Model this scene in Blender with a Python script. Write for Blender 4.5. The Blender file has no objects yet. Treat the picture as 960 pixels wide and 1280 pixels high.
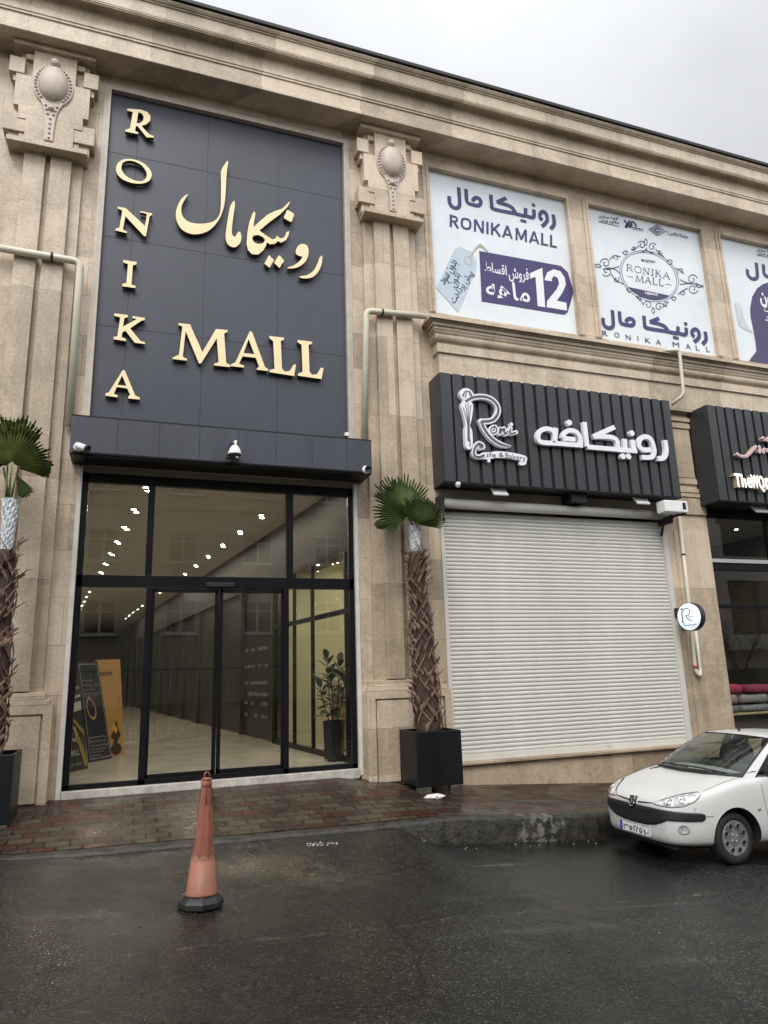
import bpy, bmesh, math, random
from mathutils import Vector, Matrix
from mathutils.geometry import tessellate_polygon
from mathutils.bvhtree import BVHTree

SC = bpy.context.scene
COL = SC.collection
random.seed(7)
ZO = 1.40                                   # height of the camera over the door floor: every z below is written from the camera
# ------------------------------------------------------------------ camera
F_PX, YAW, PITCH, ROLL = 870.0, 0.349366, 0.226136, 0.0312866
def _axes():
    cy, sy, cp, sp = math.cos(YAW), math.sin(YAW), math.cos(PITCH), math.sin(PITCH)
    f = Vector((sy*cp, cy*cp, sp)); r = Vector((cy, -sy, 0)); d = f.cross(r)
    c, s = math.cos(ROLL), math.sin(ROLL)
    return c*r + s*d, -s*r + c*d, f
R_, D_, F_ = _axes()
cam_data = bpy.data.cameras.new('camera')
cam_data.sensor_fit = 'HORIZONTAL'; cam_data.sensor_width = 36.0
cam_data.lens = 36.0*F_PX/960.0
cam_data.clip_start = 0.05; cam_data.clip_end = 1000
cam = bpy.data.objects.new('camera', cam_data); COL.objects.link(cam)
cam.matrix_world = Matrix(((R_.x, -D_.x, -F_.x, 0), (R_.y, -D_.y, -F_.y, 0), (R_.z, -D_.z, -F_.z, ZO), (0, 0, 0, 1)))
SC.camera = cam
# ------------------------------------------------------------------ sky, sun, exposure
SUN_EL, SUN_AZ = math.radians(52), math.radians(205)     # behind the photographer, a little to the left
world = bpy.data.worlds.new('World'); SC.world = world; world.use_nodes = True
wt = world.node_tree; wt.nodes.clear()
def wn(t, **k):
    n = wt.nodes.new(t)
    for a, b in k.items(): setattr(n, a, b)
    return n
w_out = wn('ShaderNodeOutputWorld'); w_bg = wn('ShaderNodeBackground')
sky = wn('ShaderNodeTexSky', sky_type='NISHITA'); sky.sun_disc = False
sky.sun_elevation = SUN_EL; sky.sun_rotation = SUN_AZ; sky.air_density = 1.0; sky.dust_density = 3.0
grey = wn('ShaderNodeHueSaturation'); grey.inputs['Saturation'].default_value = 0.22
tc = wn('ShaderNodeTexCoord'); cl = wn('ShaderNodeTexNoise')
cl.inputs['Scale'].default_value = 2.2; cl.inputs['Detail'].default_value = 5; cl.inputs['Roughness'].default_value = .5
cr = wn('ShaderNodeMapRange'); cr.inputs['From Min'].default_value = .3; cr.inputs['From Max'].default_value = .7
cr.inputs['To Min'].default_value = .82; cr.inputs['To Max'].default_value = 1.12
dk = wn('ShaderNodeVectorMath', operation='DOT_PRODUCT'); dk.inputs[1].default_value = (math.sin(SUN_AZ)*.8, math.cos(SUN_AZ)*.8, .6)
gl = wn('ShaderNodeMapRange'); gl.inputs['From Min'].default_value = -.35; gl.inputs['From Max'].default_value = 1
gl.inputs['To Min'].default_value = .72; gl.inputs['To Max'].default_value = 2.1       # sky glow added behind the camera to brighten the facade, centred on the sun
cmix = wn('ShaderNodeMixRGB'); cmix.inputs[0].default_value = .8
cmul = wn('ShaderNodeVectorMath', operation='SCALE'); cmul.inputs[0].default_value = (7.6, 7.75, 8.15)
mm = wn('ShaderNodeMath', operation='MULTIPLY')
L = wt.links.new
L(tc.outputs['Generated'], cl.inputs['Vector']); L(cl.outputs['Fac'], cr.inputs['Value'])
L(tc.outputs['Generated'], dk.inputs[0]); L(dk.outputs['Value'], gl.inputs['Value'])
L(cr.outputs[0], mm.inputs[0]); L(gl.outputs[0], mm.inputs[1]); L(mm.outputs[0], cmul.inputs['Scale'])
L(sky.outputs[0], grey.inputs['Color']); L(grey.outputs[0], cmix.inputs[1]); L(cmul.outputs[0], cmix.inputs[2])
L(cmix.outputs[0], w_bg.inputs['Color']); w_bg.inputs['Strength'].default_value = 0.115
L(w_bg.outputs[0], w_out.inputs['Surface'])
sun_d = bpy.data.lights.new('sun', 'SUN'); sun_d.energy = 1.5; sun_d.angle = math.radians(25); sun_d.color = (1, .965, .91)
sun = bpy.data.objects.new('sun', sun_d); COL.objects.link(sun)
sdir = Vector((math.sin(SUN_AZ)*math.cos(SUN_EL), math.cos(SUN_AZ)*math.cos(SUN_EL), math.sin(SUN_EL)))
sun.rotation_euler = sdir.to_track_quat('Z', 'Y').to_euler()
sun.location = sdir*60
SC.view_settings.view_transform = 'Standard'; SC.view_settings.look = 'None'
SC.view_settings.exposure = 0.30; SC.view_settings.gamma = 1.0; SC.view_settings.use_curve_mapping = False
SC.render.engine = 'CYCLES'
SC.cycles.use_denoising = True
SC.cycles.max_bounces = 8; SC.cycles.transparent_max_bounces = 12; SC.cycles.glossy_bounces = 4
SC.cycles.sample_clamp_indirect = 6.0
SC.cycles.use_adaptive_sampling = False

# ------------------------------------------------------------------ helpers
def at(x, y, Y):                              # the point on the plane at distance Y that lies under pixel x, y of the photograph
    r = R_*((x-480)/F_PX) + D_*((y-640)/F_PX) + F_
    return Vector((r.x*Y/r.y, Y, r.z*Y/r.y))
def at_z(x, y, z):
    r = R_*((x-480)/F_PX) + D_*((y-640)/F_PX) + F_
    return r*(z/r.z)
def tag(o, label=None, cat=None, group=None, kind=None):
    if label: o['label'] = label
    if cat: o['category'] = cat
    if group: o['group'] = group
    if kind: o['kind'] = kind
    return o
def origin_of(o):
    v = Vector((0, 0, 0))
    while o is not None:
        v = v + o.location; o = o.parent
    return v
def empty(name, loc, label=None, cat=None, group=None, rz=0.0, kind=None):
    o = bpy.data.objects.new(name, None); COL.objects.link(o)
    o.location = (loc[0], loc[1], loc[2]+ZO); o.rotation_euler = (0, 0, rz)
    o.empty_display_size = .1
    return tag(o, label, cat, group, kind)
def copy_tree(o, parent=None):
    c = o.copy(); COL.objects.link(c); c.parent = parent
    for ch in list(o.children): copy_tree(ch, c)
    return c

class MB:
    def __init__(s): s.v = []; s.f = []; s.sm = []
    def add(s, vs, fs, smooth=False):
        b = len(s.v); s.v += [Vector(v) for v in vs]
        s.f += [tuple(i+b for i in f) for f in fs]; s.sm += [smooth]*len(fs); return s
    def box(s, x0, x1, y0, y1, z0, z1):
        return s.add([(x, y, z) for z in (z0, z1) for y in (y0, y1) for x in (x0, x1)],
                     [(0, 2, 3, 1), (4, 5, 7, 6), (0, 1, 5, 4), (2, 6, 7, 3), (0, 4, 6, 2), (1, 3, 7, 5)])
    def bbox(s, x0, x1, y0, y1, z0, z1, b=.01):     # box with bevelled edges
        bm = bmesh.new(); bmesh.ops.create_cube(bm, size=1)
        for v in bm.verts:
            v.co = Vector(((x0+x1)/2+v.co.x*(x1-x0), (y0+y1)/2+v.co.y*(y1-y0), (z0+z1)/2+v.co.z*(z1-z0)))
        bmesh.ops.bevel(bm, geom=bm.edges[:], offset=b, segments=2, affect='EDGES', profile=.5)
        return s.bm(bm)
    def bm(s, bm, M=None, smooth=False):
        bm.verts.index_update()
        vs = [(M @ v.co if M else v.co.copy()) for v in bm.verts]
        s.add(vs, [tuple(v.index for v in f.verts) for f in bm.faces], smooth); bm.free(); return s
    def prism(s, loops, y0, y1):                     # polygon in the wall plane, loops of (x, z); y0 is the front
        loops = [[Vector((p[0], p[1], 0)) for p in l] for l in loops]
        flat = [p for l in loops for p in l]
        tris = tessellate_polygon(loops)
        n = len(flat)
        vs = [(p.x, y0, p.y) for p in flat]+[(p.x, y1, p.y) for p in flat]
        fs = []
        for t in tris:
            a, b, c = (flat[i] for i in t)
            if (b-a).cross(c-a).z < 0: t = (t[0], t[2], t[1])
            fs.append(t); fs.append(tuple(i+n for i in reversed(t)))
        k = 0
        for l in loops:
            m = len(l)
            for i in range(m):
                j = (i+1) % m
                fs.append((k+i, k+i+n, k+j+n, k+j))
            k += m
        return s.add(vs, fs)
    def extrude_x(s, prof, x0, x1, smooth=False):   # profile of (y, z) drawn along x
        n = len(prof)
        vs = [(x0, p[0], p[1]) for p in prof]+[(x1, p[0], p[1]) for p in prof]
        return s.add(vs, [(i, i+1, i+1+n, i+n) for i in range(n-1)], smooth)
    def tube(s, path, r, n=10, caps=True, smooth=True, rs=None):
        path = [Vector(p) for p in path]; rings = []; vs = []
        up = None
        for i, p in enumerate(path):
            t = (path[min(i+1, len(path)-1)]-path[max(i-1, 0)]).normalized()
            if up is None: up = t.orthogonal().normalized()
            up = (up - t*up.dot(t)).normalized(); si = t.cross(up)
            rr = rs[i] if rs else r
            vs += [p+up*rr*math.cos(2*math.pi*k/n)+si*rr*math.sin(2*math.pi*k/n) for k in range(n)]
        fs = [(i*n+k, i*n+(k+1) % n, (i+1)*n+(k+1) % n, (i+1)*n+k) for i in range(len(path)-1) for k in range(n)]
        s.add(vs, fs, smooth)
        if caps:
            b = len(s.v)-len(vs); m = len(path)-1
            s.f += [tuple(b+k for k in reversed(range(n))), tuple(b+m*n+k for k in range(n))]; s.sm += [False, False]
        return s
    def lathe(s, prof, c=(0, 0, 0), n=32, smooth=True, axis='Z', M=None):  # prof of (r, h)
        vs = []
        for r, h in prof:
            for k in range(n):
                a = 2*math.pi*k/n
                p = Vector((r*math.cos(a), r*math.sin(a), h))
                if axis == 'Y': p = Vector((p.x, -p.z, p.y))
                if M: p = M @ p
                vs.append(p+Vector(c))
        fs = [(i*n+k, i*n+(k+1) % n, (i+1)*n+(k+1) % n, (i+1)*n+k) for i in range(len(prof)-1) for k in range(n)]
        s.add(vs, fs, smooth)
        b = len(s.v)-len(vs); m = len(prof)-1
        if prof[0][0] > 1e-5: s.f.append(tuple(b+k for k in reversed(range(n)))); s.sm.append(False)
        if prof[-1][0] > 1e-5: s.f.append(tuple(b+m*n+k for k in range(n))); s.sm.append(False)
        return s
    def build(s, name, mat, parent=None, local=False):
        me = bpy.data.meshes.new(name)
        vs = s.v
        if not local:
            o0 = origin_of(parent) if parent else Vector((0, 0, 0))
            vs = [v+Vector((0, 0, ZO))-o0 for v in vs]
        me.from_pydata([tuple(v) for v in vs], [], s.f); me.update()
        bm = bmesh.new(); bm.from_mesh(me); bmesh.ops.recalc_face_normals(bm, faces=bm.faces[:]); bm.to_mesh(me); bm.free()
        if len(s.sm) == len(me.polygons): me.polygons.foreach_set('use_smooth', s.sm)
        me.materials.append(mat)
        o = bpy.data.objects.new(name, me); COL.objects.link(o); o.parent = parent
        return o

# ------------------------------------------------------------------ materials
def new_mat(name):
    m = bpy.data.materials.new(name); m.use_nodes = True
    nt = m.node_tree; b = nt.nodes['Principled BSDF']
    return m, nt, b
def nd(nt, t, **k):
    n = nt.nodes.new(t)
    for a, v in k.items():
        if a in n.bl_rna.properties.keys(): setattr(n, a, v)
        else: n.inputs[a.replace('_', ' ')].default_value = v
    return n
def ramp(nt, pts):
    r = nt.nodes.new('ShaderNodeValToRGB'); e = r.color_ramp.elements
    while len(e) < len(pts): e.new(.5)
    for i, (p, c) in enumerate(pts):
        e[i].position = p; e[i].color = (c[0], c[1], c[2], 1) if not isinstance(c, (int, float)) else (c, c, c, 1)
    return r
def M(name, col, rough=.5, metal=0.0, var=.12, scale=6, bump=0.0, bscale=60, coat=0.0, space='Object', rvar=.08, spec=.5, streak=False):
    m, nt, b = new_mat(name); Lk = nt.links.new
    tc = nd(nt, 'ShaderNodeTexCoord'); vec = tc.outputs['Object']
    if streak:
        mp = nd(nt, 'ShaderNodeMapping'); mp.inputs['Scale'].default_value = (1, 1, .08); Lk(vec, mp.inputs[0]); v2 = mp.outputs[0]
    else: v2 = vec
    n = nd(nt, 'ShaderNodeTexNoise', Scale=scale, Detail=5.0, Roughness=.6); Lk(v2, n.inputs['Vector'])
    lo = tuple(max(0, c*(1-var)) for c in col); hi = tuple(min(1, c*(1+var)) for c in col)
    r = ramp(nt, [(.3, lo), (.7, hi)]); Lk(n.outputs['Fac'], r.inputs[0]); Lk(r.outputs[0], b.inputs['Base Color'])
    mr = nd(nt, 'ShaderNodeMapRange'); mr.inputs['To Min'].default_value = max(0, rough-rvar); mr.inputs['To Max'].default_value = min(1, rough+rvar)
    Lk(n.outputs['Fac'], mr.inputs['Value']); Lk(mr.outputs[0], b.inputs['Roughness'])
    b.inputs['Metallic'].default_value = metal; b.inputs['Specular IOR Level'].default_value = spec
    b.inputs['Coat Weight'].default_value = coat; b.inputs['Coat Roughness'].default_value = .05
    if bump:
        n2 = nd(nt, 'ShaderNodeTexNoise', Scale=bscale, Detail=4.0); Lk(vec, n2.inputs['Vector'])
        bp = nd(nt, 'ShaderNodeBump', Strength=bump, Distance=.01); Lk(n2.outputs['Fac'], bp.inputs['Height']); Lk(bp.outputs[0], b.inputs['Normal'])
    return m
def emit(name, col, strength):
    m, nt, b = new_mat(name); b.inputs['Base Color'].default_value = (*col, 1)
    b.inputs['Emission Color'].default_value = (*col, 1); b.inputs['Emission Strength'].default_value = strength
    return m
def glass(name, tint=(.87, .87, .84), ior=1.55, rough=0.0):
    m, nt, b = new_mat(name); nt.nodes.remove(b); Lk = nt.links.new
    out = [n for n in nt.nodes if n.type == 'OUTPUT_MATERIAL'][0]
    tr = nd(nt, 'ShaderNodeBsdfTransparent'); tr.inputs[0].default_value = (*tint, 1)
    gl = nd(nt, 'ShaderNodeBsdfGlossy'); gl.inputs['Roughness'].default_value = rough; gl.inputs[0].default_value = (.95, .97, .97, 1)
    tc = nd(nt, 'ShaderNodeTexCoord'); nz = nd(nt, 'ShaderNodeTexNoise', Scale=.7, Detail=1.0); Lk(tc.outputs['Object'], nz.inputs['Vector'])
    bp = nd(nt, 'ShaderNodeBump', Strength=.012, Distance=.1); Lk(nz.outputs['Fac'], bp.inputs['Height']); Lk(bp.outputs[0], gl.inputs['Normal'])
    # reflectance of a thin pane, the same from either side
    ge = nd(nt, 'ShaderNodeNewGeometry'); dt = nd(nt, 'ShaderNodeVectorMath', operation='DOT_PRODUCT'); Lk(ge.outputs['Normal'], dt.inputs[0]); Lk(ge.outputs['Incoming'], dt.inputs[1])
    ab = nd(nt, 'ShaderNodeMath', operation='ABSOLUTE'); Lk(dt.outputs['Value'], ab.inputs[0])
    om = nd(nt, 'ShaderNodeMath', operation='SUBTRACT'); om.inputs[0].default_value = 1; Lk(ab.outputs[0], om.inputs[1])
    pw5 = nd(nt, 'ShaderNodeMath', operation='POWER'); Lk(om.outputs[0], pw5.inputs[0]); pw5.inputs[1].default_value = 5
    f0 = 2*((ior-1)/(ior+1))**2
    fr = nd(nt, 'ShaderNodeMath', operation='MULTIPLY_ADD'); Lk(pw5.outputs[0], fr.inputs[0]); fr.inputs[1].default_value = 1-f0; fr.inputs[2].default_value = f0
    mx = nd(nt, 'ShaderNodeMixShader'); Lk(fr.outputs[0], mx.inputs[0]); Lk(tr.outputs[0], mx.inputs[1]); Lk(gl.outputs[0], mx.inputs[2])
    Lk(mx.outputs[0], out.inputs[0]); return m

def stone_mat(name, a=(.475, .378, .27), b_=(.575, .468, .35), wet=False, slab=(1.3, .62), band=None):
    m, nt, b = new_mat(name); Lk = nt.links.new
    ge = nd(nt, 'ShaderNodeNewGeometry'); sp = nd(nt, 'ShaderNodeSeparateXYZ'); Lk(ge.outputs['Position'], sp.inputs[0])
    ad = nd(nt, 'ShaderNodeMath', operation='ADD'); Lk(sp.outputs[0], ad.inputs[0]); Lk(sp.outputs[1], ad.inputs[1])
    cb = nd(nt, 'ShaderNodeCombineXYZ'); Lk(ad.outputs[0], cb.inputs[0]); Lk(sp.outputs[2], cb.inputs[1])
    br = nd(nt, 'ShaderNodeTexBrick'); Lk(cb.outputs[0], br.inputs['Vector'])
    br.inputs['Scale'].default_value = 1; br.inputs['Brick Width'].default_value = slab[0]; br.inputs['Row Height'].default_value = slab[1]
    br.inputs['Mortar Size'].default_value = .0035; br.inputs['Mortar Smooth'].default_value = .2
    br.inputs['Color1'].default_value = (.35, .35, .35, 1); br.inputs['Color2'].default_value = (.65, .65, .65, 1); br.inputs['Mortar'].default_value = (.5, .5, .5, 1)
    n1 = nd(nt, 'ShaderNodeTexNoise', Scale=2.3, Detail=8.0, Roughness=.62, Distortion=.6); Lk(ge.outputs['Position'], n1.inputs['Vector'])
    n2 = nd(nt, 'ShaderNodeTexNoise', Scale=24.0, Detail=6.0, Roughness=.7); Lk(ge.outputs['Position'], n2.inputs['Vector'])
    n3 = nd(nt, 'ShaderNodeTexVoronoi', Scale=55.0); Lk(ge.outputs['Position'], n3.inputs['Vector'])
    mx = nd(nt, 'ShaderNodeMix', data_type='FLOAT'); mx.inputs[0].default_value = .52
    Lk(n1.outputs['Fac'], mx.inputs[2]); Lk(n2.outputs['Fac'], mx.inputs[3])
    ad2 = nd(nt, 'ShaderNodeMath', operation='MULTIPLY_ADD'); ad2.inputs[1].default_value = .8; Lk(br.outputs['Color'], ad2.inputs[0]); Lk(mx.outputs[0], ad2.inputs[2])
    sb = nd(nt, 'ShaderNodeMath', operation='SUBTRACT'); sb.inputs[1].default_value = .40; Lk(ad2.outputs[0], sb.inputs[0])
    rp = ramp(nt, [(.33, tuple(c*.74 for c in a)), (.46, a), (.55, b_), (.69, tuple(c*1.15 for c in b_))]); Lk(sb.outputs[0], rp.inputs[0])
    # fine dark pits and the joints
    pit = nd(nt, 'ShaderNodeMapRange'); pit.inputs['From Min'].default_value = .0; pit.inputs['From Max'].default_value = .16
    pit.inputs['To Min'].default_value = .6; pit.inputs['To Max'].default_value = 1.0; Lk(n3.outputs['Distance'], pit.inputs['Value'])
    jm = nd(nt, 'ShaderNodeMapRange'); jm.inputs['To Min'].default_value = 1; jm.inputs['To Max'].default_value = .5; Lk(br.outputs['Fac'], jm.inputs['Value'])
    pm = nd(nt, 'ShaderNodeMath', operation='MULTIPLY'); Lk(pit.outputs[0], pm.inputs[0]); Lk(jm.outputs[0], pm.inputs[1])
    # grime runs
    mp = nd(nt, 'ShaderNodeMapping'); mp.inputs['Scale'].default_value = (2.2, 2.2, .22); Lk(ge.outputs['Position'], mp.inputs[0])
    n4 = nd(nt, 'ShaderNodeTexNoise', Scale=1.6, Detail=7.0, Roughness=.7); Lk(mp.outputs[0], n4.inputs['Vector'])
    gr = nd(nt, 'ShaderNodeMapRange'); gr.inputs['From Min'].default_value = .32; gr.inputs['From Max'].default_value = .55
    gr.inputs['To Min'].default_value = .80; gr.inputs['To Max'].default_value = 1; Lk(n4.outputs['Fac'], gr.inputs['Value'])
    pm2 = nd(nt, 'ShaderNodeMath', operation='MULTIPLY'); Lk(pm.outputs[0], pm2.inputs[0]); Lk(gr.outputs[0], pm2.inputs[1])
    mul = nd(nt, 'ShaderNodeVectorMath', operation='SCALE'); Lk(rp.outputs[0], mul.inputs[0]); Lk(pm2.outputs[0], mul.inputs['Scale'])
    Lk(mul.outputs[0], b.inputs['Base Color'])
    b.inputs['Roughness'].default_value = .42 if not wet else .3
    bp = nd(nt, 'ShaderNodeBump', Strength=.25, Distance=.006); Lk(n2.outputs['Fac'], bp.inputs['Height']); Lk(bp.outputs[0], b.inputs['Normal'])
    return m

def paver_mat():
    m, nt, b = new_mat('wet clay pavers'); Lk = nt.links.new
    ge = nd(nt, 'ShaderNodeNewGeometry')
    mp = nd(nt, 'ShaderNodeMapping'); mp.inputs['Rotation'].default_value = (0, 0, 0); Lk(ge.outputs['Position'], mp.inputs[0])
    br = nd(nt, 'ShaderNodeTexBrick'); Lk(mp.outputs[0], br.inputs['Vector'])
    br.inputs['Scale'].default_value = 1; br.inputs['Brick Width'].default_value = .235; br.inputs['Row Height'].default_value = .185
    br.inputs['Mortar Size'].default_value = .013; br.inputs['Mortar Smooth'].default_value = .3; br.inputs['Bias'].default_value = 0
    br.inputs['Color1'].default_value = (0, 0, 0, 1); br.inputs['Color2'].default_value = (1, 1, 1, 1); br.inputs['Mortar'].default_value = (.5, .5, .5, 1)
    big = nd(nt, 'ShaderNodeTexNoise', Scale=1.1, Detail=2.0); Lk(ge.outputs['Position'], big.inputs['Vector'])
    fine = nd(nt, 'ShaderNodeTexNoise', Scale=40.0, Detail=6.0, Roughness=.7); Lk(ge.outputs['Position'], fine.inputs['Vector'])
    sm = nd(nt, 'ShaderNodeMath', operation='MULTIPLY_ADD'); sm.inputs[1].default_value = .8; Lk(br.outputs['Color'], sm.inputs[0]); Lk(big.outputs['Fac'], sm.inputs[2])
    rp = ramp(nt, [(.40, (.058, .017, .011)), (.66, (.040, .017, .0115)), (.88, (.031, .0215, .0155)), (1.0, (.052, .041, .027))]); Lk(sm.outputs[0], rp.inputs[0])
    jm = nd(nt, 'ShaderNodeMapRange'); jm.inputs['To Min'].default_value = 1; jm.inputs['To Max'].default_value = .28; Lk(br.outputs['Fac'], jm.inputs['Value'])
    fm = nd(nt, 'ShaderNodeMapRange'); fm.inputs['From Min'].default_value = .3; fm.inputs['From Max'].default_value = .7
    fm.inputs['To Min'].default_value = .72; fm.inputs['To Max'].default_value = 1.3; Lk(fine.outputs['Fac'], fm.inputs['Value'])
    mu = nd(nt, 'ShaderNodeMath', operation='MULTIPLY'); Lk(jm.outputs[0], mu.inputs[0]); Lk(fm.outputs[0], mu.inputs[1])
    sc = nd(nt, 'ShaderNodeVectorMath', operation='SCALE'); Lk(rp.outputs[0], sc.inputs[0]); Lk(mu.outputs[0], sc.inputs['Scale']); Lk(sc.outputs[0], b.inputs['Base Color'])
    wet = nd(nt, 'ShaderNodeTexNoise', Scale=1.7, Detail=5.0, Roughness=.6); Lk(ge.outputs['Position'], wet.inputs['Vector'])
    wr = nd(nt, 'ShaderNodeMapRange'); wr.inputs['From Min'].default_value = .35; wr.inputs['From Max'].default_value = .65
    b.inputs['Specular IOR Level'].default_value = .16; wr.inputs['To Min'].default_value = .2; wr.inputs['To Max'].default_value = .55; Lk(wet.outputs['Fac'], wr.inputs['Value']); Lk(wr.outputs[0], b.inputs['Roughness'])
    hs = nd(nt, 'ShaderNodeMath', operation='MULTIPLY_ADD'); hs.inputs[1].default_value = -1.0; Lk(br.outputs['Fac'], hs.inputs[0])
    f2 = nd(nt, 'ShaderNodeMath', operation='MULTIPLY'); f2.inputs[1].default_value = .35; Lk(fine.outputs['Fac'], f2.inputs[0]); Lk(f2.outputs[0], hs.inputs[2])
    tl = nd(nt, 'ShaderNodeMath', operation='MULTIPLY_ADD'); tl.inputs[1].default_value = .6; Lk(br.outputs['Color'], tl.inputs[0]); Lk(hs.outputs[0], tl.inputs[2])
    bp = nd(nt, 'ShaderNodeBump', Strength=.5, Distance=.006); Lk(tl.outputs[0], bp.inputs['Height']); Lk(bp.outputs[0], b.inputs['Normal'])
    return m

def asphalt_mat():
    m, nt, b = new_mat('wet asphalt'); Lk = nt.links.new
    ge = nd(nt, 'ShaderNodeNewGeometry'); P = ge.outputs['Position']
    n1 = nd(nt, 'ShaderNodeTexNoise', Scale=58.0, Detail=4.0, Roughness=.85); Lk(P, n1.inputs['Vector'])
    v1 = nd(nt, 'ShaderNodeTexVoronoi', Scale=48.0); Lk(P, v1.inputs['Vector'])
    n2 = nd(nt, 'ShaderNodeTexNoise', Scale=.9, Detail=6.0, Roughness=.62, Distortion=.3); Lk(P, n2.inputs['Vector'])
    v2 = nd(nt, 'ShaderNodeTexVoronoi', Scale=105.0); Lk(P, v2.inputs['Vector']); sv = nd(nt, 'ShaderNodeSeparateXYZ'); Lk(v2.outputs['Color'], sv.inputs[0])
    gm = nd(nt, 'ShaderNodeMath', operation='MULTIPLY_ADD'); gm.inputs[1].default_value = .9; Lk(n1.outputs['Fac'], gm.inputs[0]); Lk(sv.outputs[0], gm.inputs[2])
    rp = ramp(nt, [(.25, (.003, .003, .0028)), (.66, (.0075, .0072, .0066)), (.82, (.014, .0132, .012)), (.93, (.042, .039, .034)), (1.0, (.10, .092, .078))])
    g2 = nd(nt, 'ShaderNodeMapRange'); g2.inputs['From Min'].default_value = .1; g2.inputs['From Max'].default_value = 1.48; Lk(gm.outputs[0], g2.inputs['Value']); Lk(g2.outputs[0], rp.inputs[0])
    bl = nd(nt, 'ShaderNodeMapRange'); bl.inputs['From Min'].default_value = .3; bl.inputs['From Max'].default_value = .7
    bl.inputs['To Min'].default_value = .6; bl.inputs['To Max'].default_value = 1.4; Lk(n2.outputs['Fac'], bl.inputs['Value'])
    sc = nd(nt, 'ShaderNodeVectorMath', operation='SCALE'); Lk(rp.outputs[0], sc.inputs[0]); Lk(bl.outputs[0], sc.inputs['Scale'])
    col = sc.outputs[0]
    def blot(col, cx, cy, rx, ry, c, amt, scale=5.0):
        mp = nd(nt, 'ShaderNodeMapping'); mp.inputs['Location'].default_value = (-cx/rx, -cy/ry, 0); mp.inputs['Scale'].default_value = (1/rx, 1/ry, 0)
        Lk(P, mp.inputs[0]); ln = nd(nt, 'ShaderNodeVectorMath', operation='LENGTH'); Lk(mp.outputs[0], ln.inputs[0])
        nz = nd(nt, 'ShaderNodeTexNoise', Scale=scale, Detail=9.0, Roughness=.75); Lk(P, nz.inputs['Vector'])
        s1 = nd(nt, 'ShaderNodeMath', operation='MULTIPLY_ADD'); s1.inputs[1].default_value = 2.6; Lk(nz.outputs['Fac'], s1.inputs[0]); s1.inputs[2].default_value = -1.3
        s2 = nd(nt, 'ShaderNodeMath', operation='SUBTRACT'); Lk(s1.outputs[0], s2.inputs[0]); Lk(ln.outputs['Value'], s2.inputs[1])
        mr = nd(nt, 'ShaderNodeMapRange'); mr.inputs['From Min'].default_value = -.85; mr.inputs['From Max'].default_value = .1
        mr.inputs['To Min'].default_value = 0; mr.inputs['To Max'].default_value = amt; Lk(s2.outputs[0], mr.inputs['Value'])
        sp = nd(nt, 'ShaderNodeMath', operation='MULTIPLY'); Lk(mr.outputs[0], sp.inputs[0])
        gr = nd(nt, 'ShaderNodeMapRange'); gr.inputs['From Min'].default_value = .4; gr.inputs['From Max'].default_value = .58; Lk(n1.outputs['Fac'], gr.inputs['Value']); Lk(gr.outputs[0], sp.inputs[1])
        mx = nd(nt, 'ShaderNodeMixRGB'); Lk(sp.outputs[0], mx.inputs[0]); Lk(col, mx.inputs[1]); mx.inputs[2].default_value = (*c, 1)
        return mx.outputs[0]
    for (px, py, rx, ry, c, amt) in [(320, 1085, .85, .42, (.20, .155, .095), .85), (395, 1095, .7, .35, (.17, .14, .095), .7), (85, 1155, .5, .16, (.17, .14, .09), .5), (170, 1165, .9, .3, (.12, .10, .07), .35),
                                   (625, 1060, .45, .08, (.30, .29, .26), .5), (800, 1105, .7, .07, (.28, .27, .25), .4), (700, 1140, 1.2, .14, (.12, .115, .105), .5), (640, 1100, 1.0, .16, (.1, .095, .09), .4), (860, 1175, .5, .12, (.14, .135, .13), .4)]:
        q = at_z(px, py, -1.69-.03*(px-250)/200)
        col = blot(col, q.x, q.y, rx, ry, c, amt)
    # a worn chalk line running along the road
    sx = nd(nt, 'ShaderNodeSeparateXYZ'); Lk(P, sx.inputs[0])
    a = at_z(20, 1205, -1.58); c = at_z(560, 1150, -1.80)
    k = (c.y-a.y)/(c.x-a.x)
    e = nd(nt, 'ShaderNodeMath', operation='MULTIPLY_ADD'); e.inputs[1].default_value = -k; Lk(sx.outputs[0], e.inputs[0]); Lk(sx.outputs[1], e.inputs[2])
    wv = nd(nt, 'ShaderNodeTexNoise', Scale=1.3, Detail=2.0); Lk(P, wv.inputs['Vector'])
    e1 = nd(nt, 'ShaderNodeMath', operation='MULTIPLY_ADD'); e1.inputs[1].default_value = .25; Lk(wv.outputs['Fac'], e1.inputs[0]); Lk(e.outputs[0], e1.inputs[2])
    e2 = nd(nt, 'ShaderNodeMath', operation='SUBTRACT'); Lk(e1.outputs[0], e2.inputs[0]); e2.inputs[1].default_value = a.y-k*a.x+.125
    ab = nd(nt, 'ShaderNodeMath', operation='ABSOLUTE'); Lk(e2.outputs[0], ab.inputs[0])
    lm = nd(nt, 'ShaderNodeMapRange'); lm.inputs['From Min'].default_value = .012; lm.inputs['From Max'].default_value = .035; lm.inputs['To Min'].default_value = 1; lm.inputs['To Max'].default_value = 0; Lk(ab.outputs[0], lm.inputs['Value'])
    wn_ = nd(nt, 'ShaderNodeTexNoise', Scale=7.0, Detail=8.0, Roughness=.8); Lk(P, wn_.inputs['Vector'])
    wm = nd(nt, 'ShaderNodeMapRange'); wm.inputs['From Min'].default_value = .5; wm.inputs['From Max'].default_value = .66; wm.inputs['To Max'].default_value = .6; Lk(wn_.outputs['Fac'], wm.inputs['Value'])
    lmm = nd(nt, 'ShaderNodeMath', operation='MULTIPLY'); Lk(lm.outputs[0], lmm.inputs[0]); Lk(wm.outputs[0], lmm.inputs[1])
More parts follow.
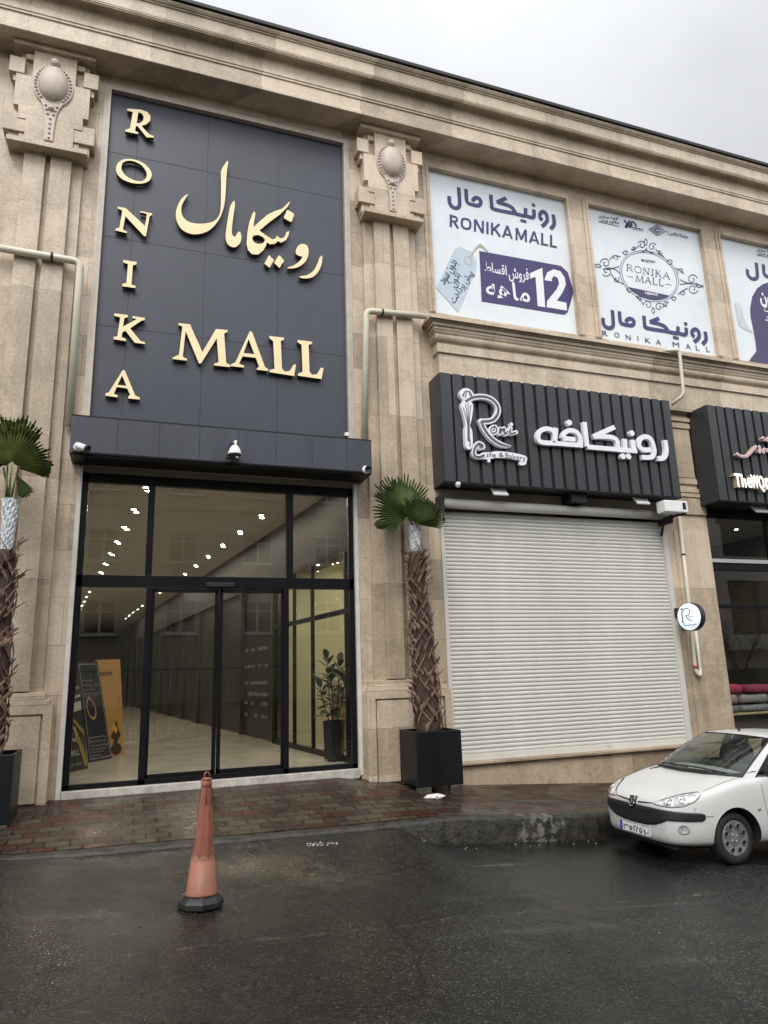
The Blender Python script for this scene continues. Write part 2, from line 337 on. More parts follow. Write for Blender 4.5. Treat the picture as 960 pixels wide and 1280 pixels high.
    mx = nd(nt, 'ShaderNodeMixRGB'); Lk(lmm.outputs[0], mx.inputs[0]); Lk(col, mx.inputs[1]); mx.inputs[2].default_value = (.17, .16, .145, 1)
    # a few hairline cracks and old patches
    wp = nd(nt, 'ShaderNodeTexNoise', Scale=1.6, Detail=5.0); Lk(P, wp.inputs['Vector'])
    wa = nd(nt, 'ShaderNodeMixRGB'); wa.inputs[0].default_value = .35; Lk(P, wa.inputs[1]); Lk(wp.outputs['Color'], wa.inputs[2])
    ck = nd(nt, 'ShaderNodeTexVoronoi', Scale=.62, feature='DISTANCE_TO_EDGE'); Lk(wa.outputs[0], ck.inputs['Vector'])
    cm = nd(nt, 'ShaderNodeMapRange'); cm.inputs['From Min'].default_value = .002; cm.inputs['From Max'].default_value = .008; cm.inputs['To Min'].default_value = .25; cm.inputs['To Max'].default_value = 1; Lk(ck.outputs['Distance'], cm.inputs['Value'])
    pv = nd(nt, 'ShaderNodeTexVoronoi', Scale=.42); Lk(wa.outputs[0], pv.inputs['Vector']); ps = nd(nt, 'ShaderNodeSeparateXYZ'); Lk(pv.outputs['Color'], ps.inputs[0])
    pm = nd(nt, 'ShaderNodeMapRange'); pm.inputs['To Min'].default_value = .6; pm.inputs['To Max'].default_value = 1.4; Lk(ps.outputs[0], pm.inputs['Value'])
    cp_ = nd(nt, 'ShaderNodeMath', operation='MULTIPLY'); Lk(cm.outputs[0], cp_.inputs[0]); Lk(pm.outputs[0], cp_.inputs[1])
    fin = nd(nt, 'ShaderNodeVectorMath', operation='SCALE'); Lk(mx.outputs[0], fin.inputs[0]); Lk(cp_.outputs[0], fin.inputs['Scale'])
    Lk(fin.outputs[0], b.inputs['Base Color'])
    wet = nd(nt, 'ShaderNodeTexNoise', Scale=.55, Detail=6.0, Roughness=.6); Lk(P, wet.inputs['Vector'])
    wr = nd(nt, 'ShaderNodeMapRange'); wr.inputs['From Min'].default_value = .38; wr.inputs['From Max'].default_value = .62
    wr.inputs['To Min'].default_value = .13; wr.inputs['To Max'].default_value = .5; Lk(wet.outputs['Fac'], wr.inputs['Value']); Lk(wr.outputs[0], b.inputs['Roughness']); b.inputs['Specular IOR Level'].default_value = .36
    hh = nd(nt, 'ShaderNodeMath', operation='ADD'); Lk(n1.outputs['Fac'], hh.inputs[0]); Lk(v1.outputs['Distance'], hh.inputs[1])
    bp = nd(nt, 'ShaderNodeBump', Strength=.32, Distance=.008); Lk(hh.outputs[0], bp.inputs['Height']); Lk(bp.outputs[0], b.inputs['Normal'])
    return m

STONE = stone_mat('travertine cladding')
STONE_C = stone_mat('travertine cornice', a=(.48, .388, .278), b_=(.585, .482, .36), slab=(1.7, 5.0))
STONE_P = stone_mat('travertine pilaster', slab=(9.0, 1.35))
STONE_W = M('pale marble trim', (.62, .58, .54), .4, var=.1, scale=8)
PLINTH = stone_mat('plinth stone', a=(.33, .25, .17), b_=(.44, .345, .245), slab=(1.6, 5.0))
DOME = M('carved limestone', (.52, .44, .37), .5, var=.1, scale=9, bump=.1)
KERB = M('weathered concrete', (.075, .068, .052), .5, var=.55, scale=7, bump=.5, bscale=70)
def kerb_mat():
    m = M('kerb stones', (.10, .088, .064), .55, var=.9, scale=9, bump=1.0, bscale=28); nt = m.node_tree; b = nt.nodes['Principled BSDF']; Lk = nt.links.new
    src = b.inputs['Base Color'].links[0].from_socket
    ge = nd(nt, 'ShaderNodeNewGeometry'); sp = nd(nt, 'ShaderNodeSeparateXYZ'); Lk(ge.outputs['Position'], sp.inputs[0])
    cb = nd(nt, 'ShaderNodeCombineXYZ'); Lk(sp.outputs[0], cb.inputs[0])
    br = nd(nt, 'ShaderNodeTexBrick'); br.offset = 0; Lk(cb.outputs[0], br.inputs['Vector']); br.inputs['Scale'].default_value = 1; br.inputs['Brick Width'].default_value = .62; br.inputs['Row Height'].default_value = 9; br.inputs['Mortar Size'].default_value = .008
    jm = nd(nt, 'ShaderNodeMapRange'); jm.inputs['To Min'].default_value = 1; jm.inputs['To Max'].default_value = .25; Lk(br.outputs['Fac'], jm.inputs['Value'])
    sc = nd(nt, 'ShaderNodeVectorMath', operation='SCALE'); Lk(src, sc.inputs[0]); Lk(jm.outputs[0], sc.inputs['Scale'])
    # splashes of white paint
    col = sc.outputs[0]
    for x, r in ((4.40, .09), (4.80, .26), (4.62, .22)):
        d = nd(nt, 'ShaderNodeMath', operation='SUBTRACT'); Lk(sp.outputs[0], d.inputs[0]); d.inputs[1].default_value = x
        a = nd(nt, 'ShaderNodeMath', operation='ABSOLUTE'); Lk(d.outputs[0], a.inputs[0])
        nz = nd(nt, 'ShaderNodeTexNoise', Scale=9.0, Detail=8.0, Roughness=.7); Lk(ge.outputs['Position'], nz.inputs['Vector'])
        n3 = nd(nt, 'ShaderNodeMath', operation='MULTIPLY_ADD'); n3.inputs[1].default_value = 3.2; n3.inputs[2].default_value = -1.35; Lk(nz.outputs['Fac'], n3.inputs[0])
        s = nd(nt, 'ShaderNodeMath', operation='MULTIPLY_ADD'); s.inputs[1].default_value = -.8/r; Lk(a.outputs[0], s.inputs[0]); Lk(n3.outputs[0], s.inputs[2])
        mr = nd(nt, 'ShaderNodeMapRange'); mr.inputs['From Min'].default_value = .02; mr.inputs['From Max'].default_value = .2; mr.inputs['To Max'].default_value = .28; Lk(s.outputs[0], mr.inputs['Value'])
        mx = nd(nt, 'ShaderNodeMixRGB'); Lk(mr.outputs[0], mx.inputs[0]); Lk(col, mx.inputs[1]); mx.inputs[2].default_value = (.30, .29, .26, 1); col = mx.outputs[0]
    Lk(col, b.inputs['Base Color']); return m
KERB_S = kerb_mat()
PAVER = paver_mat(); ASPHALT = asphalt_mat()
PANEL = M('dark composite panel', (.042, .048, .063), .38, var=.1, scale=1.5, rvar=.05)
PANEL_J = M('panel joint', (.012, .012, .014), .7)
FASCIA = M('canopy sheet', (.045, .050, .064), .4, var=.22, scale=2.0, streak=True)
BLACK = M('black aluminium', (.008, .008, .0095), .35, var=.1, spec=.2)
BLACKM = M('matt black', (.010, .010, .011), .6)
GOLD = M('brass letter face', (.90, .73, .43), .42, metal=0, var=.05, scale=4)
GOLD_S = M('brass letter edge', (.16, .11, .05), .4, metal=.3)
CREAM = M('cream steel shutter', (.61, .60, .54), .42, var=.06, scale=2.2, streak=True, bump=.5, bscale=2.5)
CREAM_T = M('cream pipe plastic', (.62, .58, .46), .4, var=.08, scale=5)
WHITE = M('white plastic', (.78, .78, .76), .35, var=.04)
WHITE_L = M('white letter acrylic', (.80, .80, .84), .4, var=.03)
CLAD = M('ribbed dark cladding', (.033, .035, .039), .42, var=.25, scale=3, streak=True)
CLAD_D = M('cladding groove', (.006, .006, .007), .55)
CLOTH = M('banner vinyl', (.70, .745, .77), .42, var=.06, scale=1.3, rvar=.04, bump=1.0, bscale=2.2)
PURPLE = M('purple print', (.042, .030, .128), .45, var=.08)
PURPLE_D = M('dark violet print', (.05, .038, .11), .45, var=.08)
WPRINT = M('white print', (.78, .78, .8), .5, var=.02)
NAVY = M('navy print', (.05, .06, .13), .5)
TAGC = M('pale blue print', (.48, .57, .64), .5, var=.06, scale=4)
GLASS = glass('shop window glass')
# ================================================================== ground, road, pavement
def interp(pts, x):
    if x <= pts[0][0]: return pts[0][1]
    for (a, b), (c, d) in zip(pts, pts[1:]):
        if x <= c:
            t = (x-a)/(c-a); return b+(d-b)*t
    return pts[-1][1]
def pw(x): return interp([(-60, -1.1), (-1.4, -1.40), (2.8, -1.405), (3.3, -1.47), (4.8, -1.655), (7.3, -1.815), (12, -2.1), (60, -4.2)], x)
def pk(x): return interp([(-60, -1.2), (-1.6, -1.53), (-.8, -1.565), (2.45, -1.62), (3.54, -1.625), (5.5, -1.775), (12, -2.25), (60, -4.4)], x)
def rz(x): return interp([(-60, -.9), (-3, -1.44), (0, -1.63), (3.54, -1.90), (7, -2.165), (12, -2.5), (60, -4.9)], x)
def ky(x): return interp([(-60, 7.72), (4.9, 7.70), (5.6, 7.76), (7.2, 8.15), (60, 8.2)], x)
def sstep(a, b, x):
    t = min(1, max(0, (x-a)/(b-a))); return t*t*(3-2*t)
def road_z(x, y):
    z = rz(x)
    lift = (pk(x)-.035)-z
    w = sstep(-1.0, -.55, x)*(1-sstep(2.75, 3.35, x))
    if lift > 0: z += lift*w*sstep(6.35, 7.68, y)
    return z
def frange(a, b, s):
    n = int(round((b-a)/s)); return [a+(b-a)*i/n for i in range(n+1)]
def grid(mb, xs, ys, fz, smooth=True):
    n = len(xs)
    mb.add([(x, y(x) if callable(y) else y, fz(x, y(x) if callable(y) else y)) for y in ys for x in xs],
           [(j*n+i, j*n+i+1, (j+1)*n+i+1, (j+1)*n+i) for j in range(len(ys)-1) for i in range(n-1)], smooth)
xs = [-60, -40, -25, -15]+frange(-10, 16, .1)+[20, 30, 45, 60]
ys = [-60, -40, -20, -11]+frange(-8, 6, .5)+frange(6.1, 7.5, .1)+[lambda x: ky(x)-.1, lambda x: ky(x)-.02, lambda x: ky(x)+.12]
g = MB(); grid(g, xs, ys, road_z); tag(g.build('road', ASPHALT), kind='structure')
g = MB()
kxs = [-30]+frange(-12, 30, .1)
grid(g, kxs, [lambda x: ky(x)+.13, lambda x: ky(x)+.6, lambda x: ky(x)+1.2, lambda x: 9.4, lambda x: 10.06],
     lambda x, y: pk(x)+(pw(x)-pk(x))*(y-ky(x))/(9.95-ky(x)))
tag(g.build('pavement', PAVER), kind='structure')
g = MB()
rk = random.Random(3)
def kj(x): return .012*math.sin(x*9.1)+.008*math.sin(x*23.7+1)
rows = [(0.0, lambda x: road_z(x, ky(x))-.06, -.03), (0.0, lambda x: pk(x)-.035, -.012), (.0, lambda x: pk(x)-.012, .0), (.0, lambda x: pk(x)+.004, .022), (0., lambda x: pk(x)+.006, .15), (0., lambda x: pk(x)-.03, .155)]
n = len(kxs); vs = []
for (_, fz, dy) in rows:
    for x in kxs:
        worn = .02 if (-.6 < x < 3.1) else .006
        vs.append((x, ky(x)+dy+worn*math.sin(x*17+dy*40)*.5+kj(x)*.5*(1 if dy < .1 else 0), fz(x)+(kj(x*1.7)*.4 if dy < .1 else 0)))
g.add(vs, [(j*n+i, j*n+i+1, (j+1)*n+i+1, (j+1)*n+i) for j in range(len(rows)-1) for i in range(n-1)], True)
tag(g.build('kerb', KERB_S), kind='structure')
g = MB(); g.add([(-400, -400, -6), (400, -400, -6), (400, 400, -6), (-400, 400, -6)], [(0, 1, 2, 3)])
tag(g.build('ground', M('bare earth', (.12, .10, .08), .9, scale=.2)), kind='structure')

# ================================================================== the mall building
mall = empty('mall_building', (1.2, 9.94, -1.4), 'long beige travertine mall building with carved pilasters and a heavy cornice', 'building')
WY, GY = 9.94, 10.0
def wall_open(mb, x0, x1, z0, z1, ops, yf, yb):
    xs_ = sorted({x0, x1, *[o[0] for o in ops], *[o[1] for o in ops]}); zs_ = sorted({z0, z1, *[o[2] for o in ops], *[o[3] for o in ops]})
    for i in range(len(xs_)-1):
        for j in range(len(zs_)-1):
            cx, cz = (xs_[i]+xs_[i+1])/2, (zs_[j]+zs_[j+1])/2
            if any(o[0] < cx < o[1] and o[2] < cz < o[3] for o in ops): continue
            a, b, c, d = xs_[i], xs_[i+1], zs_[j], zs_[j+1]
            mb.add([(a, yf, c), (b, yf, c), (b, yf, d), (a, yf, d)], [(0, 1, 2, 3)])
    for a, b, c, d in ops:
        mb.add([(a, yf, c), (b, yf, c), (b, yf, d), (a, yf, d), (a, yb, c), (b, yb, c), (b, yb, d), (a, yb, d)],
               [(0, 4, 5, 1), (1, 5, 6, 2), (2, 6, 7, 3), (3, 7, 4, 0)])
SIGN = (-.70, 3.08, 3.45, 9.0); DOOR = (-.765, 3.165, -1.5, 2.88); SHUT = (4.58, 8.98, -1.34, 2.86)
BAN = [(4.66, 7.62, 6.02, 8.93), (8.09, 10.95, 6.02, 8.93), (11.44, 14.3, 6.02, 8.93)]
FARWIN = (-6.0, -2.42, 3.45, 9.0)
SHOP = (10.02, 14.6, -1.35, 2.86)
w = MB(); wall_open(w, -14, 40, -4, 9.6, [SIGN, DOOR, SHUT, SHOP, FARWIN]+BAN, WY, 10.16)
w.build('wall', STONE, mall)
# cornice
cor = [(9.95, 9.255), (9.475, 9.255), (9.468, 9.262), (9.468, 9.318), (9.482, 9.33), (9.49, 9.352), (9.492, 9.555), (9.472, 9.562), (9.470, 9.59), (9.482, 9.597), (9.482, 9.603), (9.464, 9.609), (9.461, 9.648), (9.475, 9.655), (9.478, 9.662), (9.478, 9.835)]
for k in range(9):
    a = math.pi/2*k/8; cor.append((9.478-.105*(1-math.cos(a)), 9.835+.105*math.sin(a)))
cor += [(9.365, 9.945), (9.365, 9.962), (9.352, 9.966), (9.352, 9.985), (9.345, 9.99), (9.343, 10.205), (9.322, 10.212), (9.32, 10.232), (9.30, 10.236), (9.275, 10.268), (9.272, 10.29), (9.9, 10.24)]
cor = [(y-.05, z*(y-.05)/y) if (z > 9.94 and y < 9.6) else (y, z) for y, z in cor]
c = MB(); c.extrude_x(cor, -14, 40); cornice = c.build('cornice', STONE_C, mall)
c = MB(); c.box(-14, 40, 9.185, 9.80, 10.252, 10.312); c.build('roof_edge', BLACKM, cornice)
r = MB(); r.box(-14, 40, 9.6, 48, 10.0, 10.235); r.build('roof', M('roof felt', (.12, .12, .12), .8), mall)
b = MB(); b.box(-14, 40, 47.8, 48, -4, 10); b.box(-14, -13.8, 10.2, 47.8, -4, 10); b.box(39.8, 40, 10.2, 47.8, -4, 10); b.build('rear_walls', STONE, mall)

# moulded frames round the openings
def frame_mould(parent, o, mat, name='window_frame', wd=.09, yf=9.915, yb=10.06, bottom=True, inset=.0):
    x0, x1, z0, z1 = o; m = MB()
    zb = z0 if bottom else z0
    m.prism([[(x0-wd, zb-(wd if bottom else 0)), (x1+wd, zb-(wd if bottom else 0)), (x1+wd, z1+wd), (x0-wd, z1+wd)],
             [(x0, zb), (x0, z1), (x1, z1), (x1, zb)]] if bottom else
            [[(x0-wd, zb), (x0, zb), (x0, z1), (x1, z1), (x1, zb), (x1+wd, zb), (x1+wd, z1+wd), (x0-wd, z1+wd)]], yf, yb)
    w2 = wd*.35; e = .012
    m.prism([[(x0-w2, zb-.001), (x0+e, zb-.001), (x0+e, z1-e), (x1-e, z1-e), (x1-e, zb-.001), (x1+w2, zb-.001), (x1+w2, z1+w2), (x0-w2, z1+w2)]], yf-.018, yb-.03)
    return m.build(name, mat, parent)
frame_mould(mall, (SIGN[0], SIGN[1], SIGN[2], SIGN[3]), M('greyish marble trim', (.50, .43, .36), .4, var=.15, scale=5), 'sign_frame', wd=.085, bottom=False)
for bn in BAN: frame_mould(mall, bn, STONE, 'window_frame', wd=.11, yf=9.92, bottom=False)
frame_mould(mall, FARWIN, STONE, 'window_frame', wd=.11, yf=9.92, bottom=False)

# pilasters with carved capitals
def rect(xc, a, b, c, d): return [(xc+a, c), (xc+b, c), (xc+b, d), (xc+a, d)]
BEADS = {}
def pilaster(xc, ped, zbase):
    root_m = MB()
    root_m.box(xc-.49, xc+.46, 9.875, 9.955, -.12, 9.24)
    root = root_m.build('pilaster', STONE_P, mall)
    for s, (a, b_) in (('l', (-.315, -.034)), ('r', (.034, .315))):
        m = MB(); m.bbox(xc+a, xc+b_, 9.795, 9.90, -.10, 7.52, .006); m.build('pilaster_strip', STONE_P, root)
    cap = MB()
    cap.box(xc-.46, xc+.46, 9.80, 9.90, 7.58, 9.18)
    cap.bbox(xc-.56, xc+.555, 9.64, 9.93, 9.176, 9.252, .006)
    cap.bbox(xc-.53, xc+.53, 9.62, 9.93, 7.505, 7.582, .006)
    half = [(.29, 9.177), (.29, 8.70), (.50, 8.70), (.50, 8.17), (.43, 8.17), (.43, 7.96), (.32, 7.96), (.32, 7.583)]
    cap.prism([[(xc-x, z) for x, z in half]+[(xc+x, z) for x, z in reversed(half)]], 9.70, 9.82)
    for sg in (-1, 1):
        def B(a, b_, y0, z0, z1):
            x0, x1 = sorted((xc+sg*a, xc+sg*b_)); cap.bbox(x0, x1, y0, 9.93, z0, z1, .004)
        B(.40, .605, 9.71, 8.735, 9.0)
        B(.44, .55, 9.755, 8.62, 8.735)
        B(.30, .605, 9.712, 7.745, 8.04)
        B(.29, .40, 9.74, 9.03, 9.12)
        B(.30, .40, 9.735, 7.62, 7.742)
        B(.36, .54, 9.76, 7.585, 7.742)
    cap.build('capital', STONE_P, root)
    # mirror-shaped medallion with a beaded rim
    md = MB(); cz = 8.60
    def rim(t):                                        # outline of the rim, ellipse running into a tail
        return t
    out = []
    for k in range(40):
        a = math.radians(-58+ (296)*k/39)
        out.append((xc+.27*math.cos(a), cz+.355*math.sin(a)))
    tail = [(-.105, 8.215), (-.075, 8.10), (-.062, 7.97), (-.055, 7.80), (-.055, 7.66)]
    out += [(xc+a, b_) for a, b_ in tail]+[(xc-a, b_) for a, b_ in reversed(tail)]
    md.prism([out], 9.672, 9.702)
    md.build('medallion', DOME, root)
    dm = MB()
    prof = [(1.0, 0), (.985, .03), (.93, .055), (.8, .085), (.6, .108), (.35, .122), (.12, .127), (0.0, .128)]
    vs = []; nn = 40
    for r_, h in prof:
        for k in range(nn):
            a = 2*math.pi*k/nn; vs.append((xc+.205*r_*math.cos(a), 9.672-h, cz+.02+.29*r_*math.sin(a)))
    dm.add(vs, [(i*nn+k, i*nn+(k+1) % nn, (i+1)*nn+(k+1) % nn, (i+1)*nn+k) for i in range(len(prof)-1) for k in range(nn)], True)
    dm.build('dome', DOME, root)
    def bead(x, z, r_=.021):
        b0 = BEADS.get(r_)
        if b0 is None:
            bm = bmesh.new(); bmesh.ops.create_icosphere(bm, subdivisions=2, radius=r_); bd = MB(); bd.bm(bm, None, True); o = bd.build('bead', DOME, root, local=True); BEADS[r_] = o
        else:
            o = b0.copy(); COL.objects.link(o); o.parent = root
        o.location = Vector((x, 9.668, z+ZO))-root.location-mall.location
    for k in range(27):
        a = math.radians(-50+280*k/26); bead(xc+.238*math.cos(a), cz+.01+.322*math.sin(a))
    for k, z in enumerate((8.24, 8.17, 8.10)):
        for sg in (-1, 1): bead(xc+sg*(.075-.018*k), z)
    for z in (8.02, 7.94, 7.86, 7.78, 7.70): bead(xc, z, .019)
    bead(xc, 8.20, .045); bead(xc, 8.99, .07)
    # pedestal
    hw = ped
    pm = MB()
    pm.bbox(xc-hw+.06, xc+hw-.10, 9.80, 9.95, -.20, -.115, .006)
    pm.bbox(xc-hw+.03, xc+hw-.04, 9.77, 9.95, -.262, -.203, .006)
    zt = -.265
    pm.prism([[(xc-hw, zbase), (xc+hw, zbase), (xc+hw, zt), (xc-hw, zt)], [(xc-hw+.12, zbase+.32), (xc-hw+.12, zt-.105), (xc+hw-.10, zt-.105), (xc+hw-.10, zbase+.32)]], 9.742, 9.95)
    pd = pm.build('pedestal', STONE, root)
    ip = MB(); ip.bbox(xc-hw+.145, xc+hw-.125, 9.758, 9.90, zbase+.345, zt-.13, .008); ip.box(xc-hw+.11, xc+hw-.09, 9.79, 9.93, zbase+.30, zt-.1); ip.build('panel', STONE, root)
    return root
pilaster(-1.47, .60, -1.75)
pilaster(3.865, .655, -1.85)
# a fine cable run down the groove
# ledge over the shops
def ledge():
    m = MB()
    pr = [(0.37, .602), (.40, .602), (.40, .5965), (.355, .5955), (.345, .591), (.32, .590), (.315, .583), (.29, .582), (.285, .5755), (.275, .5745), (.268, .5705)]
    pts = []
    for d, q in pr: pts.append((d, q*(9.95-d)))
    for k in range(8):
        a = math.pi*(-.35+1.0*k/7*.95); pts.append((.225+.045*math.cos(a)*1.0, 0.560*(9.95-.25)+.062*(-math.sin(a-math.pi*.12))))
    pts += [(.225, .551*9.72), (.215, .55*9.735), (.215, .533*9.735), (.195, .5325*9.735), (.18, .531*9.77), (.18, 4.70)]
    dm = .40; X0 = 4.40
    n_ = len(pts); vs = []
    for d, z in pts: vs += [(X0+(dm-d), WY+.01, z), (X0+(dm-d), 9.95-d, z), (40, 9.95-d, z)]
    fs = []
    for i in range(n_-1):
        a, b_ = i*3, (i+1)*3
        fs += [(a, b_, b_+1, a+1), (a+1, b_+1, b_+2, a+2)]
    vs += [(4.44, WY+.01, pts[0][1]), (40, WY+.01, pts[0][1])]
    fs += [(0, 1, 2, len(vs)-1)]
    lo = (n_-1)*3
    fs += [(lo, len(vs)-1, lo+2, lo+1)] if False else []
    m.add(vs, fs)
    m.box(X0+dm-.17, 40, 9.775, 9.95, 4.66, 4.702)
    return m.build('ledge', STONE_C, mall)
ledge()
# plinth under the shutter and the shop, and the panelled pier between them
m = MB(); m.box(4.53, 9.12, 9.86, 10.12, -3.2, -1.372); m.box(9.12, 40, 9.885, 10.12, -3.2, -1.36); m.box(4.56, 9.05, 9.80, 10.0, -1.372, -1.342)
m.build('plinth', PLINTH, mall)
def pier(x0, x1, name='pier'):
    m = MB(); m.box(x0, x1, 9.90, 9.96, -1.36, 4.66)
    p = m.build(name, STONE_P, mall)
    m = MB()
    m.bbox(x0+.14, x1-.08, 9.872, 9.93, -1.34, 2.33, .006)
    m.bbox(x0+.02, x1-.01, 9.862, 9.93, 2.66, 2.98, .006)
    m.bbox(x0-.01, x1+.01, 9.845, 9.93, 2.99, 3.06, .006); m.bbox(x0+.02, x1-.02, 9.855, 9.93, 3.08, 3.16, .006)
    m.prism([[(x0+.04, 3.25), (x1-.03, 3.25), (x1-.03, 4.45), (x0+.04, 4.45)], [(x0+.14, 3.35), (x0+.14, 4.35), (x1-.13, 4.35), (x1-.13, 3.35)]], 9.87, 9.92)
    m.bbox(x0+.17, x1-.16, 9.885, 9.93, 3.38, 4.32, .006); m.bbox(x0-.01, x1+.01, 9.85, 9.93, 4.48, 4.56, .006)
    m.build('panel', STONE_P, p)
pier(9.04, 10.0)
pier(14.65, 15.4)

# canopy over the entrance
m = MB(); m.box(-.872, 3.285, 9.49, 9.945, 2.905, 3.425)
cano = m.build('canopy', FASCIA, mall)
m = MB(); m.box(-.86, 3.27, 9.50, 9.96, 2.885, 2.9045); m.box(-.84, 3.25, 9.48, 9.489, 2.905, 2.93); m.build('soffit', BLACK, cano)
m = MB()
for x in frange(-.3, 2.9, .535): m.box(x-.003, x+.003, 9.4875, 9.4896, 2.935, 3.42)
m.box(-.875, 3.288, 9.484, 9.93, 3.426, 3.436); m.build('seam', PANEL_J, cano)
# ================================================================== entrance glazing
en = MB()
FY0, FY1 = 9.985, 10.07
ent_pos = (1.2, 10.02, -1.38)
dz0, dz1 = -1.315, 2.79
X0, X1 = -.72, 3.125
for a, b_, c, d in [(X0, X0+.075, dz0, dz1), (X1-.075, X1, dz0, dz1), (X0, X1, 2.66, dz1), (X0, X1, 1.225, 1.385), (X0, X1, dz0, dz0+.065), (.135, .225, 1.385, 2.66), (2.088, 2.195, 1.385, 2.66), (.165, .25, dz0, 1.225), (2.05, 2.13, dz0, 1.225)]:
    en.bbox(a, b_, FY0, FY1, c, d, .004)
entrance = en.build('entrance_frame', BLACK, mall)
JAMB = M('white jamb', (.62, .60, .55), .4)
for a, b_ in ((-.785, -.725), (3.13, 3.185)):
    tm = MB(); tm.bbox(a, b_, 9.925, 10.05, -1.41, 2.86, .004); tm.build('white_trim', JAMB, entrance)
tm = MB(); tm.bbox(-.72, 3.128, 9.90, 10.2, -1.44, -1.316, .006); tm.build('threshold', M('threshold marble', (.48, .45, .40), .35, var=.25, scale=9), entrance)
tm = MB(); tm.box(-.72, 3.125, 9.97, 10.08, 2.792, 2.878); tm.build('head_panel', M('head panel', (.22, .20, .15), .5), entrance)
def pane(x0, x1, z0, z1, y=10.03):
    m = MB(); m.add([(x0, y, z0), (x1, y, z0), (x1, y, z1), (x0, y, z1)], [(0, 1, 2, 3)]); m.build('pane', GLASS, entrance)
for a, b_ in ((X0+.07, .14), (.22, 2.09), (2.19, X1-.07)): pane(a, b_, 1.38, 2.665)
pane(X0+.07, .17, dz0+.06, 1.23); pane(2.125, X1-.07, dz0+.06, 1.23)
for nm, a, b_ in (('l', .25, 1.135), ('r', 1.145, 2.05)):
    m = MB()
    sl, sr = (.03, .052) if nm == 'l' else (.052, .03)
    for q in ((a, a+sl, dz0+.07, 1.215), (b_-sr, b_, dz0+.07, 1.215), (a, b_, 1.16, 1.216), (a, b_, dz0+.066, dz0+.12)): m.bbox(q[0], q[1], 10.0, 10.05, q[2], q[3], .003)
    dr = m.build('sliding_door', BLACK, entrance)
    m = MB(); m.add([(a+sl, 10.026, dz0+.12), (b_-sr, 10.026, dz0+.12), (b_-sr, 10.026, 1.16), (a+sl, 10.026, 1.16)], [(0, 1, 2, 3)]); m.build('pane', GLASS, entrance)
m = MB(); m.bbox(.95, 1.35, 9.96, 9.99, 1.235, 1.30, .01); m.build('door_sensor', BLACKM, entrance)

# ------------------------------------------------------------------ the hall behind the glass
FLOOR = M('polished cream marble floor', (.56, .52, .43), .12, var=.18, scale=1.2, rvar=.05)
CEIL = M('hall ceiling paint', (.42, .40, .34), .7, var=.04)
DARKW = M('dark shop front', (.035, .033, .03), .35, var=.4, scale=2)
SOFF = M('grey bulkhead', (.05, .047, .043), .6, var=.15, scale=1)
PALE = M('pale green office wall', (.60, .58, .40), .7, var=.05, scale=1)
def skew(y): return -.105*(y-10.2)
hall = MB()
hall.add([(-9, 10.1, -1.312), (7, 10.1, -1.312), (7, 46, -1.312), (-13, 46, -1.312)], [(0, 1, 2, 3)]); hall.build('hall_floor', FLOOR, mall)
hall = MB(); hall.add([(-.5, 10.17, 3.02), (7, 10.17, 3.02), (7+skew(46), 46, 3.02), (-.5+skew(46), 46, 3.02)], [(0, 1, 2, 3)])
hall.add([(-.5, 10.17, 2.70), (-.5, 10.17, 3.02), (-.5+skew(46), 46, 3.02), (-.5+skew(46), 46, 2.70)], [(0, 1, 2, 3)])
hall.add([(-9, 10.17, 2.70), (-.5, 10.17, 2.70), (-.5+skew(46), 46, 2.70), (-13, 46, 2.70)], [(0, 1, 2, 3)]); hall.build('hall_ceiling', CEIL, mall)
XR = 3.22
hall = MB()
def quadwall(mb, xa, ya, xb, yb, z0, z1): mb.add([(xa, ya, z0), (xb, yb, z0), (xb, yb, z1), (xa, ya, z1)], [(0, 1, 2, 3)])
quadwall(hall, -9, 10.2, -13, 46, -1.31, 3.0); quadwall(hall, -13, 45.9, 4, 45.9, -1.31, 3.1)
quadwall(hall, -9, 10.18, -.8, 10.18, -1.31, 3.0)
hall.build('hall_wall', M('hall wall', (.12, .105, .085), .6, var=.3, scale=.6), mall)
hall = MB()      # bulkhead over the shop fronts on the right
hall.add([(XR-.02, 10.12, 1.98), (XR-.02+skew(46), 46, 1.98), (XR-.02+skew(46), 46, 3.015), (XR-.02, 10.12, 3.015), (XR+.5, 10.12, 1.98), (XR+.5+skew(46), 46, 1.98)], [(0, 1, 2, 3), (0, 4, 5, 1)])
hall.build('bulkhead', SOFF, mall)
sf = MB()        # dark shop fronts with posts and fascia
ys_ = [14.5+2.6*k for k in range(12)]
for k, y in enumerate(ys_):
    x = XR+skew(y)
    sf.box(x-.03, x+.12, y-.06, y+.06, -1.31, 1.98)
sf.add([(XR+.06+skew(14.4), 14.4, -1.31), (XR+.06+skew(46), 46, -1.31), (XR+.06+skew(46), 46, 1.98), (XR+.06+skew(14.4), 14.4, 1.98)], [(0, 1, 2, 3)])
sf.add([(XR+.06+skew(14.4), 14.4, -1.31), (XR+3+skew(14.4), 14.4, -1.31), (XR+3+skew(14.4), 14.4, 3), (XR+.06+skew(14.4), 14.4, 3)], [(0, 1, 2, 3)])
shopfront = sf.build('shop_front', DARKW, mall)
sh0 = None       # rows of little goods and price tags behind the dark front
rg = random.Random(5)
for row, z in enumerate((.55, .18, -.18, -.42, -.62, -.88)):
    for k in range(7):
        y = 15.0+.27*k; x = XR+skew(y)
        if rg.random() > .85: continue
        if sh0 is None: sh = MB(); sh.box(x-.012, x+.05, y, y+.13, z, z+.07); sh0 = sh.build('price_tag', M('pale tag', (.16, .155, .14), .6, var=.5, scale=7), shopfront); p0_ = Vector((x, y, z))
        else: c = sh0.copy(); COL.objects.link(c); c.location = sh0.location+Vector((x, y, z))-p0_
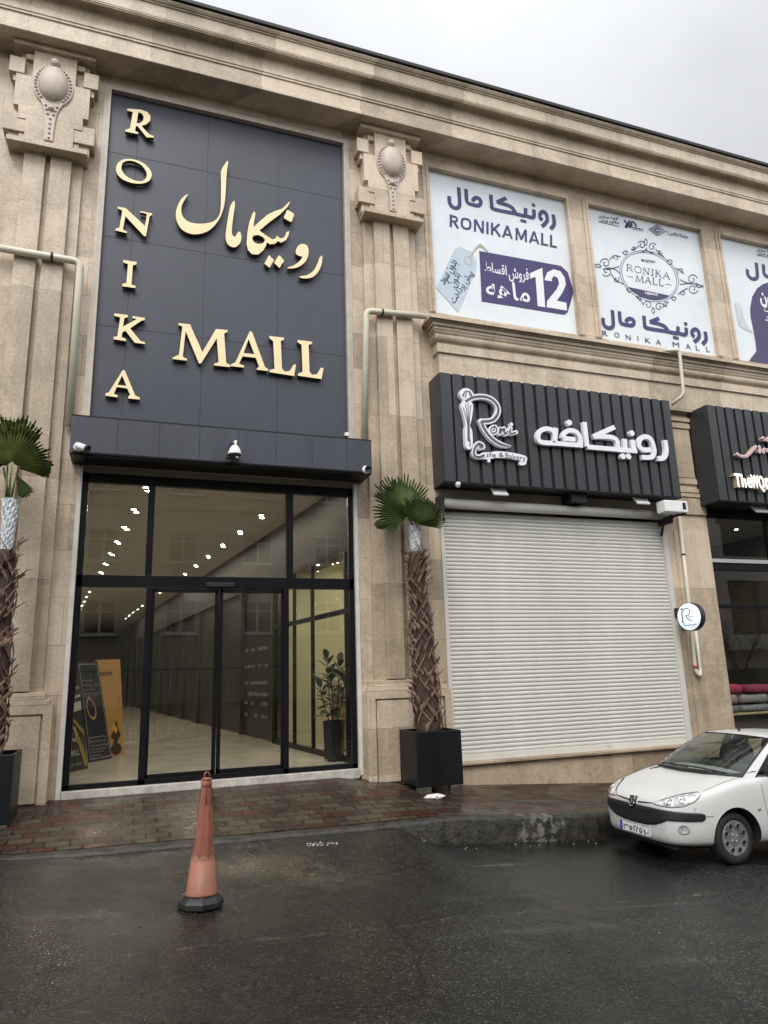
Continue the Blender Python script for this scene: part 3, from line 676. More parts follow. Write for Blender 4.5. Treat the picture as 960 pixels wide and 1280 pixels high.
# office at the right with a glass partition
of = MB(); of.add([(2.9, 13.6, -1.31), (6.9, 13.6, -1.31), (6.9, 13.6, 2.9), (2.9, 13.6, 2.9)], [(0, 1, 2, 3)])
quadwall(of, 6.9, 10.2, 6.9, 13.6, -1.31, 2.9); quadwall(of, 3.25, 10.19, 6.9, 10.19, -1.31, 2.9)
of.add([(XR+.45, 10.19, 2.2), (6.9, 10.19, 2.2), (6.9, 13.6, 2.2), (XR+.45, 13.6, 2.2)], [(0, 1, 2, 3)])
office = of.build('office_wall', PALE, mall)
of = MB(); of.bbox(3.5, 5.2, 12.2, 12.7, -1.31, -.3, .02); of.build('reception_counter', M('tan counter', (.26, .21, .13), .5), office)
pt = MB()
for y in (10.6, 12.15, 13.15, 14.35):
    x = XR+skew(y); pt.bbox(x-.03, x+.03, y-.035, y+.035, -1.31, 1.98, .004)
for z0, z1 in ((-1.31, -1.22), (.92, 1.0), (1.9, 1.98)):
    xa, xb = XR+skew(10.2), XR+skew(14.35)
    pt.add([(xa-.03, 10.2, z0), (xb-.03, 14.35, z0), (xb-.03, 14.35, z1), (xa-.03, 10.2, z1), (xa+.03, 10.2, z0), (xb+.03, 14.35, z0), (xb+.03, 14.35, z1), (xa+.03, 10.2, z1)],
           [(0, 1, 2, 3), (4, 7, 6, 5), (3, 2, 6, 7), (0, 4, 5, 1), (1, 5, 6, 2), (0, 3, 7, 4)])
part = pt.build('glass_partition', BLACK, mall)
pt = MB(); quadwall(pt, XR+skew(10.2), 10.2, XR+skew(14.35), 14.35, -1.25, 1.95); pt.build('pane', glass('partition glass', (.88, .88, .85), 1.35), part)
hd = MB(); x = XR+skew(13.45)-.09; hd.tube([(x, 13.42, -.72), (x, 13.42, .02)], .02); hd.tube([(x, 13.42, -.5), (x+.08, 13.42, -.5)], .014); hd.tube([(x, 13.42, -.2), (x+.08, 13.42, -.2)], .014); hd.build('door_handle', BLACKM, part)

# ceiling spotlights, in pairs along two rows
LAMP = emit('warm spotlight', (1.0, .90, .73), 360.0)
RING = M('spot ring', (.5, .48, .42), .4)
def spot(x, y, z, r=.044):
    t = empty('ceiling_light', (x, y, z), 'small warm round spotlight set in the hall ceiling behind the entrance glass', 'ceiling light', 'spotlights in the hall ceiling')
    m = MB(); m.lathe([(r*1.25, .0), (r*1.25, -.012), (r*1.02, -.014), (r*1.0, -.004)], (x, y, z), 16); m.build('ring', RING, t)
    m = MB(); m.lathe([(r, -.008), (0, -.0081)], (x, y, z), 16); m.build('lamp', LAMP, t)
    return t
proto = None
for x0 in (.27, 2.58):
    for k in range(17):
        y = 11.55+1.62*k
        for dx, dy in ((-.022, -.11), (.022, .11)):
            if k > 8 and dx > 0: continue
            x = x0+skew(y)+dx
            if proto is None: proto = spot(x, y+dy, 3.018)
            else:
                c = copy_tree(proto); c.location = (x, y+dy, 3.018+ZO)
for k in range(10):
    y = 12.4+1.5*k; c = copy_tree(proto); c.location = (XR+.18+skew(y), y, 1.978+ZO)
    c['label'] = 'small warm round spotlight under the dark bulkhead on the right of the hall'; c['group'] = 'spotlights under the bulkhead'
for k in range(12):
    y = 17+2.2*k; c = copy_tree(proto); c.location = (-2.1+skew(y), y, 2.698+ZO)
    c['label'] = 'small warm round spotlight in the lower ceiling at the left of the hall'; c['group'] = 'spotlights in the lower hall ceiling'
for k, (x, y) in enumerate(((4.0, 10.9), (5.2, 10.9), (4.0, 11.9), (5.2, 11.9), (4.0, 12.9), (5.2, 12.9), (6.2, 11.4), (6.2, 12.5))):
    c = copy_tree(proto); c.location = (x, y, 2.198+ZO); c['label'] = 'round spotlight in the low ceiling of the pale office beside the entrance'; c['group'] = 'office ceiling spotlights'
    
# ================================================================== lettering tools
_ar = {}
def _reg(ch, base, n=4): _ar[ch] = (base, base+1, base+2 if n == 4 else None, base+3 if n == 4 else None)
for ch, b_, n_ in [('ا', 0xFE8D, 2), ('ب', 0xFE8F, 4), ('ت', 0xFE95, 4), ('ج', 0xFE9D, 4), ('خ', 0xFEA5, 4), ('د', 0xFEA9, 2), ('ر', 0xFEAD, 2), ('ز', 0xFEAF, 2), ('س', 0xFEB1, 4), ('ش', 0xFEB5, 4),
                   ('ط', 0xFEC1, 4), ('ف', 0xFED1, 4), ('ق', 0xFED5, 4), ('ل', 0xFEDD, 4), ('م', 0xFEE1, 4), ('ن', 0xFEE5, 4), ('ه', 0xFEE9, 4), ('و', 0xFEED, 2), ('پ', 0xFB56, 4), ('ک', 0xFB8E, 4), ('ی', 0xFBFC, 4), ('ع', 0xFEC9, 4)]: _reg(ch, b_, n_)
def shape(s):
    out = []
    for i, ch in enumerate(s):
        if ch not in _ar: out.append(ch); continue
        prev = i > 0 and s[i-1] in _ar and _ar[s[i-1]][2] is not None
        nxt = i+1 < len(s) and s[i+1] in _ar and _ar[ch][2] is not None
        f = _ar[ch]; out.append(chr(f[3] if prev and nxt else f[1] if prev else f[2] if nxt else f[0]))
    return ''.join(reversed(out))
_dg = None
def text_mesh(body, bold=0.0):
    c = bpy.data.curves.new('tmp', 'FONT'); c.body = body; c.size = 1; c.offset = bold; c.resolution_u = 3
    o = bpy.data.objects.new('tmp', c); COL.objects.link(o)
    me = bpy.data.meshes.new_from_object(o.evaluated_get(bpy.context.evaluated_depsgraph_get()))
    vs = [v.co.copy() for v in me.vertices]; fs = [tuple(p.vertices) for p in me.polygons]
    bpy.data.objects.remove(o); bpy.data.curves.remove(c); bpy.data.meshes.remove(me)
    return vs, fs
def text_on(mb, body, A, B, H, bold=0.0, thick=.0, cap=None):
    """text from world point A to B (baseline), upward vector H = height of the tallest glyph"""
    vs, fs = text_mesh(body, bold)
    x0 = min(v.x for v in vs); x1 = max(v.x for v in vs); y1 = cap or max(v.y for v in vs)
    U = (B-A)/(x1-x0); V = H/y1
    N = Vector((0, -1, 0)) if thick >= 0 else Vector((0, 1, 0))
    pts = [A+U*(v.x-x0)+V*v.y for v in vs]
    if thick > 0:
        N = U.cross(V).normalized()
        n = len(pts); allp = [p+N*thick for p in pts]+pts
        ff = list(fs)
        from collections import Counter
        ec = Counter()
        for f in fs:
            for a, b_ in zip(f, f[1:]+f[:1]): ec[tuple(sorted((a, b_)))] += 1
        for f in fs:
            for a, b_ in zip(f, f[1:]+f[:1]):
                if ec[tuple(sorted((a, b_)))] == 1: ff.append((a, a+n, b_+n, b_))
        mb.add(allp, ff)
    else: mb.add(pts, fs)
def smooth_path(p, n=6, closed=False):
    q = []; m = len(p)
    idx = range(m) if closed else range(m-1)
    for i in idx:
        a = p[(i-1) % m] if closed or i > 0 else p[i]; b_ = p[i]; c = p[(i+1) % m]; d = p[(i+2) % m] if closed or i+2 < m else p[i+1]
        for k in range(n):
            t = k/n; t2 = t*t; t3 = t2*t
            q.append(tuple(.5*(2*b_[j]+(c[j]-a[j])*t+(2*a[j]-5*b_[j]+4*c[j]-d[j])*t2+(3*b_[j]-a[j]-3*c[j]+d[j])*t3) for j in range(2)))
    if not closed: q.append(tuple(p[-1]))
    return q
def outline(pts, sc, off): return [(off[0]+x/sc, off[1]+y/sc) for x, y in pts]
def on_plane(pts, Y): 
    r = []
    for x, y in pts:
        v = at(x, y, Y); r.append((v.x, v.z))
    return r
def stroke(mb, pts, wd, Y, depth, sc=1, off=(0, 0), smooth=True, taper=None, cap=True, n=5):
    """a pen stroke of width wd (picture units) laid on the plane Y"""
    p = smooth_path(pts, n) if smooth and len(pts) > 2 else list(pts)
    p = on_plane(outline(p, sc, off), Y)
    c = at(off[0]+pts[0][0]/sc, off[1]+pts[0][1]/sc, Y); c2 = at(off[0]+pts[0][0]/sc+1, off[1]+pts[0][1]/sc+1, Y)
    w = wd/sc*math.hypot(c2.x-c.x, c2.z-c.z)/1.414/2
    Lr, Rr = [], []
    N = len(p)
    for i in range(N):
        a = p[max(0, i-1)]; b_ = p[min(N-1, i+1)]; dx, dz = b_[0]-a[0], b_[1]-a[1]; l = math.hypot(dx, dz) or 1
        ww = w*(interp(taper, i/(N-1)) if taper else 1)
        Lr.append((p[i][0]-dz/l*ww, p[i][1]+dx/l*ww)); Rr.append((p[i][0]+dz/l*ww, p[i][1]-dx/l*ww))
    vs = []; fs = []
    for y in (Y, Y+depth):
        for l, r in zip(Lr, Rr): vs += [(l[0], y, l[1]), (r[0], y, r[1])]
    m = 2*N
    for i in range(N-1):
        a = 2*i; fs += [(a, a+1, a+3, a+2), (m+a, m+a+2, m+a+3, m+a+1), (a, a+2, m+a+2, m+a), (a+1, m+a+1, m+a+3, a+3)]
    fs += [(0, m, m+1, 1), (2*N-2, 2*N-1, m+2*N-1, m+2*N-2)]
    mb.add(vs, fs)
    if cap:
        for i in (0, N-1):
            ww = w*(interp(taper, i/(N-1)) if taper else 1)
            disc(mb, p[i][0], p[i][1], ww, Y+.0004, depth-.0004)
def disc(mb, x, z, r, Y, depth, n=14):
    mb.prism([[(x+r*math.cos(2*math.pi*k/n), z+r*math.sin(2*math.pi*k/n)) for k in range(n)]], Y, Y+depth)

# ================================================================== the big dark sign over the entrance
sign = empty('mall_sign', (1.2, 9.98, 3.6), 'tall dark slate sign panel over the entrance with pale gold letters', 'sign')
m = MB(); m.box(-.69, 3.07, 9.985, 10.10, 3.44, 8.99); m.build('panel', PANEL, sign)
m = MB()
for z in (7.92, 6.46, 5.01): m.box(-.69, 3.07, 9.9835, 9.99, z-.004, z+.004)
for x in (-.275, .80, 1.945): m.box(x-.003, x+.003, 9.9838, 9.99, 3.45, 8.985)
m.build('panel_seam', PANEL_J, sign)
def letter(loops, sc, off, name='letter', Y=9.90, smooth=False, dpt=.062):
    lp = []
    for l in loops:
        q = smooth_path(l, 5, True) if smooth else l
        lp.append(on_plane(outline(q, sc, off), Y))
    m = MB(); m.prism(lp, Y, Y+.004); o = m.build(name, GOLD, sign)
    m = MB(); m.prism(lp, Y+.0045, Y+dpt); m.build('letter_return', GOLD_S, o)
g4 = (0, 0)
letter([[(636, 543), (700, 547), (735, 558), (753, 580), (750, 605), (730, 622), (706, 628), (745, 671), (769, 680), (768, 688), (733, 686), (690, 632), (679, 630), (675, 654), (692, 662), (691, 670), (626, 657), (628, 648), (650, 642), (664, 560), (636, 552)],
        [(692, 560), (683, 615), (700, 617), (716, 602), (718, 582), (709, 567)]], 4, g4)
letter([[(580, 842), (590, 815), (615, 798), (652, 795), (697, 806), (735, 830), (757, 862), (755, 890), (735, 910), (700, 918), (655, 913), (615, 897), (588, 872)],
        [(607, 838), (613, 816), (635, 804), (667, 806), (702, 822), (727, 850), (734, 878), (722, 899), (702, 906), (668, 900), (632, 880), (613, 858)]], 4, g4, smooth=True)
letter([[(588, 1033), (628, 1040), (725, 1130), (735, 1072), (722, 1065), (701, 1062), (702, 1055), (760, 1067), (760, 1075), (748, 1080), (730, 1180), (722, 1182), (627, 1080), (614, 1147), (635, 1157), (635, 1165), (576, 1152), (578, 1143), (597, 1138), (612, 1052), (588, 1042)]], 4, g4)
g3 = (0, 300)
letter([[(462, 75), (512, 82), (512, 91), (498, 95), (493, 167), (508, 172), (508, 180), (458, 173), (460, 164), (474, 161), (480, 90), (462, 84)]], 3, g3)
letter([[(428, 275), (480, 281), (479, 289), (466, 293), (461, 325), (514, 296), (497, 293), (497, 285), (543, 292), (543, 300), (529, 303), (488, 331), (526, 378), (543, 383), (543, 390), (505, 385), (471, 340), (459, 346), (456, 364), (473, 371), (472, 379), (425, 372), (426, 364), (440, 361), (451, 290), (428, 284)]], 3, g3)
letter([[(460, 488), (468, 489), (507, 583), (524, 590), (524, 598), (480, 594), (481, 586), (489, 582), (477, 556), (437, 551), (427, 577), (442, 582), (440, 590), (394, 583), (396, 575), (408, 571)], [(458, 508), (474, 547), (441, 543)]], 3, g3)
gp = (200, 180)
letter([[(93, 895), (150, 901), (212, 1040), (280, 925), (338, 930), (337, 940), (321, 947), (331, 1095), (350, 1104), (350, 1115), (270, 1107), (270, 1098), (293, 1091), (284, 972), (205, 1097), (195, 1097), (128, 935), (114, 1060), (120, 1068), (135, 1073), (135, 1083), (62, 1075), (65, 1067), (95, 1053), (112, 912), (93, 905)]], 4, gp)
letter([[(448, 937), (460, 938), (525, 1115), (541, 1125), (540, 1135), (483, 1128), (485, 1120), (496, 1114), (479, 1069), (413, 1061), (395, 1098), (420, 1108), (420, 1118), (352, 1110), (355, 1102), (377, 1091)], [(443, 975), (472, 1051), (418, 1045)]], 4, gp)
letter([[(547, 960), (620, 968), (620, 978), (604, 985), (610, 1122), (624, 1138), (648, 1135), (668, 1103), (680, 1103), (671, 1160), (547, 1140), (547, 1130), (573, 1124), (566, 985), (547, 971)]], 4, gp)
letter([[(688, 980), (760, 988), (760, 998), (743, 1005), (748, 1138), (760, 1154), (785, 1151), (805, 1118), (818, 1120), (808, 1175), (690, 1158), (690, 1148), (713, 1139), (708, 1004), (688, 991)]], 4, gp)
PN = 'calligraphy_letter'
letter([[(340, 85), (334, 140), (330, 200), (326, 270), (315, 330), (290, 385), (250, 428), (200, 449), (150, 448), (108, 425), (84, 385), (80, 340), (92, 300), (113, 268), (139, 250), (132, 265), (114, 295), (106, 325), (112, 358), (135, 384), (175, 397), (225, 397), (268, 386), (294, 360), (303, 320), (305, 250), (305, 190), (306, 135), (322, 105)]], 4, gp, PN, smooth=True)
letter([[(371, 284), (374, 310), (367, 360), (360, 420), (361, 452), (376, 463), (387, 445), (398, 438), (406, 455), (405, 480), (395, 502), (374, 516), (350, 510), (333, 490), (328, 460), (335, 400), (347, 330), (357, 300)]], 4, gp, PN, smooth=True)
letter([[(473, 335), (477, 350), (471, 385), (468, 415), (500, 385), (540, 352), (580, 333), (610, 324), (647, 288), (649, 294), (636, 316), (600, 352), (550, 388), (497, 432), (530, 457), (563, 477), (580, 470), (584, 458), (592, 464), (600, 472), (616, 470), (628, 455), (632, 441), (646, 434), (642, 458), (630, 480), (606, 493), (590, 485), (574, 499), (550, 501), (535, 491), (529, 510), (515, 533), (490, 553), (460, 550), (440, 530), (433, 500), (437, 440), (447, 390), (461, 350)],
        [(466, 458), (490, 454), (515, 465), (526, 478), (516, 496), (490, 500), (470, 490), (461, 474)]], 4, gp, PN)
for d in ([(636, 330), (654, 338), (670, 351), (664, 370), (657, 389), (640, 382), (620, 368), (628, 348)], [(545, 557), (557, 568), (568, 580), (558, 600), (548, 617), (534, 607), (523, 597), (534, 576)], [(597, 557), (609, 570), (620, 585), (608, 601), (598, 618), (584, 606), (573, 593), (584, 572)]):
    letter([d], 4, gp, 'calligraphy_dot', smooth=True)
letter([[(680, 530), (692, 508), (715, 499), (735, 508), (743, 535), (736, 572), (715, 600), (680, 619), (641, 622), (641, 616), (668, 607), (695, 588), (712, 564), (697, 560), (681, 549)]], 4, gp, PN, smooth=True)
letter([[(811, 560), (808, 600), (790, 640), (764, 665), (728, 672), (700, 668), (703, 661), (738, 654), (770, 630), (790, 590), (800, 566)]], 4, gp, PN, smooth=True)

# ================================================================== vinyl banners in the upper windows
def banner(o, label):
    x0, x1, z0, z1 = o
    t = empty('banner', ((x0+x1)/2, 10.0, z0), label, 'banner')
    m = MB(); nx, nz = 14, 14; rgb = random.Random(int(x0*10)); vs = []
    for j in range(nz+1):
        for i in range(nx+1):
            u, v = i/nx, j/nz
            vs.append((x0+(x1-x0)*u, 10.007-.004*math.sin(u*3.14)*math.sin(v*3.14)*(1+.5*math.sin(u*13+v*7))-.001*math.sin((u*1.4+v)*23), z0+(z1-z0)*v))
    m.add(vs, [(j*(nx+1)+i, j*(nx+1)+i+1, (j+1)*(nx+1)+i+1, (j+1)*(nx+1)+i) for j in range(nz) for i in range(nx)], True)
    m.build('cloth', CLOTH, t)
    m = MB(); m.box(x0, x1, 10.03, 10.05, z0, z1); m.build('backing', CLOTH, t)
    return t
PB = 9.9985          # print layer, just proud of the cloth
RON = [([(140, 85), (148, 200), (140, 232), (115, 240), (88, 226), (72, 195), (70, 150)], False), ([(195, 97), (200, 175), (213, 203), (245, 214)], False), ([(245, 214), (285, 221), (305, 205), (302, 178), (278, 162), (255, 170), (246, 190)], False),
       ([(382, 140), (388, 215), (405, 247), (560, 280)], False), ([(497, 165), (428, 196)], False), ([(426, 192), (525, 226), (560, 262), (565, 282)], False), ([(560, 280), (625, 297), (640, 290), (643, 240)], False), ([(640, 295), (690, 311), (706, 297), (704, 250)], False),
       ([(770, 330), (752, 312), (752, 282), (775, 266), (798, 285), (805, 325), (793, 352), (765, 376)], False), ([(850, 288), (857, 345), (851, 372), (830, 395)], False)]
def ronika(mb, f, wd, sc, off, Y):
    for k, (p, _) in enumerate(RON): stroke(mb, [f(*q) for q in p], wd*1.12, Y-.00025*k, .0015, sc, off, cap=False, n=4)
    for a, b_ in (((690, 214), (714, 220)), ((604, 330), (648, 342))): stroke(mb, [f(*a), f(*b_)], 23, Y-.003, .0015, sc, off, cap=False)
def A_(px, py, Y=PB): return at(px, py, Y)
def line_text(mb, body, p0, p1, hpx, bold=.0, Y=PB, cap=None, thick=.0015):
    a, b_ = A_(*p0, Y), A_(*p1, Y); h = A_(p0[0], p0[1]-hpx, Y)-a; h.x = 0; h.y = 0
    text_on(mb, body, a, b_, h, bold, thick, cap)
b1 = banner(BAN[0], 'white banner with purple arrow reading 12, nearest the entrance sign')
m = MB(); ronika(m, lambda x, y: (x, y), 28, 6, (550, 220), PB); m.build('persian_lettering', PURPLE, b1)
SAN = {'R': [[(.1, 0), (.1, 1), .24], [(.0, .89), (.4, .89), (.55, .8), (.55, .6), (.4, .5), (.1, .5), .21], [(.32, .5), (.66, 0), .24]], 'O': [[(.45, .9), (.2, .82), (.12, .5), (.2, .18), (.45, .1), (.7, .18), (.78, .5), (.7, .82), (.45, .9), .23]],
       'N': [[(.1, 0), (.1, 1), .23], [(.12, 1), (.68, 0), .25], [(.7, 0), (.7, 1), .23]], 'I': [[(.12, 0), (.12, 1), .24]], 'K': [[(.1, 0), (.1, 1), .24], [(.12, .38), (.66, 1), .23], [(.28, .58), (.72, 0), .24]], 'A': [[(.08, 0), (.40, 1), .22], [(.40, 1), (.74, 0), .22], [(.2, .28), (.6, .28), .19]],
       'M': [[(.1, 0), (.1, 1), .22], [(.12, 1), (.46, .12), .23], [(.46, .12), (.8, 1), .23], [(.82, 0), (.82, 1), .22]], 'L': [[(.1, 0), (.1, 1), .24], [(.0, .1), (.55, .1), .21]]}
def sans_line(mb, s, p0, p1, h, sc, off, Y):
    adv = {'R': .68, 'O': .9, 'N': .8, 'I': .24, 'K': .74, 'A': .80, 'M': .92, 'L': .56}; gap = .13
    tot = sum(adv[c]+gap for c in s)-gap; x = 0; ux = (p1[0]-p0[0])/tot; uy = (p1[1]-p0[1])/tot
    for c in s:
        for k, st in enumerate(SAN[c]):
            w_ = st[-1]; pts = [(p0[0]+(x+a)*ux, p0[1]+(x+a)*uy-b_*h) for a, b_ in st[:-1]]
            stroke(mb, pts, w_*h*.86, Y-.0003*k, .0015, sc, off, cap=False, n=4, smooth=len(pts) > 2)
        x += adv[c]+gap
m = MB(); sans_line(m, 'RONIKA', (72, 379), (545, 472), 92, 6, (550, 220), PB); sans_line(m, 'MALL', (565, 478), (878, 542), 92, 6, (550, 220), PB); m.build('latin_lettering', PURPLE, b1)
ar_ = [(315, 72), (860, 172), (905, 215), (940, 330), (942, 350), (905, 480), (885, 497), (332, 408)]
m = MB(); m.prism([on_plane(outline(ar_, 5.333, (540, 300)), PB)], PB, PB+.003); arrow = m.build('purple_arrow', PURPLE, b1)
P2 = PB-.0025
def c5(x, y): return (540+x/5.333, 300+y/5.333)
m = MB()
line_text(m, shape('اقساط'), c5(352, 205), c5(500, 236), 12, .015, P2); line_text(m, shape('فروش'), c5(512, 250), c5(648, 266), 14, .015, P2)
line_text(m, shape('ماهه'), c5(362, 372), c5(655, 415), 22, .014, P2)
m.prism([on_plane(outline([(652, 222), (735, 185), (755, 448), (705, 440), (690, 245), (655, 258)], 5.333, (540, 300)), P2)], P2, P2+.003)
two = [(752, 258), (768, 215), (810, 195), (855, 208), (885, 250), (892, 300), (870, 350), (832, 405), (896, 418), (900, 470), (765, 448), (768, 405), (830, 330), (848, 290), (838, 252), (815, 240), (800, 255), (800, 275), (752, 268)]
m.prism([on_plane(outline(two, 5.333, (540, 300)), P2)], P2, P2+.003)
m.build('white_lettering', WPRINT, arrow)
m = MB(); m.prism([on_plane(outline([(185, 45), (265, 78), (300, 150), (290, 205), (175, 482), (30, 318), (150, 62)], 5.333, (540, 300)), PB)], PB, PB+.003); tagp = m.build('price_tag', TAGC, b1)
m = MB(); cx, cy = c5(242, 136)
v = at(cx, cy, P2)
m.prism([[(v.x+.085*math.cos(k*.3142), v.z+.10*math.sin(k*.3142)) for k in range(20)], [(v.x+.06*math.cos(k*.3142), v.z+.072*math.sin(k*.3142)) for k in range(20)]], P2, P2+.003)
m.build('eyelet', M('grey print', (.42, .46, .50), .5), tagp)
m = MB(); stroke(m, [(255, 110), (285, 60), (320, 30), (350, 50), (372, 75)], 8, P2-.001, .002, 5.333, (540, 300)); stroke(m, [(262, 100), (300, 52), (330, 45), (368, 76)], 6, P2-.003, .002, 5.333, (540, 300)); m.build('string', M('string print', (.5, .47, .36), .6), tagp)
m = MB()
def slant(body, p0, p1, h):
    a, b_ = A_(*p0, P2), A_(*p1, P2); u = b_-a; hv = Vector((-u.z, 0, u.x)).normalized()*h; text_on(m, body, a, b_, hv, .012, .0015)
slant(shape('بدون سود'), c5(84, 300), c5(170, 150), .125); slant(shape('بدون'), c5(152, 318), c5(190, 232), .11); slant(shape('پیش پرداخت'), c5(150, 425), c5(275, 222), .125)
m.build('tag_lettering', NAVY, tagp)
# second banner: crest
b2 = banner(BAN[1], 'white banner with an oval scrollwork crest, between the arrow banner and the violet one')
m = MB(); ronika(m, lambda x, y: (x*.982+45, .868*y-.022*x+34.5), 28, 6, (735, 370), PB); m.build('persian_lettering', PURPLE, b2)
m = MB()
for ch, (x, y) in zip('RONIKAMALL', ((110, 296), (200, 308), (285, 326), (374, 336), (432, 350), (512, 362), (638, 380), (735, 394), (812, 406), (890, 418))):
    wd_ = {'I': 6, 'L': 26, 'M': 48}.get(ch, 38)
    line_text(m, ch, (735+x/6, 370+y/6), (735+(x+wd_)/6, 370+(y+wd_*.13)/6), 6.2, .0)
m.build('latin_lettering', NAVY, b2)
so, oo = 6.4, (735, 260)
def ell(cx, cy, rx, ry, ang, n=48):
    ca, sa = math.cos(ang), math.sin(ang)
    return [(cx+rx*math.cos(2*math.pi*k/n)*ca-ry*math.sin(2*math.pi*k/n)*sa, cy+rx*math.cos(2*math.pi*k/n)*sa+ry*math.sin(2*math.pi*k/n)*ca) for k in range(n)]
def ring(mb, cx, cy, rx, ry, ang, w_, Y): mb.prism([on_plane(outline(ell(cx, cy, rx+w_, ry+w_, ang), so, oo), Y), on_plane(outline(ell(cx, cy, rx, ry, ang), so, oo), Y)], Y, Y+.002)
m = MB(); EA = .50
ring(m, 490, 545, 245, 188, EA, 3.5, PB); ring(m, 490, 545, 231, 174, EA, 3.5, PB)
CS = .72
def spiral(mb, cx, cy, r0, a0, turns, sgn=1, w_=6, tail=None):
    pts = [(cx+r0*(1-.8*k/16)*math.cos(a0+sgn*turns*6.283*k/16), cy+r0*(1-.8*k/16)*math.sin(a0+sgn*turns*6.283*k/16)) for k in range(17)]
    if tail: pts = list(tail)+pts
    stroke(mb, pts, w_, PB-.001*((cx+cy) % 3), .002, so, oo, cap=False, n=2)
for (x, y, r, a, t, s_) in [(430, 295, 34, 3.6, 1.2, 1), (515, 310, 34, -.4, 1.2, -1), (365, 320, 20, 2.5, 1.0, -1), (575, 350, 20, .2, 1, 1), (140, 440, 42, 3.2, 1.2, 1), (150, 505, 42, 2.5, 1.2, -1), (215, 395, 24, 1, 1, -1), (225, 570, 26, -.8, 1, 1),
                            (835, 570, 42, -.2, 1.2, -1), (840, 645, 42, .3, 1.2, 1), (745, 505, 28, 2.4, 1, 1), (762, 675, 24, 3.6, 1, -1), (480, 775, 36, 3.2, 1.2, 1), (570, 790, 36, -.3, 1.2, -1), (405, 720, 24, 1.4, 1, -1), (625, 762, 24, 1.2, 1, 1)]:
    spiral(m, x, y, r, a, t, s_)
for p in ([(462, 245), (476, 268), (462, 300), (452, 268), (462, 245)], [(40, 455), (80, 448), (108, 465), (80, 472), (40, 455)], [(925, 625), (890, 612), (862, 618), (888, 632), (925, 625)], [(525, 845), (512, 822), (520, 795), (534, 820), (525, 845)],
          [(345, 330), (375, 325), (410, 300)], [(540, 330), (560, 345), (605, 388)], [(255, 520), (215, 488), (160, 478), (120, 490)], [(250, 465), (200, 480), (150, 490)], [(735, 570), (775, 590), (830, 605), (880, 600)], [(735, 610), (780, 605), (830, 600)],
          [(380, 705), (420, 735), (445, 775)], [(595, 795), (620, 775), (645, 745)], [(460, 330), (485, 345), (520, 360)], [(470, 320), (450, 345), (430, 350)], [(175, 410), (210, 380), (262, 388)], [(185, 525), (225, 575), (285, 608)], [(700, 480), (740, 500), (770, 525)], [(720, 690), (760, 660), (800, 640)],
          [(278, 355), (300, 342), (318, 352), (300, 372), (278, 355)], [(632, 430), (655, 412), (675, 432), (655, 452), (632, 430)], [(308, 650), (330, 635), (350, 655), (330, 672), (308, 650)], [(668, 720), (688, 708), (706, 722), (688, 738), (668, 720)]):
    stroke(m, p, 6, PB-.003, .002, so, oo, cap=False, n=4)
crest = m.build('crest', NAVY, b2)
m = MB()
seg = [q for q in ell(490, 545, 229, 172, EA, 90)]
low = [q for q in seg if q[1] > 635+.20*(q[0]-350)]
low.sort(key=lambda q: q[0]); up_ = [low[0], low[-1]]
c0 = (sum(q[0] for q in low)/len(low), sum(q[1] for q in low)/len(low)-10)
low.sort(key=lambda q: math.atan2(q[1]-c0[1]+28, q[0]-c0[0]))
m.prism([on_plane(outline(low, so, oo), PB)], PB, PB+.002); bandp = m.build('purple_band', PURPLE_D, b2)
def c6(x, y): return (735+x/6.4, 260+y/6.4)
m = MB(); line_text(m, 'HERAVI', c6(458, 688), c6(558, 704), 3, .03, P2); m.build('white_lettering', WPRINT, bandp)
# serif lettering inside the crest, drawn with thick and thin strokes
SER = {'R': [[(0, 0), (0, 1), .14], [(0, 1), (.45, .97), (.58, .76), (.42, .55), (.05, .5), .08], [(.3, .5), (.75, 0), .13], [(-.12, 0), (.16, 0), .05], [(-.12, 1), (.1, 1), .05]],
       'O': [[(.45, 1), (.1, .85), (0, .5), (.1, .15), (.45, 0), (.8, .15), (.9, .5), (.8, .85), (.45, 1), .1]], 'N': [[(.05, 0), (.05, 1), .05], [(.05, 1), (.75, 0), .14], [(.75, 0), (.75, 1), .05], [(-.1, 0), (.2, 0), .05], [(.6, 1), (.9, 1), .05]],
       'I': [[(.12, 0), (.12, 1), .14], [(-.03, 0), (.27, 0), .05], [(-.03, 1), (.27, 1), .05]], 'K': [[(.06, 0), (.06, 1), .14], [(.06, .42), (.62, 1), .05], [(.25, .6), (.75, 0), .13], [(-.08, 0), (.2, 0), .05], [(-.08, 1), (.2, 1), .05]],
       'A': [[(0, 0), (.4, 1), .05], [(.4, 1), (.8, 0), .14], [(.17, .36), (.66, .36), .05], [(-.1, 0), (.14, 0), .05], [(.66, 0), (.94, 0), .05]], 'M': [[(.05, 0), (.1, 1), .06], [(.1, 1), (.5, .05), .14], [(.5, .05), (.9, 1), .05], [(.9, 1), (.95, 0), .14], [(-.08, 0), (.18, 0), .05], [(.82, 0), (1.08, 0), .05]],
       'L': [[(.06, 0), (.06, 1), .14], [(.06, .02), (.55, .02), (.6, .2), .06], [(-.08, 1), (.2, 1), .05]]}
def serif_line(mb, s, p0, p1, h, sc, off, Y, gap=.24):
    adv = {'R': .78, 'O': .95, 'N': .9, 'I': .34, 'K': .82, 'A': .88, 'M': 1.05, 'L': .65}
    tot = sum(adv[c]+gap for c in s)-gap; x = 0; ux = (p1[0]-p0[0])/tot; uy = (p1[1]-p0[1])/tot
    for c in s:
        for k, st in enumerate(SER[c]):
            w_ = st[-1]; pts = [(p0[0]+(x+a)*ux, p0[1]+(x+a)*uy-b_*h) for a, b_ in st[:-1]]
            stroke(mb, pts, max(4, w_*h), Y-.0005*k, .002, sc, off, cap=False, n=4)
        x += adv[c]+gap
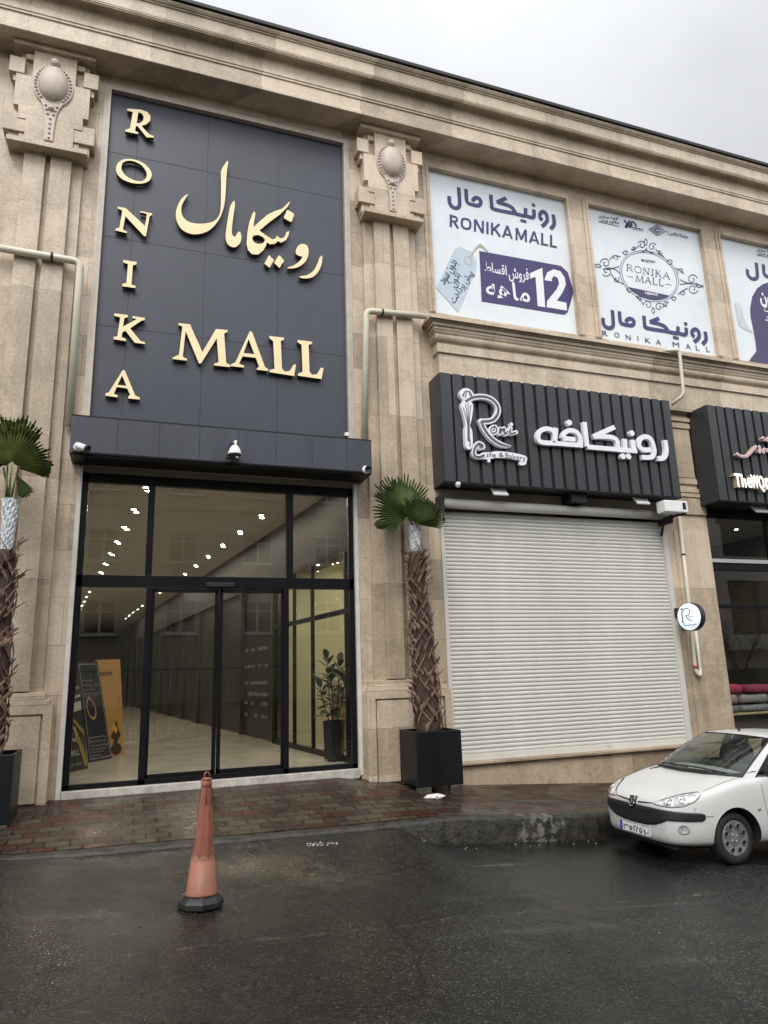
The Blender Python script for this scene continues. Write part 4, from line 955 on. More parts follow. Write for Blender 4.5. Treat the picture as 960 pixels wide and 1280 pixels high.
m = MB(); serif_line(m, 'RONIKA', (315, 500), (655, 568), 50, so, oo, PB); serif_line(m, 'MALL', (385, 585), (608, 625), 50, so, oo, PB)
stroke(m, [(318, 545), (362, 553)], 4, PB, .002, so, oo); stroke(m, [(622, 607), (668, 616)], 4, PB, .002, so, oo)
line_text(m, 'MOJDEH', c6(428, 425), c6(538, 440), 2.9, .01); m.build('serif_lettering', NAVY, b2)
def top_marks(mb, dx, dy, k=1.0):
    T = lambda x, y: (735+dx+x/6.4*k, 260+dy+y/6.4*k)
    line_text(mb, shape('ابنیه سازان'), T(84, 72), T(240, 92), 3.6*k, .012); line_text(mb, shape('مقاوم فرازی'), T(88, 104), T(248, 126), 3.6*k, .012)
    stroke(mb, [(0, 0), (160*k, 36*k)], 4, PB, .002, 6.4, T(90, 110)); 
    for q in ([(290, 95), (315, 125), (300, 155)], [(335, 100), (305, 155)], [(352, 108), (325, 155)], [(352, 108), (372, 118), (388, 148)], [(352, 130), (340, 155)]):
        stroke(mb, [(a*k, b_*k) for a, b_ in q], 17*k, PB-.001, .002, 6.4, T(0, 0), cap=False, smooth=False)
    stroke(mb, [(350*k, 152*k), (440*k, 172*k)], 7*k, PB, .002, 6.4, T(0, 0)); stroke(mb, [(355*k, 166*k), (440*k, 185*k)], 3, PB, .002, 6.4, T(0, 0))
    for r_ in (1, .72, .45):
        q = [(555+68*r_*a, 178+46*r_*b_+8*a*r_) for a, b_ in ((-1, 0), (0, -1), (1, 0), (0, 1), (-1, 0))]
        stroke(mb, [(a*k, b_*k) for a, b_ in q], 6*k, PB, .002, 6.4, T(0, 0), smooth=False, cap=False)
    stroke(mb, [(a*k, b_*k) for a, b_ in ell(555, 178, 14, 11, .2, 16)], 6*k, PB, .002, 6.4, T(0, 0), cap=False, smooth=False)
    stroke(mb, [(636*k, 180*k), (638*k, 212*k)], 3, PB, .002, 6.4, T(0, 0))
    line_text(mb, shape('رونیکا پلاس'), T(650, 210), T(800, 238), 3.8*k, .012)
m = MB(); top_marks(m, 0, 0); m.build('small_print', NAVY, b2)
# third banner, mostly outside the frame
b3 = banner(BAN[2], 'white banner with a violet rounded shape, farthest right over the shop ledge')
def c7(x, y): return (890+x/7.53, 290+y/7.53)
m = MB(); sh3 = [(350, 1212), (420, 1120), (412, 1040), (390, 920), (365, 800), (360, 720), (378, 610), (425, 530), (480, 490), (560, 465), (660, 480), (740, 560), (790, 690), (830, 900), (850, 1100), (930, 1260), (900, 1330)]
m.prism([on_plane(outline(sh3, 7.53, (890, 290)), PB)], PB, PB+.003); vio = m.build('violet_shape', PURPLE_D, b3)
m = MB(); f3 = lambda x, y: (x*1.20+250, y*1.0+.06*x+195)
ronika(m, f3, 34, 7.53, (890, 290), PB); m.build('persian_lettering', PURPLE_D, b3)
m = MB(); line_text(m, shape('بدون'), c7(455, 655), c7(640, 700), 12, .035, P2); line_text(m, shape('پیش پرداخت'), c7(490, 745), c7(760, 800), 8, .01, P2); line_text(m, shape('کارمزد'), c7(500, 830), c7(740, 885), 8, .01, P2)
m.build('white_lettering', WPRINT, vio)
m = MB(); top_marks(m, 200, 44, .85); m.build('small_print', NAVY, b3)
m = MB(); m.prism([on_plane(outline([(213, 665), (250, 670), (285, 710), (300, 800), (340, 890), (385, 930), (380, 950), (300, 910), (255, 880), (235, 790)], 7.53, (890, 290)), PB)], PB, PB+.002); m.build('grey_mark', M('grey bag print', (.55, .585, .61), .5), b3)
b5 = banner(FARWIN, 'pale grey banner in the tall opening at the far left edge')
# ================================================================== the two ribbed sign boxes
def ribbed_box(name, label, x0, x1, z0, z1, yf, pitch=.222):
    t = empty(name, ((x0+x1)/2, 9.94, z0), label, 'sign')
    m = MB(); m.box(x0, x1, yf+.055, 9.935, z0, z1); m.build('box', CLAD, t)
    prof = []; x = x0
    m = MB()
    k = 0
    while x < x1-.02:
        e = min(x+pitch, x1)
        fl = x+.165
        if k == 0: fl = x+.19
        pts = [(x, yf+.05), (x+.004, yf+.0), (x+.09, yf), (x+.092, yf+.002), (x+.094, yf+.002), (x+.096, yf), (min(fl, e), yf), (min(fl+.012, e), yf+.045), (e, yf+.05)]
        prof += pts if not prof else pts
        x = e; k += 1
    n = len(prof)
    m.add([(p[0], p[1], z) for z in (z0+.004, z1-.004) for p in prof], [(i, i+1, n+i+1, n+i) for i in range(n-1)])
    m.build('ribbed_front', CLAD, t)
    m = MB(); m.box(x0+.01, x1-.01, yf+.01, 9.93, z0-.012, z0-.0005); m.build('underside', BLACKM, t)
    c0 = None
    for q in range(1, k):
        if q % 2 == 0 or random.random() < .6:
            if c0 is None: m = MB(); m.box(x0+q*pitch-.055, x0+q*pitch-.005, yf+.02, yf+.054, z1-.002, z1+.022); c0 = m.build('end_clip', CREAM, t); q0 = q
            else: c = c0.copy(); COL.objects.link(c); c.location.x += (q-q0)*pitch
    return t
cafe = ribbed_box('cafe_sign', 'wide charcoal ribbed sign box with white cafe lettering over the cream shutter', 4.487, 9.13, 2.868, 4.70, 9.495)
YL = 9.42
def S3(pts): return pts
GREYL = M('grey letter inlay', (.10, .105, .115), .45)
m = MB(); s5, o5 = 5.0526, (660, 510); D5 = .074
CAF = [[(178, 125), (172, 210)], [(172, 218), (170, 165), (155, 140), (120, 130), (85, 140), (66, 170), (72, 205), (100, 218), (175, 222)], [(172, 222), (345, 236)],
       [(222, 190), (232, 158), (265, 140), (305, 150), (328, 180), (335, 232)], [(222, 190), (300, 198)],
       [(358, 88), (376, 243)], [(376, 245), (690, 272)], [(548, 120), (412, 180)], [(418, 178), (515, 182), (560, 200), (572, 250)], [(612, 195), (618, 262)], [(660, 200), (668, 240), (676, 270)], [(672, 262), (660, 222)],
       [(780, 262), (730, 262), (705, 240), (706, 205), (730, 182), (762, 185), (785, 210), (800, 270), (788, 305), (760, 312), (722, 310)], [(868, 202), (876, 262), (870, 300), (850, 318), (820, 318)]]
for k, p in enumerate(CAF): stroke(m, p, 30, YL+.0007*k, D5-.0007*k, s5, o5, cap=False, n=5)
for x, y in ((262, 92), (658, 158), (600, 305), (637, 305)):
    v = at(o5[0]+x/s5, o5[1]+y/s5, YL); disc(m, v.x, v.z, .052, YL, D5, 20)
m.build('persian_lettering', WHITE_L, cafe)
s7, o7 = 6.857, (560, 480)
m = MB(); i_ = MB()
def two_tone(pts, w_, wi, k=0, taper=None, sm=True):
    stroke(m, pts, w_, YL+.001*k, D5-.001*k, s7, o7, taper=taper, smooth=sm)
    if wi: stroke(i_, pts, wi, YL-.003-.0004*k, .003, s7, o7, taper=taper, smooth=sm, cap=False)
two_tone([(150, 150), (215, 115), (300, 107), (375, 130), (425, 185), (430, 245), (395, 300), (345, 318), (290, 320)], 50, 24, 0)
two_tone([(285, 318), (310, 380), (360, 450), (430, 505), (500, 528), (535, 532)], 50, 24, 1, [(0, 1), (.6, 1), (1, .3)])
m.prism([on_plane(outline(smooth_path([(112, 190), (125, 152), (165, 138), (206, 160), (216, 200), (205, 290), (190, 360), (207, 400), (213, 520), (195, 556), (165, 556), (150, 520), (144, 390), (152, 360), (140, 290)], 5, True), s7, o7), YL-.0012)], YL-.0012, YL+D5)
v = at(o7[0]+160/s7, o7[1]+92/s7, YL)
m.prism([[(v.x+.125*math.cos(k*.2618), v.z+.115*math.sin(k*.2618)) for k in range(24)]], YL-.0024, YL+D5)
for p in ([(130, 200), (160, 300), (172, 360)], [(150, 170), (165, 270), (175, 360)], [(172, 160), (175, 270), (178, 360)], [(195, 180), (185, 290), (182, 360)]): stroke(i_, p, 7, YL-.005, .002, s7, o7, cap=False)
stroke(i_, [(176, 365), (178, 480)], 22, YL-.006, .002, s7, o7); stroke(i_, [(190, 480), (190, 530)], 9, YL-.008, .002, s7, o7)
for p in ([(128, 110), (140, 80)], [(148, 118), (158, 68)], [(190, 100), (182, 70)], [(200, 105), (196, 85)], [(125, 100), (150, 62), (190, 68), (205, 100)]): stroke(i_, p, 8, YL-.007, .002, s7, o7, cap=False)
for k, p in enumerate(([(398, 362), (375, 375), (368, 400), (385, 420), (410, 412), (420, 390), (410, 368), (398, 362)], [(440, 425), (455, 378), (452, 420)], [(452, 412), (475, 382), (488, 390), (485, 425), (500, 425)], [(500, 425), (518, 400)], [(538, 378), (530, 412), (545, 424), (585, 412)], [(537, 380), (530, 412)],
                       [(288, 520), (265, 508), (235, 540), (222, 590), (240, 620), (280, 622), (315, 605)], [(300, 540), (290, 515), (275, 545)])):
    two_tone(p, 36 if k < 6 else 44, 10 if k < 6 else 16, 2+k)
v = at(o7[0]+545/s7, o7[1]+345/s7, YL); disc(m, v.x, v.z, .03, YL, D5)
stroke(m, [(300, 618), (360, 612), (420, 605), (500, 608), (600, 625), (655, 640)], 58, YL+.014, D5-.014, s7, o7)
stroke(m, [(350, 625), (352, 660)], 26, YL+.015, D5-.015, s7, o7); stroke(m, [(660, 640), (655, 675), (625, 680)], 34, YL+.016, D5-.016, s7, o7)
def c9(x, y): return (560+x/s7, 480+y/s7)
line_text(i_, 'afe', c9(318, 622), c9(412, 630), 6.0, .0, YL-.004+.016); line_text(i_, '&', c9(438, 624), c9(478, 628), 5.5, .01, YL+.012); line_text(i_, 'Bakery', c9(492, 632), c9(668, 658), 6.2, .0, YL+.012)
m.build('logo_lettering', WHITE_L, cafe); i_.build('logo_inlay', GREYL, cafe)

shop = ribbed_box('shop_sign', 'charcoal ribbed sign box with a pink swash and white lit letters at the right edge', 9.87, 15.0, 2.835, 4.67, 9.40, .225)
TAN = M('tan letter return', (.42, .33, .19), .5)
YS = 9.30
m = MB(); r_ = MB()
def c8(x, y): return (900+x/14.22, 530+y/14.22)
a, b_ = at(*c8(285, 1100), YS), at(*c8(900, 1205), YS)
for body, A0, A1, hh in (('T', (283, 1108), (385, 1118), 16.2), ('h', (398, 1112), (475, 1122), 15.6), ('e', (497, 1118), (582, 1130), 12.0), ('W', (575, 1128), (705, 1142), 15.8), ('Q', (706, 1146), (800, 1160), 16.2), ('r', (822, 1150), (900, 1160), 13), ('l', (912, 1164), (930, 1168), 16.5), ('d', (950, 1168), (1040, 1180), 16.5)):
    aa, bb = at(*c8(*A0), YS), at(*c8(*A1), YS); h0 = at(c8(*A0)[0], c8(*A0)[1]-hh, YS)-aa; h0.x = h0.y = 0
    text_on(m, body, aa, bb, h0, .018, .004); q = Vector((0, .006, 0)); text_on(r_, body, aa+Vector((0, .13, 0)), bb+Vector((0, .13, 0)), h0, .018, .125)
r_.build('letter_return', TAN, shop)
m.build('latin_lettering', emit('white lit letter', (.95, 1, .98), 1.1), shop)
m = MB(); r_ = MB(); p_ = MB()
for k, p in enumerate(([(310, 525), (360, 560), (430, 575), (500, 555), (570, 480), (640, 395)], [(700, 400), (712, 430), (708, 500)], [(775, 500), (800, 440), (830, 480), (900, 430), (980, 380), (1040, 260)], [(760, 270), (775, 240), (790, 275), (760, 270)], [(840, 290), (860, 250), (930, 300), (1000, 240)], [(1060, 400), (1120, 430), (1180, 330)])):
    stroke(m, p, 44, YS+.0006*k, .01, 14.22, (900, 530)); stroke(r_, p, 40, YS+.012+.0005*k, .10, 14.22, (900, 530), cap=False)
    stroke(p_, p, 17, YS-.003-.0003*k, .002, 14.22, (900, 530), cap=False)
m.build('calligraphy', WHITE_L, shop); r_.build('calligraphy_return', TAN, shop); p_.build('pink_inlay', M('pink inlay', (.62, .09, .26), .4), shop)

# ================================================================== cream roller shutter
sht = empty('roller_shutter', (6.84, 9.93, -1.3), 'closed cream ribbed roller shutter under the cafe sign', 'shutter')
prof = []; z = -1.245; p_ = .0635
while z < 2.50:
    for k, d in ((0, .0), (.004, -.006), (.018, -.013), (.035, -.015), (.052, -.011), (.058, -.004), (.0605, .004)): prof.append((9.955+d, z+k))
    z += p_
m = MB(); m.extrude_x(prof, 4.60, 8.965, False); m.build('curtain', CREAM, sht)
m = MB(); m.bbox(4.60, 8.965, 9.935, 9.97, -1.34, -1.243, .006); m.tube([(7.38, 9.93, -1.26), (7.38, 9.925, -1.26)], .03); m.build('bottom_rail', CREAM, sht)
for a, b_ in ((4.555, 4.62), (8.945, 9.035)): m = MB(); m.bbox(a, b_, 9.89, 9.99, -1.345, 2.5, .006); m.build('guide_rail', CREAM, sht)
m = MB(); m.lathe([(.08, -.0), (.08, 4.43)], n=24, M=Matrix.Translation((4.57, 9.83, 2.60)) @ Matrix.Rotation(math.pi/2, 4, 'Y')); m.build('roll', CREAM, sht)
m = MB(); m.bbox(4.50, 4.568, 9.72, 9.95, 2.44, 2.72, .02); m.tube([(4.54, 9.73, 2.45), (4.54, 9.73, 2.25)], .012); m.build('end_bracket', BLACKM, sht); m = MB(); m.box(6.86, 7.16, 9.6, 9.93, 2.70, 2.86); m.build('hanger', BLACKM, sht)
m = MB(); m.box(4.56, 9.03, 9.90, 9.97, 2.66, 2.862); m.build('header', M('khaki header', (.27, .25, .17), .6), sht)  # one even khaki, darker than the cream curtain
m = MB(); m.bbox(8.62, 9.12, 9.40, 9.62, 2.57, 2.775, .012); mo = m.build('motor_box', WHITE, sht)
m = MB(); m.box(9.00, 9.07, 9.396, 9.41, 2.62, 2.74); m.tube([(9.1, 9.45, 2.56), (8.97, 9.6, 2.54), (8.93, 9.85, 2.42), (8.93, 9.92, 2.25)], .022); m.box(8.90, 8.94, 9.6, 9.93, 2.42, 2.56); m.build('motor_bracket', BLACKM, sht)

# ================================================================== pipes
def fillet(path, r=.12, n=5):
    out = [Vector(path[0])]
    for a, b_, c in zip(path, path[1:], path[2:]):
        a, b_, c = Vector(a), Vector(b_), Vector(c)
        u = (a-b_).normalized()*min(r, (a-b_).length*.45); v = (c-b_).normalized()*min(r, (c-b_).length*.45)
        for k in range(n+1):
            t = k/n; out.append((b_+u)*(1-t)**2+b_*2*t*(1-t)+(b_+v)*t*t)
    out.append(Vector(path[-1])); return out
def pipe(label, path, r, clips=(), mat=CREAM_T, name='drain_pipe', rr=.12, group=None):
    t = empty(name, path[-1], label, 'pipe')
    m = MB(); m.tube(fillet(path, rr), r, 14); m.build('tube', mat, t)
    m = MB()
    for p, d in clips:
        d = Vector(d).normalized(); m.tube([Vector(p)-d*.015, Vector(p)+d*.015], r*1.16, 14)
    if clips: m.build('clip', BLACKM, t)
    return t
pipe('thick cream drain pipe bending down at the left of the dark sign', [(-3.2, 9.73, 5.86), (-.93, 9.73, 5.82), (-.93, 9.73, 5.6), (-.93, 9.86, 3.40)], .052, [((-1.3, 9.73, 5.83), (1, 0, 0))])
pipe('thick cream drain pipe bending over the pilaster right of the dark sign', [(4.45, 9.73, 5.80), (3.34, 9.73, 5.73), (3.335, 9.73, 5.5), (3.305, 9.88, 3.44)], .052, [((3.62, 9.73, 5.745), (1, 0, 0))])
pipe('thin cream pipe running over the ledge to the cafe sign corner', [(9.10, 9.60, 5.74), (9.50, 9.50, 5.76), (9.46, 9.50, 4.86), (9.30, 9.66, 4.70)], .032, rr=.06)
v0, v1, v2 = at(848, 650, 9.86), at(868, 835, 9.86), at(871, 843, 9.86)
pipe('thin cream pipe with a looped end on the stone pier by the round sign', [(9.31, 9.84, 2.62), (9.28, 9.84, 1.0), (9.235, 9.84, -.13), (9.29, 9.80, -.24), (9.34, 9.84, -.13), (9.345, 9.84, .62)], .032, [((9.30, 9.84, 1.9), (0, 0, 1))], rr=.06)
m = MB(); m.tube([(9.235, 9.835, -.10), (9.238, 9.835, -.05)], .036); tag(m.build('pipe_valve', M('red valve', (.4, .06, .04), .4)), 'small red valve on the looped end of the thin cream pipe', 'valve')

# ================================================================== round lit sign
q = at(864, 771, 9.52)
rs = empty('round_sign', (q.x, q.y, q.z), 'round white lit blade sign with a cafe logo on the stone pier', 'sign')
rot = Matrix.Translation(q) @ Matrix.Rotation(math.radians(-80), 4, 'Z') @ Matrix.Rotation(math.pi/2, 4, 'X')
m = MB(); m.lathe([(.232, -.06), (.24, -.052), (.24, .052), (.232, .06)], n=40, M=rot); m.build('drum', M('navy drum', (.02, .02, .035), .4), rs)
m = MB(); m.lathe([(.226, .0605), (0, .0606)], n=40, M=rot); m.lathe([(.226, -.0605), (0, -.0606)], n=40, M=rot); m.build('lit_face', emit('lit acrylic face', (.86, .96, 1.0), .62), rs)
def disc_pt(x, y): return rot @ Vector((x, y, .062))
m = MB()
for p, w_ in (([(-.13, -.10), (-.125, .10)], .010), ([(-.12, .10), (-.05, .145), (.02, .12), (.02, .05), (-.06, .02)], .008), ([(-.06, .02), (-.01, -.04), (.05, -.075)], .009), ([(-.14, .13), (-.12, .15), (-.10, .135)], .010),
              ([(-.01, .0), (.0, .02), (.02, .0), (.01, -.015), (-.01, .0)], .004), ([(.035, -.01), (.045, .015), (.055, -.01), (.075, .01), (.09, -.005)], .004), ([(-.10, -.10), (-.12, -.12), (-.09, -.15), (-.05, -.135), (-.02, -.15), (.02, -.13), (.06, -.15), (.10, -.13), (.13, -.15)], .005)):
    P3 = [disc_pt(*a) for a in smooth_path(p, 4)]
    m.tube(P3, w_*1.15, 5)
m.build('logo', NAVY, rs)
m = MB(); m.tube([q+Vector((.0, .22, .09)), Vector((q.x+.04, 9.88, q.z+.10))], .022); m.build('wall_arm', CREAM_T, rs); m = MB(); m.bbox(q.x-.02, q.x+.10, 9.84, 9.885, q.z+.02, q.z+.18, .01); m.build('wall_plate', BLACKM, rs); m = MB(); m.bbox(q.x+.10, q.x+.17, 9.80, 9.87, q.z-.2, q.z+.02, .008); m.build('power_box', BLACKM, rs)

# ================================================================== cameras and floodlights
def bullet(label, p, aim, s=1.0):
    t = empty('security_camera', p, label, 'security camera')
    p = Vector(p); aim = Vector(aim).normalized()
    m = MB(); m.lathe([(.062*s, 0), (.062*s, .02), (.05*s, .034), (.028*s, .045), (0, .046)], p, 24, M=Matrix.Rotation(math.pi/2, 4, 'X')); m.build('base', WHITE, t)
    e = p+Vector((0, -.075*s, .0))
    m = MB(); m.tube([p+Vector((0, -.035, 0)), e], .017*s)
    M_ = aim.to_track_quat('Z', 'Y').to_matrix().to_4x4(); M_.translation = e-aim*.03*s
    m.lathe([(0, -.001), (.035*s, 0), (.042*s, .012), (.042*s, .155*s), (.046*s, .165*s)], n=20, M=M_); m.build('body', WHITE, t)
    m = MB(); m.lathe([(.046*s, .165*s), (.046*s, .20*s), (.038*s, .202*s), (.034*s, .19*s), (0, .189*s)], n=20, M=M_); m.build('lens_hood', BLACKM, t)
    return t
bullet('white bullet camera on the left end of the canopy', (-.765, 9.488, 2.985), (.75, -.5, -.35))
bullet('white bullet camera on the right end of the canopy', (3.19, 9.488, 2.955), (-.25, -.9, -.30))
t = empty('dome_camera', (1.235, 9.40, 3.05), 'white hanging dome camera at the middle of the canopy', 'security camera')
p = (1.235, 9.37, 3.06)
m = MB(); m.lathe([(.092, -.055), (.094, -.045), (.088, -.02), (.072, .03), (.045, .07), (.02, .085), (0, .087)], p, 28); m.tube([(1.245, 9.37, 3.13), (1.245, 9.37, 3.20), (1.24, 9.48, 3.22)], .02); m.build('housing', WHITE, t)
m = MB(); m.lathe([(0, -.135), (.04, -.128), (.062, -.10), (.068, -.07), (.09, -.056)], p, 24); m.bbox(1.12, 1.19, 9.36, 9.42, 2.95, 3.01, .01); m.build('dome', M('smoked dome', (.02, .02, .022), .12), t)
m = MB(); m.lathe([(0, -.118), (.022, -.116), (.022, -.09), (0, -.089)], (1.26, 9.315, 3.05), 14); m.build('lens', M('lens glass', (.35, .3, .3), .1), t)
m = MB(); m.tube([(1.19, 9.486, 3.23), (1.17, 9.485, 3.13), (1.17, 9.42, 3.10)], .012); m.build('cable', BLACKM, t)
t = empty('wall_spotlight', (2.985, 9.80, 3.52), 'tiny white spotlight standing on the right end of the canopy', 'spotlight')
m = MB(); m.bbox(2.955, 3.015, 9.74, 9.82, 3.56, 3.62, .006); m.build('head', WHITE, t); m = MB(); m.tube([(2.985, 9.80, 3.436), (2.985, 9.80, 3.56)], .012); m.bbox(2.93, 2.96, 9.76, 9.80, 3.5, 3.57, .004); m.build('bracket', BLACKM, t)
def flood(label, x, z, y=9.62, wd=.27):
    t = empty('floodlight', (x, y, z), label, 'floodlight')
    Mx = Matrix.Translation((x, y, z-.07)) @ Matrix.Rotation(math.radians(52), 4, 'X')
    bm = bmesh.new(); bmesh.ops.create_cube(bm, size=1)
    for v in bm.verts: v.co = Vector((v.co.x*wd, v.co.y*.20, v.co.z*.035))
    bmesh.ops.bevel(bm, geom=bm.edges[:], offset=.008, segments=2, affect='EDGES')
    m = MB(); m.bm(bm, Mx); m.build('case', WHITE, t)
    m = MB(); m.add([Mx @ Vector((a, b_, -.0185)) for a, b_ in ((-wd*.42, -.08), (wd*.42, -.08), (wd*.42, .08), (-wd*.42, .08))], [(0, 1, 2, 3)]); m.build('lens', M('frosted lens', (.52, .53, .52), .35), t)
    m = MB(); m.tube([(x-wd*.45, y, z-.07), (x-wd*.45, y, z+.0), (x+wd*.45, y, z+.0), (x+wd*.45, y, z-.07)], .008, 6); m.build('yoke', WHITE, t)
flood('small white floodlight under the cafe sign, the one nearest the palm', 5.50, 2.865)
flood('small white floodlight under the cafe sign, the one beside the motor box', 8.31, 2.865)
flood('small pale floodlight under the shop sign at the right edge', 11.0, 2.835, 9.58, .34)
t = empty('cone_sensor', (4.72, 9.52, 2.86), 'small white cone sensor under the left corner of the cafe sign', 'sensor')
m = MB(); m.lathe([(.045, .0), (.05, -.02), (.03, -.07), (0, -.085)], (4.72, 9.53, 2.868), 14); m.build('cone', WHITE, t)

# ================================================================== fabric shop at the right
sg = MB()
for a, b_, c, d in ((10.02, 10.07, -1.35, 2.7), (11.55, 11.64, -1.35, 2.7), (13.2, 13.29, -1.35, 2.7), (10.02, 14.6, -1.35, -1.25), (10.02, 14.6, 2.66, 2.86), (10.02, 14.6, 1.66, 1.80), (10.02, 14.6, .96, 1.03)): sg.bbox(a, b_, 9.99, 10.07, c, d, .004)
front2 = sg.build('shop_window_frame', BLACK, mall)
m = MB(); m.box(10.02, 14.6, 9.972, 9.99, 1.802, 1.87); m.build('silver_strip', M('ribbed silver strip', (.45, .44, .46), .4, var=.4, scale=60), front2)
for a, b_ in ((10.05, 11.57), (11.62, 13.22), (13.27, 14.6)):
    for c, d in ((-1.27, .98), (1.01, 1.68), (1.78, 2.68)):
        m = MB(); m.add([(a, 10.035, c), (b_, 10.035, c), (b_, 10.035, d), (a, 10.035, d)], [(0, 1, 2, 3)]); m.build('pane', GLASS, front2)
m = MB(); m.add([(9.7, 10.17, -1.4), (15, 10.17, -1.4), (15, 15, -1.4), (9.7, 15, -1.4)], [(0, 1, 2, 3)]); m.add([(9.7, 15, -1.4), (15, 15, -1.4), (15, 15, 3.2), (9.7, 15, 3.2)], [(0, 1, 2, 3)])
quadwall(m, 9.7, 10.17, 9.7, 15, -1.4, 3.2); quadwall(m, 15, 10.17, 15, 15, -1.4, 3.2); m.build('shop_interior', M('dim shop wall', (.12, .115, .105), .7, var=.3, scale=.7), mall)
m = MB(); m.add([(9.7, 10.17, 3.1), (15, 10.17, 3.1), (15, 15, 3.1), (9.7, 15, 3.1)], [(0, 1, 2, 3)]); m.build('shop_ceiling', M('shop ceiling', (.5, .5, .48), .7), mall)
for k, (x, y) in enumerate(((11.0, 11.2), (11.9, 12.4), (12.8, 11.2), (11.2, 13.4), (13.6, 12.6))):
    c = copy_tree(proto); c.location = (x, y, 3.098+ZO); c['label'] = 'round spotlight in the ceiling of the fabric shop at the right'; c['group'] = 'spotlights in the fabric shop'
m = MB(); m.bbox(9.95, 13.6, 10.35, 11.1, -.97, -.93, .006)
for x in (10.1, 11.4, 13.4): m.box(x, x+.05, 10.4, 10.45, -1.4, -.97)
t = tag(m.build('display_table', M('pale wood', (.42, .36, .17), .5)), 'low pale wooden display table in the fabric shop window', 'table')
def bolt(label, x, y, z, l, w_, h, col, pat=.3, sc=30):
    bm = bmesh.new(); bmesh.ops.create_uvsphere(bm, u_segments=20, v_segments=12, radius=1)
    for v in bm.verts:
        f = lambda a: math.copysign(abs(a)**.45, a)
        v.co = Vector((f(v.co.x)*l/2, f(v.co.y)*w_/2, f(v.co.z)*h/2*(1+.12*math.sin(v.co.x*5+x*9))))
    m = MB(); m.bm(bm, Matrix.Translation((x, y, z+h/2)), True)
    tag(m.build('folded_fabric', M('patterned fabric', col, .85, var=pat, scale=sc, bump=.3)), label, 'fabric', 'folded fabrics on the display table')
bolt('folded grey patterned fabric at the bottom left of the shop window pile', 10.35, 10.6, -.93, .72, .5, .14, (.16, .17, .17), .6)
bolt('folded grey patterned fabric at the bottom right of the shop window pile', 11.08, 10.6, -.93, .72, .5, .14, (.20, .21, .22), .6)
bolt('folded plain tan fabric at the middle left of the shop window pile', 10.32, 10.6, -.78, .76, .5, .19, (.30, .25, .19), .15, 8)
bolt('folded grey speckled fabric at the middle right of the shop window pile', 11.08, 10.6, -.78, .74, .5, .17, (.24, .24, .23), .7, 45)
bolt('folded crimson fabric on top of the shop window pile', 10.42, 10.6, -.59, .86, .5, .17, (.32, .035, .085), .4, 14)
bolt('folded wine red fabric on top of the pile at the picture edge', 11.3, 10.6, -.60, .7, .5, .15, (.22, .03, .08), .4, 14)
# ================================================================== planters and palms
POT = M('black fibre planter', (.008, .0095, .011), .4, var=.25, scale=4, streak=True, spec=.22)
SOIL = M('dark soil', (.03, .022, .016), .95, bump=.6, bscale=30)
def planter(label, x0, x1, y0, y1, z0, z1):
    t = empty('planter', ((x0+x1)/2, (y0+y1)/2, z0), label, 'planter', 'square black planters by the entrance')
    m = MB(); w_ = .03
    m.bbox(x0, x1, y0, y0+w_, z0, z1, .006); m.bbox(x0, x1, y1-w_, y1, z0, z1, .006)
    m.bbox(x0, x0+w_, y0+w_*.9, y1-w_*.9, z0, z1-.001, .006); m.bbox(x1-w_, x1, y0+w_*.9, y1-w_*.9, z0, z1-.001, .006); m.box(x0+.01, x1-.01, y0+.01, y1-.01, z0+.01, z0+.03)
    m.build('body', POT, t)
    m = MB(); m.box(x0+.025, x1-.025, y0+.025, y1-.025, z1-.12, z1-.06); m.build('soil', SOIL, t)
planter('square black planter right of the entrance, the one standing on bricks', 3.66, 4.32, 9.05, 9.70, -1.50, -.80)
planter('square black planter at the left edge of the picture, left of the entrance', -1.80, -1.125, 8.77, 9.40, -1.44, -.74)
for k, (x, y, lb) in enumerate(((3.76, 9.12, 'flat grey brick under the left front corner of the planter'), (4.22, 9.12, 'flat grey brick under the right front corner of the planter'))):
    z = pk(x)+(pw(x)-pk(x))*(y-7.7)/2.25
    m = MB(); m.bbox(x-.09, x+.09, y-.07, y+.05, z-.01, -1.503, .008); tag(m.build('brick', KERB), lb, 'brick')
x, y = -1.2, 8.84; z = pk(x)+(pw(x)-pk(x))*(y-7.7)/2.25
for yy in (8.84, 9.3):
    z = pk(x)+(pw(x)-pk(x))*(yy-7.7)/2.25
    for xx in (-1.7, -1.22): m = MB(); m.bbox(xx-.08, xx+.08, yy-.06, yy+.06, z-.02, -1.443, .008); tag(m.build('brick', KERB), 'flat grey brick under the planter at the left edge', 'brick', 'bricks under the left planter')
TRUNK = M('palm trunk fibre', (.06, .034, .022), .9, var=.6, scale=22, bump=.8, bscale=60)
BOOT = M('dry palm leaf base', (.145, .088, .06), .75, var=.6, scale=9, bump=.4, bscale=50)
WRAP = M('silver plastic wrap', (.50, .53, .55), .3, var=.45, scale=24, bump=1.0, bscale=26)
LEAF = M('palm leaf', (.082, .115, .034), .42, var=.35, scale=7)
LEAF_L = M('pale palm leaf', (.15, .185, .055), .42, var=.3, scale=7)  # paler yellow-green for petioles and the left palm's pale fronds
nt = LEAF.node_tree
